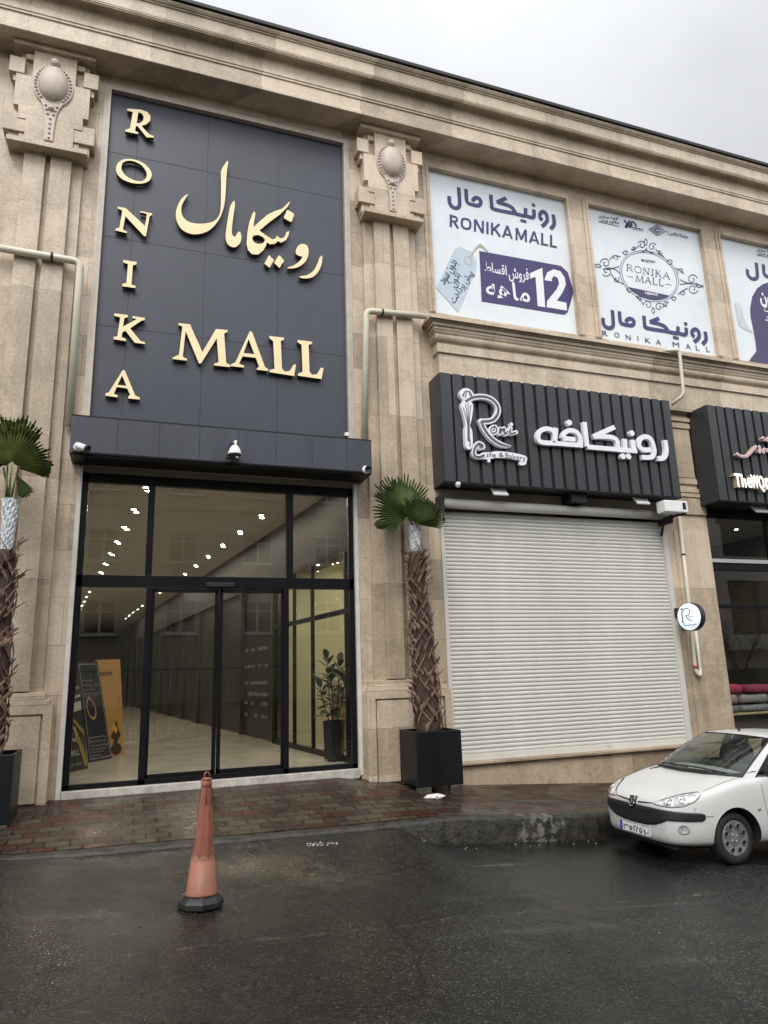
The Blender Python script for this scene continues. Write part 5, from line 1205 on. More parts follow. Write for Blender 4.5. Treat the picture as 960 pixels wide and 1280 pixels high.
def fan(mb, hub, mid, nrm, R, spread, nseg=30, pleat=.02, droop=.12, rr=None, fuse=.62, pale=False):
    rr = rr or random.Random(1)
    mid = Vector(mid).normalized(); nrm = Vector(nrm); nrm = (nrm-mid*nrm.dot(mid)).normalized(); side = mid.cross(nrm)
    hub = Vector(hub)
    def P(a, r, off):
        d = mid*math.cos(a)+side*math.sin(a)
        return hub+d*r+nrm*(off-droop*(r/R)**2*R*abs(math.sin(a*.5))*1.2)
    a0 = -spread/2; da = spread/nseg
    for k in range(nseg):
        a = a0+da*(k+.5); rk = R*(.86+.16*rr.random())*(1-.22*abs(a/(spread/2))**3)
        fk = fuse+.1*rr.random()
        pts = []
        tl = (rr.random()-.5)*da*.8; tz = (rr.random()-.6)*.05*R
        for (q, wf) in ((.05, 1), (.35, 1), (fk, 1), (.85, .62), (1.0, .16)):
            r = rk*q
            e = da*.5*wf
            pts.append((P(a-e+tl*(q-fk)*(q > fk), r, pleat*q+tz*max(0, q-fk)), P(a+tl*(q-fk)*(q > fk), r, -pleat*q+tz*max(0, q-fk)*2), P(a+e+tl*(q-fk)*(q > fk), r, pleat*q+tz*max(0, q-fk))))
        vs = [p for tr in pts for p in tr]; fs = []
        for i in range(4): b_ = i*3; fs += [(b_, b_+1, b_+4, b_+3), (b_+1, b_+2, b_+5, b_+4)]
        mb.add(vs, fs)
def palm(label, x, y, z0, zt, r0, r1, zw, fans, petioles, seed, topx=0.0):
    t = empty('palm_tree', (x, y, z0), label, 'palm', 'potted fan palms by the entrance')
    rg = random.Random(seed)
    H = zt-z0
    def cx(z): u = (z-z0)/H; return x+topx*u
    def rad(z): u = (z-z0)/H; return r0+(r1-r0)*u+.01*math.sin(u*19+seed)
    m = MB(); m.tube([(cx(z0+H*k/24), y, z0+H*k/24) for k in range(25)], r0, 20, rs=[rad(z0+H*k/24)*.95 for k in range(25)]); m.build('trunk', TRUNK, t)
    m = MB()
    nb = 17; per = 7
    for lev in range(nb):
        for j in range(per):
            for sg in ((-1, 1) if rg.random() < .5 else (rg.choice((-1, 1)),)):
                zc = z0+.02+H*(lev+rg.random()*.95)/nb; a0 = 2*math.pi*(j+.5*(lev % 2)+.8*rg.random())/per
                ln = .75+.35*rg.random(); rise = H/nb*(1.0+.6*rg.random()); w_ = .048*(1-.35*lev/nb)*(.55+.75*rg.random()); flare = .010+(.045 if rg.random() < .3 else .004)*(1+.6*lev/nb)
                vs = []
                nn = 7
                for k in range(nn+1):
                    u = k/nn; a = a0+sg*ln*u*(1-.25*u); zz = zc+rise*u; rr_ = rad(min(zt, zz))*1.0+.008+flare*max(0, u-.55)**1.3*3.2+.006*rg.random()
                    ww = w_*(1-.65*u)
                    for e in (-1, 1): vs.append((cx(zz)+rr_*math.cos(a), y+rr_*math.sin(a), zz+e*ww))
                    vs.append((cx(zz)+(rr_+.012*(1-u))*math.cos(a), y+(rr_+.012*(1-u))*math.sin(a), zz))
                fs = []
                for k in range(nn): b_ = 3*k; fs += [(b_, b_+2, b_+5, b_+3), (b_+2, b_+1, b_+4, b_+5)]
                m.add(vs, fs)
        for _ in range(1 if lev < 13 else 6):      # stubs that stick out
            a = rg.random()*6.283; zz = z0+H*(lev+rg.random())/nb; rr_ = rad(zz); l = .05+.08*rg.random()**1.4
            if zz > zt-.03: zz = zt-.05
            p = Vector((cx(zz)+rr_*.9*math.cos(a), y+rr_*.9*math.sin(a), zz)); d = Vector((math.cos(a), math.sin(a), .35+.5*rg.random()))
            q = p+d*l; q2 = q+Vector((math.cos(a), math.sin(a), .1+.3*rg.random()))*l*.55
            sd_ = Vector((-math.sin(a), math.cos(a), 0)); w3 = .012+.014*rg.random()
            m.add([p-sd_*w3*1.5, p+sd_*w3*1.5, q+sd_*w3, q-sd_*w3, q2+sd_*.004, q2-sd_*.004, p+Vector((0, 0, .02)), q+Vector((0, 0, .008))], [(0, 1, 2, 3), (3, 2, 4, 5), (0, 3, 7, 6), (1, 6, 7, 2)])
    m.build('leaf_bases', BOOT, t)
    m = MB(); prof = []
    hw = zw-zt
    ring_n = 22
    vs = []
    for i in range(13):
        u = i/12; zz = zt-.02+hw*u
        for k in range(ring_n):
            a = 2*math.pi*k/ring_n; r = (r1*.50+(.022)*u+.016*u*u)+.009*math.sin(k*2.1+i*1.7)+.007*rg.random()
            vs.append((cx(zt)+r*math.cos(a), y+r*math.sin(a), zz))
    m.add(vs, [(i*ring_n+k, i*ring_n+(k+1) % ring_n, (i+1)*ring_n+(k+1) % ring_n, (i+1)*ring_n+k) for i in range(12) for k in range(ring_n)], False)
    m.build('plastic_wrap', WRAP, t)
    m = MB()
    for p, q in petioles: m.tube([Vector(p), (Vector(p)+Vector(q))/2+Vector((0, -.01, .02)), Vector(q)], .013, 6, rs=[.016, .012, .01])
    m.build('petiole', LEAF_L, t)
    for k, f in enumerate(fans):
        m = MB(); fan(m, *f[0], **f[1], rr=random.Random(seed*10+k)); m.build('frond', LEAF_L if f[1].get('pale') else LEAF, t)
px_, py_ = 3.985, 9.37
def A3(x, y, Y): return at(x, y, Y)
top_ = A3(518.5, 656, py_)
h1, h2 = A3(509, 645, 9.25), A3(521, 655, 9.18)
palm('fan palm with a shaggy brown trunk in the planter right of the entrance', px_, py_, -.86, A3(519, 690, py_).z, .20, .115, top_.z,
     [((h1+Vector((.03, .25, .05)), (.18, .15, 1), (0, -1, .25), .72, 2.1), dict(nseg=26)), ((h1, (-.55, -.1, .62), (.1, -1, .25), .60, 3.3), dict(nseg=36, fuse=.7)), ((h2, (.10, -.3, .95), (.05, -1, .2), .44, 2.3), dict(nseg=26, fuse=.75)), ((h2+Vector((.05, .05, .0)), (.6, -.1, .6), (-.2, -1, .2), .44, 2.0), dict(nseg=22, fuse=.7)),
      ((h2+Vector((.02, .12, .0)), (.72, .15, .75), (-.6, -1, .3), .56, 1.2), dict(nseg=16, pleat=.035, fuse=.85)), ((h1+Vector((0, .2, -.02)), (-.75, .4, -.05), (0, -.7, 1), .42, 1.6), dict(nseg=18))],
     [(top_-Vector((.02, 0, .05)), h1), (top_-Vector((0, .03, .05)), h2), (top_-Vector((-.02, 0, .05)), h1+Vector((.03, .25, .05))), (top_-Vector((-.02, 0, .05)), h2+Vector((.02, .12, 0)))], 3, topx=A3(519, 690, py_).x-px_)
lx, ly = -1.46, 9.08
tL = A3(11, 622, ly); h3 = A3(14.8, 579, 8.95)
palm('fan palm with a shaggy brown trunk in the planter at the left edge', lx, ly, -.80, A3(8, 688, ly).z, .20, .115, tL.z,
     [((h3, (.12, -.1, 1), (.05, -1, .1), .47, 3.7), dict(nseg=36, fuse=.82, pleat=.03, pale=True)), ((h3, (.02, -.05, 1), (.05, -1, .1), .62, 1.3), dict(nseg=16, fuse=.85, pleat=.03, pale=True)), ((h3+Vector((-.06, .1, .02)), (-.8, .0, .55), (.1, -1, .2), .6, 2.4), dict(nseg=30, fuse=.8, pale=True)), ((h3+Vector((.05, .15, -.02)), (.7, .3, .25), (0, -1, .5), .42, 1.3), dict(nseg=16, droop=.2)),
      ((h3+Vector((.05, .05, -.12)), (.45, -.1, -.8), (-.5, -1, 0), .33, .7), dict(nseg=10, pleat=.04, fuse=.85)), ((h3+Vector((-.12, .2, .0)), (-.35, .4, .8), (0, -1, .3), .62, 2.2), dict(nseg=28))],
     [(tL-Vector((0, 0, .05)), h3), (tL-Vector((.03, 0, .05)), h3+Vector((-.06, .1, .02))), (tL-Vector((-.02, 0, .05)), h3+Vector((.05, .15, -.02))), (tL-Vector((-.01, 0, .05)), h3+Vector((-.12, .2, 0)))], 5, topx=A3(8, 688, ly).x-lx)

# ================================================================== traffic cone
cp = at_z(251, 1131, -1.66); cz0 = road_z(cp.x, cp.y)
cone = empty('traffic_cone', (cp.x, cp.y, cz0), 'tall faded salmon traffic cone with a black base on the wet road', 'traffic cone')
cone.rotation_euler = (math.radians(-1.5), math.radians(2.2), math.radians(20))
CONE = M('faded salmon plastic', (.26, .098, .06), .5, var=.22, scale=7, bump=.05, bscale=40)
CONE_D = M('scuffed red plastic', (.22, .075, .046), .5, var=.35, scale=9, bump=.08, bscale=40)
m = MB(); m.lathe([(.155, .0), (.168, .012), (.168, .045), (.15, .066), (.122, .088), (.115, .10), (0, .1)], n=8, smooth=False, M=Matrix.Rotation(math.pi/8, 4, 'Z')); m.build('base', M('black rubber', (.014, .014, .013), .5, var=.3, scale=12), cone, local=True)
m = MB(); m.lathe([(.122, .088), (.124, .10), (.114, .115), (.087, .345)], n=40); m.build('collar', CONE, cone, local=True)
m = MB(); nn = 40; vs = []
for k in range(nn):
    a = 2*math.pi*k/nn; d = .022*abs(math.sin(a*4)); vs += [(.0895*math.cos(a), .0895*math.sin(a), .33), (.0885*math.cos(a), .0885*math.sin(a), .345+d)]
m.add(vs, [(2*k, 2*((k+1) % nn), 2*((k+1) % nn)+1, 2*k+1) for k in range(nn)], True); m.build('scalloped_band', M('pale worn rim', (.32, .15, .10), .5), cone, local=True)
m = MB(); m.lathe([(.085, .34), (.071, .50), (.058, .66), (.043, .81), (.038, .85)], n=8, smooth=False)
m.lathe([(.0385, .845), (.041, .85), (.041, .885), (.034, .892), (.042, .897), (.042, .905), (.030, .912), (.0, .914)], n=24); m.build('shaft', CONE_D, cone, local=True)
m = MB()
for a in (-.2, .15, .5, -2.0, 2.2): m.tube([(.0445*math.cos(a), .0445*math.sin(a), .84), (.0495*math.cos(a), .0495*math.sin(a), .785), (.054*math.cos(a+.06), .054*math.sin(a+.06), .72)], .0035, 5)
m.build('crack', M('dark crack', (.06, .025, .02), .7), cone, local=True)
m = MB(); m.tube([(.022*math.cos(a), 0, .928+.024*math.sin(a)) for a in [k*math.pi/8-.4 for k in range(15)]], .006, 8); m.build('ring_handle', CONE, cone, local=True)

# ================================================================== litter
z = pk(4)+(pw(4)-pk(4))*(8.9-7.7)/2.25
q = at_z(543, 993, -1.545)
bm = bmesh.new(); bmesh.ops.create_icosphere(bm, subdivisions=3, radius=1)
rg = random.Random(2)
for v in bm.verts: v.co = Vector((v.co.x*.12*(1+.3*rg.random()), v.co.y*.07*(1+.4*rg.random()), v.co.z*.022*(1+.8*rg.random())))
m = MB(); m.bm(bm, Matrix.Translation((q.x, q.y, pk(q.x)+(pw(q.x)-pk(q.x))*(q.y-7.7)/2.25+.015))); tag(m.build('paper_litter', M('crumpled paper', (.6, .57, .55), .7, var=.25, scale=20)), 'crumpled white paper lying on the pavers in front of the right planter', 'litter')
m = MB(); rg = random.Random(11)
for k in range(60):
    x = 2.9+rg.random()*2.9; y = ky(x)-.04-.3*rg.random()**2; s = .003+.011*rg.random()**3
    bm = bmesh.new(); bmesh.ops.create_icosphere(bm, subdivisions=1, radius=s)
    for v in bm.verts: v.co *= .7+.5*rg.random()
    m.bm(bm, Matrix.Translation((x, y, road_z(x, y)+s*.3)))
tag(m.build('gravel', M('pale grit', (.14, .125, .10), .8, var=.5, scale=20)), 'pale grit scattered along the foot of the kerb', kind='stuff')
m = MB(); q = at_z(402, 1052, -1.64)
for k in range(40):
    x = q.x+.16*(rg.random()-.5)*2; y = q.y+.05*(rg.random()-.5)*2; s = .004+.009*rg.random()
    bm = bmesh.new(); bmesh.ops.create_icosphere(bm, subdivisions=1, radius=s)
    for v in bm.verts: v.co = Vector((v.co.x, v.co.y, v.co.z*.5))*(.7+.5*rg.random())
    m.bm(bm, Matrix.Translation((x, y, road_z(x, min(y, ky(x)-.02))+.004)))
tag(m.build('plaster_crumbs', M('white crumbs', (.5, .49, .46), .8, var=.3, scale=20)), 'white plaster crumbs on the asphalt by the drop kerb', kind='stuff')

# ================================================================== inside the hall: poster boards and a potted plant
def board(label, BL, BR, TR, TL, yl, yr, col, lean=.18):
    """a board standing on the floor; corners in the photograph, feet at depths yl and yr"""
    z0 = -1.31
    bl, br = at_z(*BL, z0), at_z(*BR, z0); tr, tl = at(*TR, br.y+lean), at(*TL, bl.y+lean)
    n_ = (br-bl).cross(tl-bl).normalized()
    if n_.y > 0: n_ = -n_
    t = empty('poster_board', (bl+br)/2, label, 'poster', 'poster boards inside the entrance')
    m = MB(); vs = [bl, br, tr, tl]; vs += [v-n_*.025 for v in vs]
    m.add(vs, [(0, 1, 2, 3), (4, 7, 6, 5), (0, 4, 5, 1), (1, 5, 6, 2), (2, 6, 7, 3), (3, 7, 4, 0)]); m.build('panel', col, t)
    def P(u, v, o=.004): return (bl*(1-u)+br*u)*(1-v)+(tl*(1-u)+tr*u)*v+n_*o
    return t, P
def btext(mb, P, s, u0, u1, v, h, bold=.0, o=.004):
    A, B_ = P(u0, v, o), P(u1, v, o); Hh = P(u0, v+h, o)-A; text_on(mb, s, A, B_, Hh, bold, 0)
def bquad(mb, P, pts, o=.003):
    c = tessellate_polygon([[Vector((a, b_, 0)) for a, b_ in pts]]); mb.add([P(a, b_, o) for a, b_ in pts], [tuple(x) for x in c])
def bframe(mb, P, u0, u1, v0, v1, w_=.012, o=.004):
    for a, b_, c, d in ((u0, u1, v0, v0+w_*.4), (u0, u1, v1-w_*.4, v1), (u0, u0+w_, v0, v1), (u1-w_, u1, v0, v1)): bquad(mb, P, [(a, c), (b_, c), (b_, d), (a, d)], o)
t, P = board('orange coffee poster board, tallest of the three inside the entrance', (128, 948), (156, 943), (150, 824), (119, 825), 0, 0, M('orange poster', (.44, .25, .085), .5, var=.06, scale=2))
m = MB(); btext(m, P, 'conest', .12, .86, .83, .05, .03); btext(m, P, shape('انواع شکلات'), .30, .85, .71, .03, .01); btext(m, P, shape('و دمنوش'), .35, .85, .665, .03, .01); btext(m, P, shape('بالاترین کیفیت'), .32, .9, .58, .035, .02); btext(m, P, shape('نازلترین قیمت'), .34, .9, .53, .035, .02); btext(m, P, shape('ارسال سریع'), .4, .88, .47, .025, 0)
for k in range(16):
    a = k*2.39; u, v = .62+.2*math.cos(a)*(k/16), .24+.12*math.sin(a)*(k/16); bquad(m, P, [(u+.07*math.cos(j), v+.035*math.sin(j)) for j in range(6)], .005)
bquad(m, P, [(.62+.24*math.cos(j*.4), .07+.06*math.sin(j*.4)) for j in range(16)], .005)
m.build('print', M('brown print', (.035, .018, .012), .5), t)
m = MB(); bquad(m, P, [(.42, .30), (.66, .22), (.72, .27), (.5, .36)], .006); m.build('yellow_print', M('yellow print', (.6, .38, .05), .5), t)
t, P = board('dark navy jewellery poster board with a bracelet, the middle of the three', (112, 953), (140, 948), (122, 827), (97, 827), 0, 0, M('navy poster', (.014, .016, .032), .4, var=.1))
m = MB(); bframe(m, P, .04, .95, .025, .975); bframe(m, P, .1, .82, .19, .235, .01)
for k, (a, b_, v) in enumerate(((.1, .62, .80), (.1, .85, .75), (.12, .62, .705), (.12, .9, .665), (.1, .7, .64))): btext(m, P, shape('النگو دستبند طلا'), a, b_, v, .018, 0)
for k, v in enumerate((.145, .11, .085, .05)): btext(m, P, shape('رونیکا مال طبقه همکف'), .1, .9-.12*k, v, .016, 0)
m.build('print', M('pale print', (.5, .5, .52), .5), t)
m = MB()
for k in range(40):
    a0, a1 = 2*math.pi*k/40, 2*math.pi*(k+1)/40; c = lambda a, r: (.36+.21*r*math.cos(a)-.05*math.sin(a)*r, .52+.115*r*math.sin(a))
    bquad(m, P, [c(a0, 1), c(a1, 1), c(a1, .78), c(a0, .78)], .005)
m.build('bracelet_print', M('gold print', (.40, .22, .10), .4), t)
t, P = board('black poster board with gold ribbons and white lettering, nearest the left jamb', (72, 969), (110, 960), (97, 822), (70, 823), 0, 0, M('black poster', (.022, .024, .022), .4, var=.3))
m = MB(); btext(m, P, 'MALL', .40, .74, .13, .05, .01); btext(m, P, shape('رونیکا'), .45, .75, .26, .06, .02); btext(m, P, shape('مرکز خرید'), .3, .8, .05, .02, 0); bquad(m, P, [(.45, .50), (.95, .52), (.95, .60), (.45, .58)]); bquad(m, P, [(.5, .62), (.95, .64), (.95, .66), (.5, .645)])
m.build('print', M('pale print', (.45, .45, .43), .5), t)
m = MB(); bquad(m, P, [(.3, .48), (.6, .42), (.98, .28), (.98, .33), (.6, .46), (.3, .52)]); bquad(m, P, [(.55, .38), (.65, .38), (.98, .12), (.98, .02), (.9, .02)]); bquad(m, P, [(.5, .70), (.95, .71), (.95, .74), (.5, .73)]); m.build('gold_print', M('dull gold print', (.28, .21, .06), .4), t)
q = at_z(418, 951, -1.31)
t = empty('potted_plant', (q.x, q.y, -1.31), 'dark green rubber plant in a tall black hexagonal pot behind the glass', 'potted plant')
m = MB(); m.lathe([(.155, .03), (.175, .60), (.16, .60), (.155, .56), (0, .56)], q+Vector((0, 0, 0)), 6, smooth=False); m.tube([q+Vector((-.08, 0, 0)), q+Vector((-.08, 0, .03))], .02); m.tube([q+Vector((.08, 0, 0)), q+Vector((.08, 0, .03))], .02); m.build('pot', M('black pot', (.010, .012, .014), .3), t)
m = MB(); st = MB(); rg = random.Random(8)
for (dx, dy, hh) in ((-.05, .0, 1.0), (.06, .03, .92), (.0, .06, .75), (-.1, .05, .62), (.1, .0, .7)):
    b0 = q+Vector((dx*.5, dy*.5, .55)); b1 = q+Vector((dx*2.0, dy*2, .58+hh*.93)); st.tube([b0, (b0+b1)/2+Vector((dx*.2, 0, 0)), b1], .009, 6)
    for k in range(19):
        u = .18+.82*k/18; p = b0*(1-u)+b1*u; a = k*2.4+dx*30; el = .25+.9*(u**2)+.3*(rg.random()-.5); d = Vector((math.cos(a)*math.cos(el), math.sin(a)*math.cos(el), math.sin(el)-.25*(1-u)))
        L_ = .19+.10*rg.random(); d.normalize(); s_ = d.cross(Vector((0, 0, 1))).normalized(); n_ = s_.cross(d)
        vs = []
        for (v, w_) in ((0, .06), (.18, .62), (.42, 1), (.7, .82), (.9, .36), (1, .03)):
            c = p+d*(L_*v+.03)-n_*(-.02)*0-Vector((0, 0, 1))*.09*v*v*L_*3
            vs += [c-s_*w_*.058+n_*.010*w_, c, c+s_*w_*.058+n_*.010*w_]
        fs = []
        for i in range(5): b_ = 3*i; fs += [(b_, b_+1, b_+4, b_+3), (b_+1, b_+2, b_+5, b_+4)]
        m.add(vs, fs, True)
m.build('leaves', M('rubber plant leaf', (.02, .034, .016), .5, var=.3, scale=8), t); st.build('stem', M('green stem', (.06, .06, .03), .6), t)

# ================================================================== the street behind the photographer (seen only as reflections in the glass)
ob = empty('apartment_building', (5, -13, -2), 'cream apartment building across the street, reflected in the entrance glass', 'building')
OW = M('cream render', (.40, .365, .29), .8, var=.12, scale=.5)
wins = []
for k in range(-5, 17):
    for z in (1.9, 5.15, 8.4): wins.append((2.1+3.45*k-.68, 2.1+3.45*k+.68, z+.1, z+1.55))
m = MB()
def wall_back(mb, x0, x1, z0, z1, ops, yf, yb):
    b0 = len(mb.v); wall_open(mb, x0, x1, z0, z1, ops, yf, yb)
wall_back(m, -18, 62, -3, 11.2, wins, -13.0, -13.25); m.box(-18, 62, -13.0, -12.86, 7.75, 8.0); m.box(-18, 62, -13.0, -12.86, 4.5, 4.75); m.box(-18, 62, -12.9, -12.55, 11.0, 11.4); m.box(-18, 62, -24, -13.3, -3, 11.1)
m.build('wall', OW, ob)
GD = M('dark window glass', (.03, .035, .04), .1)
first = None
for (a, b_, c, d) in wins:
    if first is None:
        m = MB(); m.box(a, b_, -13.2, -13.15, c, d); first = m.build('window', GD, ob); fx, fz = a, c
        m = MB()
        for q_ in ((a, a+.06, c, d), (b_-.06, b_, c, d), (a, b_, c, c+.06), (a, b_, d-.06, d), ((a+b_)/2-.04, (a+b_)/2+.04, c, d), (a, b_, d-.5, d-.44)): m.box(q_[0], q_[1], -13.15, -13.10, q_[2], q_[3])
        m.box(a-.1, b_+.1, -13.1, -12.8, c-.1, c-.02); m.build('window_frame', WHITE, first)
    else:
        cpy = first.copy(); COL.objects.link(cpy); cpy.location = first.location+Vector((a-fx, 0, c-fz))
        ch = first.children[0].copy(); COL.objects.link(ch); ch.parent = cpy
wb = empty('white_house', (31, -9, -3), 'white house with brown blinds across the street, reflected in the shop window at the right', 'building')
HW = M('white render', (.72, .71, .67), .8, var=.08, scale=.6)
m = MB(); wall_open(m, 22, 46, -4, 9.5, [(30.2, 34.6, 1.4, 4.3), (36.0, 40.0, 1.4, 4.3), (25, 28, 1.4, 4.3), (24, 44, -3.6, -.4), (30.2, 40, 5.6, 8.0)], -9.0, -9.4); m.box(22, 46, -12.5, -9.4, 9.3, 9.5); m.box(22, 46, -9.0, -8.2, .55, 1.15); m.build('wall', HW, wb)
m = MB(); m.box(22.1, 45.9, -9.45, -9.41, -4, 9.3); m.build('glazing', GD, wb)
BL = M('brown slat blind', (.30, .22, .15), .8, var=.5, scale=8)
for x0_, x1_ in ((30.3, 32.2), (32.6, 34.4), (36.4, 39.8)):
    m = MB(); k = x0_
    while k < x1_: m.box(k, k+.10, -9.36, -9.33, 1.5, 4.2); k += .16
    m.build('window_blind', BL, wb)
bt = empty('bare_tree', (27.5, -6.5, -3), 'bare branched tree across the street, reflected in the shop window', 'tree')
m = MB(); m.tube([(27.5, -6.5, -4.2), (27.45, -6.5, -2.4), (27.6, -6.45, -.9)], .11, 8, rs=[.14, .11, .08]); m.build('trunk', TRUNK, bt)
m = MB(); rg = random.Random(21)
def grow(p, d, l, r, lev):
    q = p+d*l; m.tube([p, (p+q)/2+Vector((rg.uniform(-1, 1), rg.uniform(-1, 1), 0))*l*.06, q], r, 5, rs=[r, r*.85, r*.6])
    if lev:
        for _ in range(3): grow(q, (d+Vector((rg.uniform(-.8, .8), rg.uniform(-.8, .8), rg.uniform(-.1, .5)))).normalized(), l*.72, r*.55, lev-1)
for _ in range(5): grow(Vector((27.6, -6.45, -1.0)), Vector((rg.uniform(-.7, .7), rg.uniform(-.6, .6), 1)).normalized(), 1.1, .05, 4)
m.build('branches', TRUNK, bt)
fe = empty('railing_fence', (5, -11, -2), 'dark railing fence on a low wall across the street, seen in reflection', 'fence')
m = MB()
for k in range(160): x = -18+.32*k; m.box(x, x+.03, -11.02, -10.99, rz(x)+.7, rz(x)+2.0)
m.box(-18, 33, -11.03, -10.98, .35, .42); m.build('railing', BLACKM, fe)
m = MB(); m.box(-18, 33, -11.1, -10.9, -3, -1.0); m.build('low_wall', KERB, fe)
# ================================================================== the white hatchback
CS_ = .915
car = empty('parked_car', (6.13, 6.97, 0), 'white hatchback parked at the kerb, front quarter view', 'car')
CARW = M('white car paint', (.60, .60, .585), .3, var=.05, scale=3, coat=.5, rvar=.04)
def road_film(m):
    # road dirt thickening towards the sills
    nt = m.node_tree; b = nt.nodes['Principled BSDF']; Lk = nt.links.new; src = b.inputs['Base Color'].links[0].from_socket
    tc = nd(nt, 'ShaderNodeTexCoord'); sp = nd(nt, 'ShaderNodeSeparateXYZ'); Lk(tc.outputs['Object'], sp.inputs[0])
    nz = nd(nt, 'ShaderNodeTexNoise', Scale=7.0, Detail=8.0, Roughness=.7); Lk(tc.outputs['Object'], nz.inputs['Vector'])
    s = nd(nt, 'ShaderNodeMath', operation='MULTIPLY_ADD'); s.inputs[1].default_value = .5; Lk(nz.outputs['Fac'], s.inputs[0]); Lk(sp.outputs[2], s.inputs[2])
    mr = nd(nt, 'ShaderNodeMapRange'); mr.inputs['From Min'].default_value = .42; mr.inputs['From Max'].default_value = .72; mr.inputs['To Min'].default_value = .55; mr.inputs['To Max'].default_value = 0; Lk(s.outputs[0], mr.inputs['Value'])
    mx = nd(nt, 'ShaderNodeMixRGB'); Lk(mr.outputs[0], mx.inputs[0]); Lk(src, mx.inputs[1]); mx.inputs[2].default_value = (.27, .25, .22, 1); Lk(mx.outputs[0], b.inputs['Base Color'])
road_film(CARW)
CARB = M('black bumper plastic', (.014, .014, .015), .5, var=.2, scale=20)
SEAM = M('panel gap', (.02, .02, .02), .7)
CGL = glass('car glass', (.66, .72, .68), 1.5)
WELL = M('wheel well', (.008, .008, .008), .9)
#     x     w     zb    zs    zc
ST = [(.805, .34, .30, .585, .615), (.79, .46, .245, .618, .66), (.755, .56, .205, .648, .695), (.68, .655, .195, .690, .735), (.56, .725, .19, .738, .778), (.40, .775, .19, .788, .825), (.18, .806, .19, .848, .886), (-.05, .818, .19, .908, .962), (-.28, .824, .19, .938, 1.012), (-.50, .826, .19, .945, 1.02),
      (-.95, .826, .19, .935, .96), (-1.5, .822, .19, .935, .95), (-2.1, .815, .20, .935, .94), (-2.5, .80, .22, .90, .91), (-2.8, .76, .26, .86, .88), (-2.95, .68, .32, .78, .80), (-3.0, .55, .40, .66, .68)]
def section(x, w, zb, zs, zc):
    zm = min(.42, zs-.12)
    return [(0, zb), (w*.55, zb), (w*.93, zb+.015), (w*.985, zb+.09), (w, zm), (w*.998, (zm+zs)/2), (w*.975, zs-.035), (w*.90, zs+.015), (w*.60, zs*.35+zc*.65+.004), (w*.3, zc-.003), (0, zc)]
def subsurf_mesh(vs, fs, lv=2, cut=None):
    me = bpy.data.meshes.new('tmp'); me.from_pydata([tuple(v) for v in vs], [], fs); me.update()
    bm = bmesh.new(); bm.from_mesh(me); bmesh.ops.remove_doubles(bm, verts=bm.verts[:], dist=1e-4); bmesh.ops.recalc_face_normals(bm, faces=bm.faces[:]); bm.to_mesh(me); bm.free()
    o = bpy.data.objects.new('tmp', me); COL.objects.link(o)
    md = o.modifiers.new('s', 'SUBSURF'); md.levels = lv; md.render_levels = lv
    extra = []
    if cut:
        cm = bpy.data.meshes.new('tmpc'); c = MB()
        for f in cut: f(c)
        cm.from_pydata([tuple(v) for v in c.v], [], c.f); bmc = bmesh.new(); bmc.from_mesh(cm); bmesh.ops.recalc_face_normals(bmc, faces=bmc.faces[:]); bmc.to_mesh(cm); bmc.free()
        cm.materials.append(WELL); me.materials.append(CARW)
        co = bpy.data.objects.new('tmpc', cm); COL.objects.link(co); extra.append(co)
        bo = o.modifiers.new('b', 'BOOLEAN'); bo.object = co; bo.operation = 'DIFFERENCE'; bo.solver = 'EXACT'; bo.material_mode = 'TRANSFER'
    bpy.context.view_layer.update()
    r = bpy.data.meshes.new_from_object(o.evaluated_get(bpy.context.evaluated_depsgraph_get()))
    for e in extra: bpy.data.objects.remove(e)
    bpy.data.objects.remove(o)
    return r
vs = []; fs = []; n_ = 11; ring_ = 2*n_-2
for s in ST:
    h = section(*s); full = [(-y, z) for y, z in reversed(h[1:-1])]
    loop = h+[(-y, z) for y, z in reversed(h[1:-1])]
    vs += [(s[0], y, z) for y, z in loop]
for i in range(len(ST)-1):
    for k in range(ring_): fs.append((i*ring_+k, i*ring_+(k+1) % ring_, (i+1)*ring_+(k+1) % ring_, (i+1)*ring_+k))
for base in (0, (len(ST)-1)*ring_):                                  # the two ends, closed with a strip of quads
    for k in range(n_-1):
        a, b_ = base+k, base+k+1; c, d = base+(ring_-k-1) % ring_ , base+(ring_-k) % ring_
        if k == 0: fs.append((base, base+1, base+ring_-1))
        elif k == n_-2: fs.append((base+n_-2, base+n_-1, base+n_))
        else: fs.append((a, b_, c, d))
def arch(x, sg):
    def f(c):
        nn = 40; r = .335; y0, y1 = (.50, .95) if sg > 0 else (-.95, -.50)
        vs_ = [(x+r*math.cos(2*math.pi*k/nn), y, .30+r*math.sin(2*math.pi*k/nn)) for y in (y0, y1) for k in range(nn)]
        c.add(vs_, [tuple(range(nn)), tuple(reversed(range(nn, 2*nn)))]+[(k, (k+1) % nn, nn+(k+1) % nn, nn+k) for k in range(nn)])
    return f
body_me = subsurf_mesh(vs, fs, 3, [arch(0, 1), arch(0, -1), arch(-2.44, 1), arch(-2.44, -1)])
solid = subsurf_mesh(vs, fs, 3)
bvh = BVHTree.FromPolygons([v.co.copy() for v in solid.vertices], [tuple(p.vertices) for p in solid.polygons])
body_me.polygons.foreach_set('use_smooth', [True]*len(body_me.polygons))
if len(body_me.materials) < 2:
    body_me.materials.clear(); body_me.materials.append(CARW); body_me.materials.append(WELL)
try: body_me.set_sharp_from_angle(angle=math.radians(40))
except Exception: pass
body = bpy.data.objects.new('body', body_me); COL.objects.link(body); body.parent = car
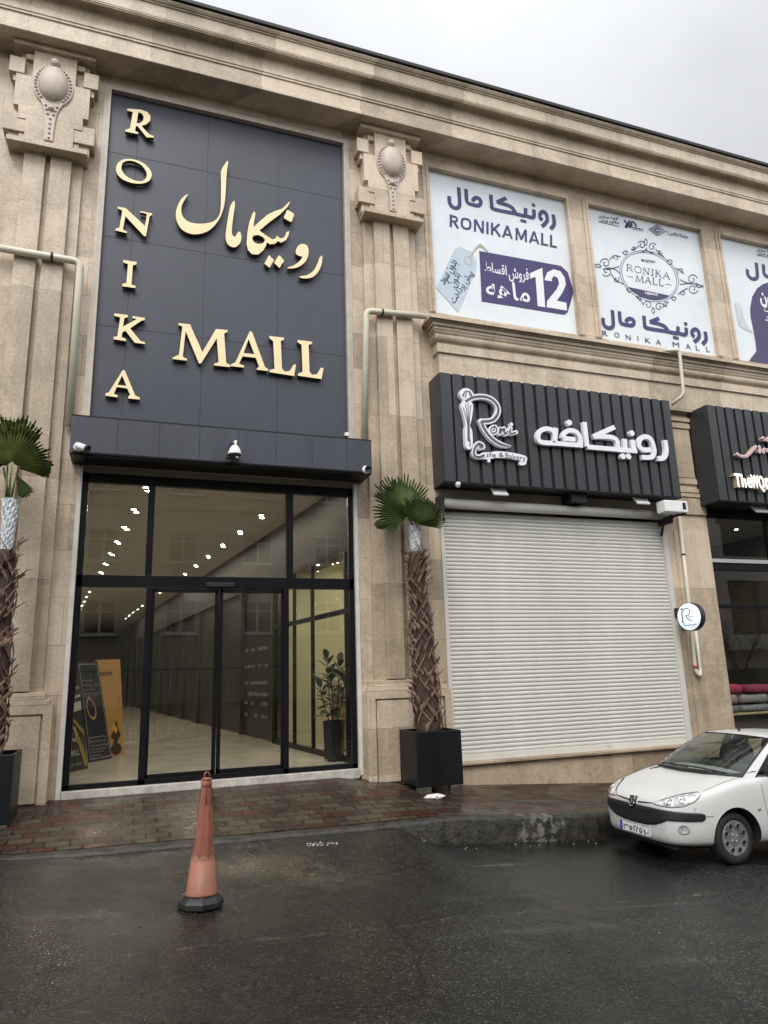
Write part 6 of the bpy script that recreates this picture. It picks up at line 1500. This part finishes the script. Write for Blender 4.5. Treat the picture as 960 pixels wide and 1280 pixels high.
def cyl_pt(th, z, off, c0=0.0):
    a = math.radians(th); d = Vector((math.cos(a), math.sin(a), 0)); o = Vector((c0, 0, z))+d*3
    hit = bvh.ray_cast(o, -d)
    if hit[0] is None: return Vector((c0, 0, z))+d*.5
    return hit[0]+hit[1].normalized()*off if hit[1].dot(d) > 0 else hit[0]-hit[1].normalized()*off
def side_pt(x, z, off, sg=1):
    hit = bvh.ray_cast(Vector((x, sg*3, z)), Vector((0, -sg, 0))); n0 = hit[1] if hit[1].y*sg > 0 else -hit[1]
    return hit[0]+n0.normalized()*off
def top_pt(x, y, off):
    hit = bvh.ray_cast(Vector((x, y, 3)), Vector((0, 0, -1))); n0 = hit[1] if hit[1].z > 0 else -hit[1]
    return hit[0]+n0.normalized()*off
def patch(mb, up, lo, off, fpt=cyl_pt, nu=40, nv=8, edge=.012):
    """a shaped panel lying on the body between an upper and a lower edge line, both lists of (u, z)"""
    u0, u1 = up[0][0], up[-1][0]; rows = []
    for j in range(nv+1):
        r = []
        for i in range(nu+1):
            u = u0+(u1-u0)*i/nu; a, b_ = interp(lo, u), interp(up, u); v = j/nv
            o = off*(1 if 0 < i < nu and 0 < j < nv else .05)
            r.append(fpt(u, a+(b_-a)*v, o))
        rows.append(r)
    mb.add([p for r in rows for p in r], [(j*(nu+1)+i, j*(nu+1)+i+1, (j+1)*(nu+1)+i+1, (j+1)*(nu+1)+i) for j in range(nv) for i in range(nu)], True)
# black bumper strip with the wide lower grille
def sym(l): return [(-a, b_) for a, b_ in reversed(l) if a > 0]+l
up = sym([(0, .590), (25, .592), (45, .588), (58, .582), (61, .566)]); lo = sym([(0, .378), (14, .382), (24, .406), (31, .450), (34, .478), (58, .494), (61, .522)])
m = MB(); patch(m, up, lo, .016, nu=90, nv=12); bump = m.build('bumper_strip', CARB, car, local=True)
for sg in (1, -1):
    HL_up = [(23.0, .642), (30, .690), (38, .733), (46, .764), (54, .786), (58, .794), (60, .788)]; HL_lo = [(23.0, .637), (30, .626), (38, .626), (46, .646), (54, .698), (58, .748), (60, .778)]
    f = (lambda a: a) if sg > 0 else (lambda a: [(-u, z) for u, z in reversed(a)])
    m = MB(); patch(m, f([(u, z+.006) for u, z in HL_up]), f([(u, z-.006) for u, z in HL_lo]), .003, nu=36, nv=8); hs = m.build('headlight', SEAM, car, local=True)
    m = MB(); patch(m, f(HL_up), f(HL_lo), .008, nu=36, nv=8); m.build('lens', M('headlight lens', (.52, .53, .53), .12, var=.55, scale=16, coat=1.0), hs, local=True)
    for (u, z, r, nm, mt) in ((36, .675, .044, 'reflector', M('chrome reflector', (.75, .75, .75), .15, metal=1)), (45, .706, .046, 'reflector', M('chrome reflector', (.75, .75, .75), .15, metal=1))):
        c = cyl_pt(sg*u, z, .0095); d = (cyl_pt(sg*u, z, .05)-c).normalized(); Mx = d.to_track_quat('Z', 'Y').to_matrix().to_4x4(); Mx.translation = c
        m = MB(); m.lathe([(r, -.004), (r, .001), (r*.86, .002), (r*.8, -.002), (r*.45, -.003), (r*.35, .003), (0, .004)], n=24, M=Mx); m.build(nm, mt, hs, local=True)
    c = cyl_pt(sg*45, .405, .004); d = (cyl_pt(sg*45, .405, .05)-c).normalized(); Mx = d.to_track_quat('Z', 'Y').to_matrix().to_4x4(); Mx.translation = c
    m = MB(); m.lathe([(.062, -.01), (.062, .004), (.054, .006), (.05, .002), (0, .006)], n=28, M=Mx @ Matrix.Diagonal((1, .82, 1, 1))); m.build('fog_light', M('fog lamp', (.35, .35, .35), .15, var=.4, scale=20), car, local=True)
    m = MB(); patch(m, f([(5.5, .632), (14, .640), (24, .648)]), f([(5.5, .614), (14, .622), (24, .638)]), .003, nu=20, nv=3); m.build('grille_slot', CARB, car, local=True)
# lower lip
m = MB(); patch(m, sym([(0, .225), (30, .225), (60, .205)]), sym([(0, .205), (30, .20), (60, .19)]), .01, nu=50, nv=3)
m.box(-.2, .70, -.55, .55, .165, .21); m.build('lower_lip', CARB, car, local=True)
# emblem: a dark shield with a standing lion
c = cyl_pt(0, .625, .004)
m = MB(); sh_ = [(-.050, .055), (.050, .055), (.048, -.01), (.032, -.05), (0, -.062), (-.032, -.05), (-.048, -.01)]
tri = tessellate_polygon([[Vector((a, b_, 0)) for a, b_ in sh_]])
def epl(a, b_, o): return Vector((c.x+.012+o-b_*.32, a, c.z+b_))
nn = len(sh_); m.add([epl(a, b_, .012) for a, b_ in sh_]+[epl(a, b_, -.03) for a, b_ in sh_], [tuple(t_) for t_ in tri]+[(k, (k+1) % nn, nn+(k+1) % nn, nn+k) for k in range(nn)]); emb = m.build('emblem', CARB, car, local=True)
lion = [[(-.012, .045), (-.002, .048), (.006, .038), (.004, .026), (.012, .01), (.006, -.014), (.014, -.03), (.012, -.046), (.004, -.046), (.003, -.03), (-.006, -.018), (-.012, -.034), (-.010, -.046), (-.018, -.046), (-.020, -.028), (-.012, -.004), (-.014, .014), (-.016, .03)],
        [(-.012, .02), (-.03, .028), (-.034, .022), (-.014, .010)], [(-.012, .002), (-.03, .002), (-.032, -.006), (-.012, -.008)], [(.010, .0), (.026, .012), (.024, .036), (.034, .038), (.034, .008), (.014, -.012)]]
m = MB()
for lp in lion: m.add([epl(a, b_, .014) for a, b_ in lp], [tuple(t_) for t_ in tessellate_polygon([[Vector((a, b_, 0)) for a, b_ in lp]])])
for k in range(nn):
    a, b_ = sh_[k], sh_[(k+1) % nn]; m.tube([epl(*a, .012), epl(*b_, .012)], .0035, 6)
m.build('lion_mark', M('chrome', (.7, .7, .7), .18, metal=1), emb, local=True)
# number plate
xp = max(cyl_pt(0, .30, 0).x, cyl_pt(0, .36, 0).x)+.012
m = MB(); m.bbox(xp-.02, xp, -.265, .265, .255, .368, .004); plate = m.build('number_plate', M('plate white', (.74, .74, .74), .4), car, local=True)
m = MB(); m.box(xp-.003, xp+.0015, -.262, -.222, .258, .365); m.build('blue_band', M('plate blue', (.02, .05, .35), .4), plate, local=True)
m = MB()
def ptext(s, y0, y1, z, h, bold=.03): text_on(m, s, Vector((xp+.0025, y0, z)), Vector((xp+.0025, y1, z)), Vector((0, 0, h)), bold, 0)
ptext('۲۳', -.205, -.105, .273, .075); ptext(shape('ه'), -.095, -.035, .278, .055); ptext('۲۸۵', -.022, .135, .273, .075); ptext('۱۰', .165, .25, .271, .055)
for q_ in ((-.264, .264, .255, .259), (-.264, .264, .364, .368), (.148, .152, .257, .366), (.260, .264, .257, .366)): m.box(xp-.002, xp+.002, *q_)
m.build('plate_digits', BLACKM, plate, local=True)
# seams: bonnet, bumper, door
def seam_line(pts, name='seam', r=.003):
    m = MB(); m.tube(pts, r, 5); return m.build(name, SEAM, car, local=True)
for sg in (1, -1):
    seam_line([top_pt(.36-.83*k/16, sg*(.685+.02*k/16), .0005) for k in range(17)], 'bonnet_seam')
    seam_line([side_pt(.44-.12*k/8, .545, .0005, sg) for k in range(9)], 'bumper_seam')
    seam_line([cyl_pt(sg*53.5, .64-.045*k/4, .0005) for k in range(5)], 'bumper_seam')
    seam_line([side_pt(-.42-.10*(1-k/12)**2*1.0+.0*k, .25+.62*k/12, .0005, sg) for k in range(13)], 'door_seam')
    seam_line([side_pt(-1.50, .25+.62*k/12, .0005, sg) for k in range(13)], 'door_seam')
    seam_line([side_pt(-.42-1.05*k/20, .25, .0005, sg) for k in range(21)], 'door_seam')
    m = MB(); patch(m, [(-2.05, .50), (-1.2, .50), (-.50, .50)], [(-2.05, .44), (-1.2, .44), (-.50, .44)], .012, fpt=lambda u, z, o: side_pt(u, z, o, sg), nu=30, nv=4); m.build('rub_strip', CARB, car, local=True)
    c = side_pt(-.33, .60, .003, sg); m = MB(); bmm = bmesh.new(); bmesh.ops.create_uvsphere(bmm, u_segments=12, v_segments=8, radius=1)
    m.bm(bmm, Matrix.Translation(c) @ Matrix.Diagonal((.028, .008, .014, 1)), True); m.build('side_repeater', M('smoked repeater', (.2, .19, .17), .2), car, local=True)
    m = MB(); bmm = bmesh.new(); bmesh.ops.create_uvsphere(bmm, u_segments=20, v_segments=14, radius=1)
    if sg < 0: continue
    m.bm(bmm, Matrix.Translation((-.62, sg*.90, 1.0)) @ Matrix.Rotation(sg*.2, 4, 'Z') @ Matrix.Diagonal((.07, .115, .075, 1)), True); m.tube([(-.62, sg*.72, .94), (-.62, sg*.84, .97)], .025); m.build('wing_mirror', CARB, car, local=True)
# little black washer jets and the vent mark on the bonnet
for y in (.25, -.25):
    c = top_pt(-.12, y, .004); m = MB(); m.bbox(c.x-.012, c.x+.012, y-.012, y+.012, c.z-.006, c.z+.008, .004); m.build('washer_jet', CARB, car, local=True)
for k in range(3):
    c0, c1 = top_pt(.05-.03*k, -.56+.03*k, .003), top_pt(-.07-.03*k, -.50+.03*k, .003); m = MB(); m.tube([c0, c1], .007, 5); m.build('vent_slot', CARB, car, local=True)
# cabin: glass between a beltline ring and a roof ring
base_r = [(.02, 0, .972), (-.015, .34, .972), (-.13, .60, .962), (-.24, .70, .945), (-.40, .742, .930), (-1.36, .757, .925), (-1.48, .755, .925), (-2.12, .735, .925), (-2.42, .66, .915), (-2.60, .36, .91), (-2.66, 0, .91)]
roof_r = [(-.84, 0, 1.402), (-.855, .27, 1.398), (-.91, .46, 1.386), (-.965, .53, 1.374), (-1.04, .56, 1.376), (-1.40, .575, 1.392), (-1.50, .575, 1.392), (-2.02, .55, 1.355), (-2.22, .48, 1.335), (-2.34, .25, 1.35), (-2.36, 0, 1.355)]
NR = len(base_r)
def cab(i, t, o=0.0):
    a, b_ = Vector(base_r[i]), Vector(roof_r[i]); p = a.lerp(b_, t); bl = .05*math.sin(math.pi*t)*.8
    c = Vector((-1.4, 0, .8)); d = (p-c); d.z *= .5; d.normalize(); return p+d*(bl+o)
def panel(mb, i0, i1, t0, t1, o=0.0, nt=6, both=True):
    for sg in ((1, -1) if both else (1,)):
        rows = [[cab(i, t0+(t1-t0)*k/nt, o) for i in range(i0, i1+1)] for k in range(nt+1)]; w_ = i1-i0+1
        mb.add([(p.x, p.y*sg, p.z) for r in rows for p in r], [(k*w_+i, k*w_+i+1, (k+1)*w_+i+1, (k+1)*w_+i) for k in range(nt) for i in range(w_-1)], True)
m = MB(); panel(m, 0, 3, .0, .97, .003); m.build('windscreen', CGL, car, local=True)
m = MB(); panel(m, 4, 5, .06, .94, .002); panel(m, 6, 7, .06, .94, .002); m.build('side_window', CGL, car, local=True)
m = MB(); panel(m, 8, 10, .05, .95, .002); m.build('rear_window', CGL, car, local=True)
m = MB()
for i0, i1 in ((3, 4), (5, 6), (7, 8)): panel(m, i0, i1, -.1, 1, .001)
for i0, i1 in ((4, 5), (6, 7)): panel(m, i0, i1, -.1, .07, .001, 2); panel(m, i0, i1, .93, 1, .001, 2)
panel(m, 8, 10, -.1, .06, .001, 2); panel(m, 8, 10, .94, 1, .001, 2); panel(m, 0, 3, .965, 1.0, .001, 2)
rr = [cab(i, 1, .001) for i in range(NR)]
lev = [(0.0, 1.0), (.012, .93), (.030, .75), (.042, .45), (.046, .0)]
for sg in (1, -1):
    vs = []
    for h, s in lev:
        for p in rr: vs.append((-1.55+(p.x+1.55)*(s if s > 0 else .25), p.y*s*sg, p.z+(1.395-p.z)*(1-s)+h))
    m.add(vs, [(k*NR+i, k*NR+i+1, (k+1)*NR+i+1, (k+1)*NR+i) for k in range(len(lev)-1) for i in range(NR-1)], True)
m.build('roof', CARW, car, local=True)
m = MB()
for sg in (1, -1):
    m.tube([Vector((cab(3, t/10, .006).x, cab(3, t/10, .006).y*sg, cab(3, t/10, .006).z)) for t in range(11)], .010, 6)
    m.tube([Vector((cab(i, .0, .006).x, cab(i, 0, .006).y*sg, cab(i, 0, .006).z)) for i in range(4)], .010, 6)
    m.tube([Vector((cab(i, .97, .004).x, cab(i, .97, .004).y*sg, cab(i, .97, .004).z)) for i in range(4)], .007, 6)
    for i in (4, 5, 6, 7): m.tube([Vector((cab(i, t/10, .003).x, cab(i, t/10, .003).y*sg, cab(i, t/10, .003).z)) for t in range(11)], .008, 5)
    for i0, i1 in ((4, 5), (6, 7)):
        for t in (.06, .94): m.tube([Vector((cab(i, t, .003).x, cab(i, t, .003).y*sg, cab(i, t, .003).z)) for i in (i0, i1)], .008, 5)
m.build('window_seal', CARB, car, local=True)
m = MB(); pts = [cab(0, .03, .012), cab(1, .05, .015)]
m.tube([(-.10, .58, .99), (-.065, .30, 1.005), (-.045, -.08, 1.012)], .009, 6); m.tube([(-.03, .05, 1.0), (-.05, -.25, 1.01), (-.12, -.52, .995)], .009, 6); m.build('wiper', CARB, car, local=True)
m = MB(); m.tube([(-.95, .05, 1.43), (-.95, .05, 1.455)], .018, 10); m.build('aerial', CARB, car, local=True)
INT = M('dark cabin trim', (.05, .05, .05), .8)
m = MB(); vs = [(p[0]-(.0 if i else .0), p[1]*sg*.97, .945) for sg in (1,) for i, p in enumerate(base_r)]; lo_ = [(p[0]*1.0, -p[1]*.97, .945) for p in reversed(base_r[1:-1])]
poly = [(x_, y_, 1.012 if x_ < -.3 else .975) for x_, y_, z_ in vs+lo_]; m.add(poly, [tuple(t_) for t_ in tessellate_polygon([[Vector((a, b_, 0)) for a, b_, _ in poly]])]); m.bbox(-.75, -.36, -.62, .62, .99, 1.045, .02); m.build('dashboard', INT, car, local=True)
SEAT = M('grey seat cloth', (.20, .20, .19), .9, var=.3, scale=20)
for y in (.34, -.34):
    m = MB()
    for (x_, z_, sx, sy, sz, nm) in ((-1.30, 1.02, .07, .22, .24, 0), (-1.36, 1.27, .045, .12, .075, 0)):
        bmm = bmesh.new(); bmesh.ops.create_uvsphere(bmm, u_segments=18, v_segments=12, radius=1)
        for v in bmm.verts: v.co = Vector((math.copysign(abs(v.co.x)**.6, v.co.x)*sx, math.copysign(abs(v.co.y)**.6, v.co.y)*sy, math.copysign(abs(v.co.z)**.6, v.co.z)*sz))
        m.bm(bmm, Matrix.Translation((x_, y, z_)) @ Matrix.Rotation(-.2, 4, 'Y'), True)
    m.build('seat', SEAT, car, local=True)
m = MB(); cw = Vector((-.78, .34, 1.0)); m.tube([cw+Vector((.19*.45*math.sin(k*.2618), .19*math.cos(k*.2618), .19*.88*math.sin(k*.2618))) for k in range(25)], .013, 6, caps=False); m.tube([cw, cw+Vector((.12, 0, -.08))], .03); m.build('steering_wheel', INT, car, local=True)
m = MB(); m.bbox(-.86, -.83, -.11, .11, 1.27, 1.33, .01); m.build('rear_view_mirror', INT, car, local=True)
# wheels
TYRE = M('tyre rubber', (.016, .016, .016), .7, var=.3, scale=14, bump=.3, bscale=40)
RIM = M('silver wheel trim', (.24, .24, .235), .4, metal=.4, var=.3, scale=9)
BOLT = M('bolt metal', (.5, .5, .48), .3, metal=.8)
def wheel(x, sg):
    Mx = Matrix.Translation((x, sg*.665, .29)) @ Matrix.Rotation(-sg*math.pi/2, 4, 'X')
    t = MB(); t.lathe([(.185, -.07), (.25, -.085), (.275, -.075), (.288, -.05), (.29, 0), (.288, .05), (.277, .075), (.268, .084), (.235, .092), (.205, .090), (.192, .080), (.188, .05)], n=48, M=Mx); w_ = t.build('wheel', TYRE, car, local=True)
    t = MB()
    for q in (-.03, .01, .04): t.lathe([(.2895, q-.004), (.2915, q-.003), (.2915, q+.003), (.2895, q+.004)], n=48, M=Mx)
    t = MB(); t.lathe([(.193, .072), (.190, .086), (.178, .082), (.165, .078), (.10, .075), (.085, .066), (.05, .064), (.045, .056), (0, .056)], n=48, M=Mx); r = t.build('rim', RIM, w_, local=True)
    h = MB()
    for k in range(8):
        t = MB()
        a = 2*math.pi*(k+.5)/8
        pts = [(.138+.033*math.cos(j*2*math.pi/16), .030*math.sin(j*2*math.pi/16)) for j in range(16)]
        P3 = [Mx @ Vector((u*math.cos(a)-v*math.sin(a), u*math.sin(a)+v*math.cos(a), .0805)) for u, v in pts]; t.add(P3, [tuple(range(16))]); t.build('rim_opening', WELL, w_, local=True)
        h.tube(P3+[P3[0]], .0045, 5, caps=False)
    h.build('opening_lip', RIM, w_, local=True)
    for k in range(4):
        t = MB(); a = 2*math.pi*k/4+.6; t.lathe([(.013, .060), (.013, .076), (.008, .080), (0, .080)], n=6, M=Mx @ Matrix.Translation((.045*math.cos(a), .045*math.sin(a), 0)))
        t.build('wheel_bolt', BOLT, w_, local=True)
for x_ in (0, -2.44):
    for sg in (1, -1): wheel(x_, sg)
hx, hy, hh_, tilt = 6.13, 6.97, math.radians(180.5), .045
car.location = (hx, hy, rz(hx)+ZO); car.rotation_mode = 'QUATERNION'
fw = Vector((math.cos(hh_)*math.cos(tilt), math.sin(hh_)*math.cos(tilt), math.sin(tilt))); lf = Vector((-math.sin(hh_), math.cos(hh_), 0)); up_v = fw.cross(lf)
car.rotation_quaternion = Matrix((fw, lf, up_v)).transposed().to_quaternion(); car.scale = (CS_, CS_, CS_)
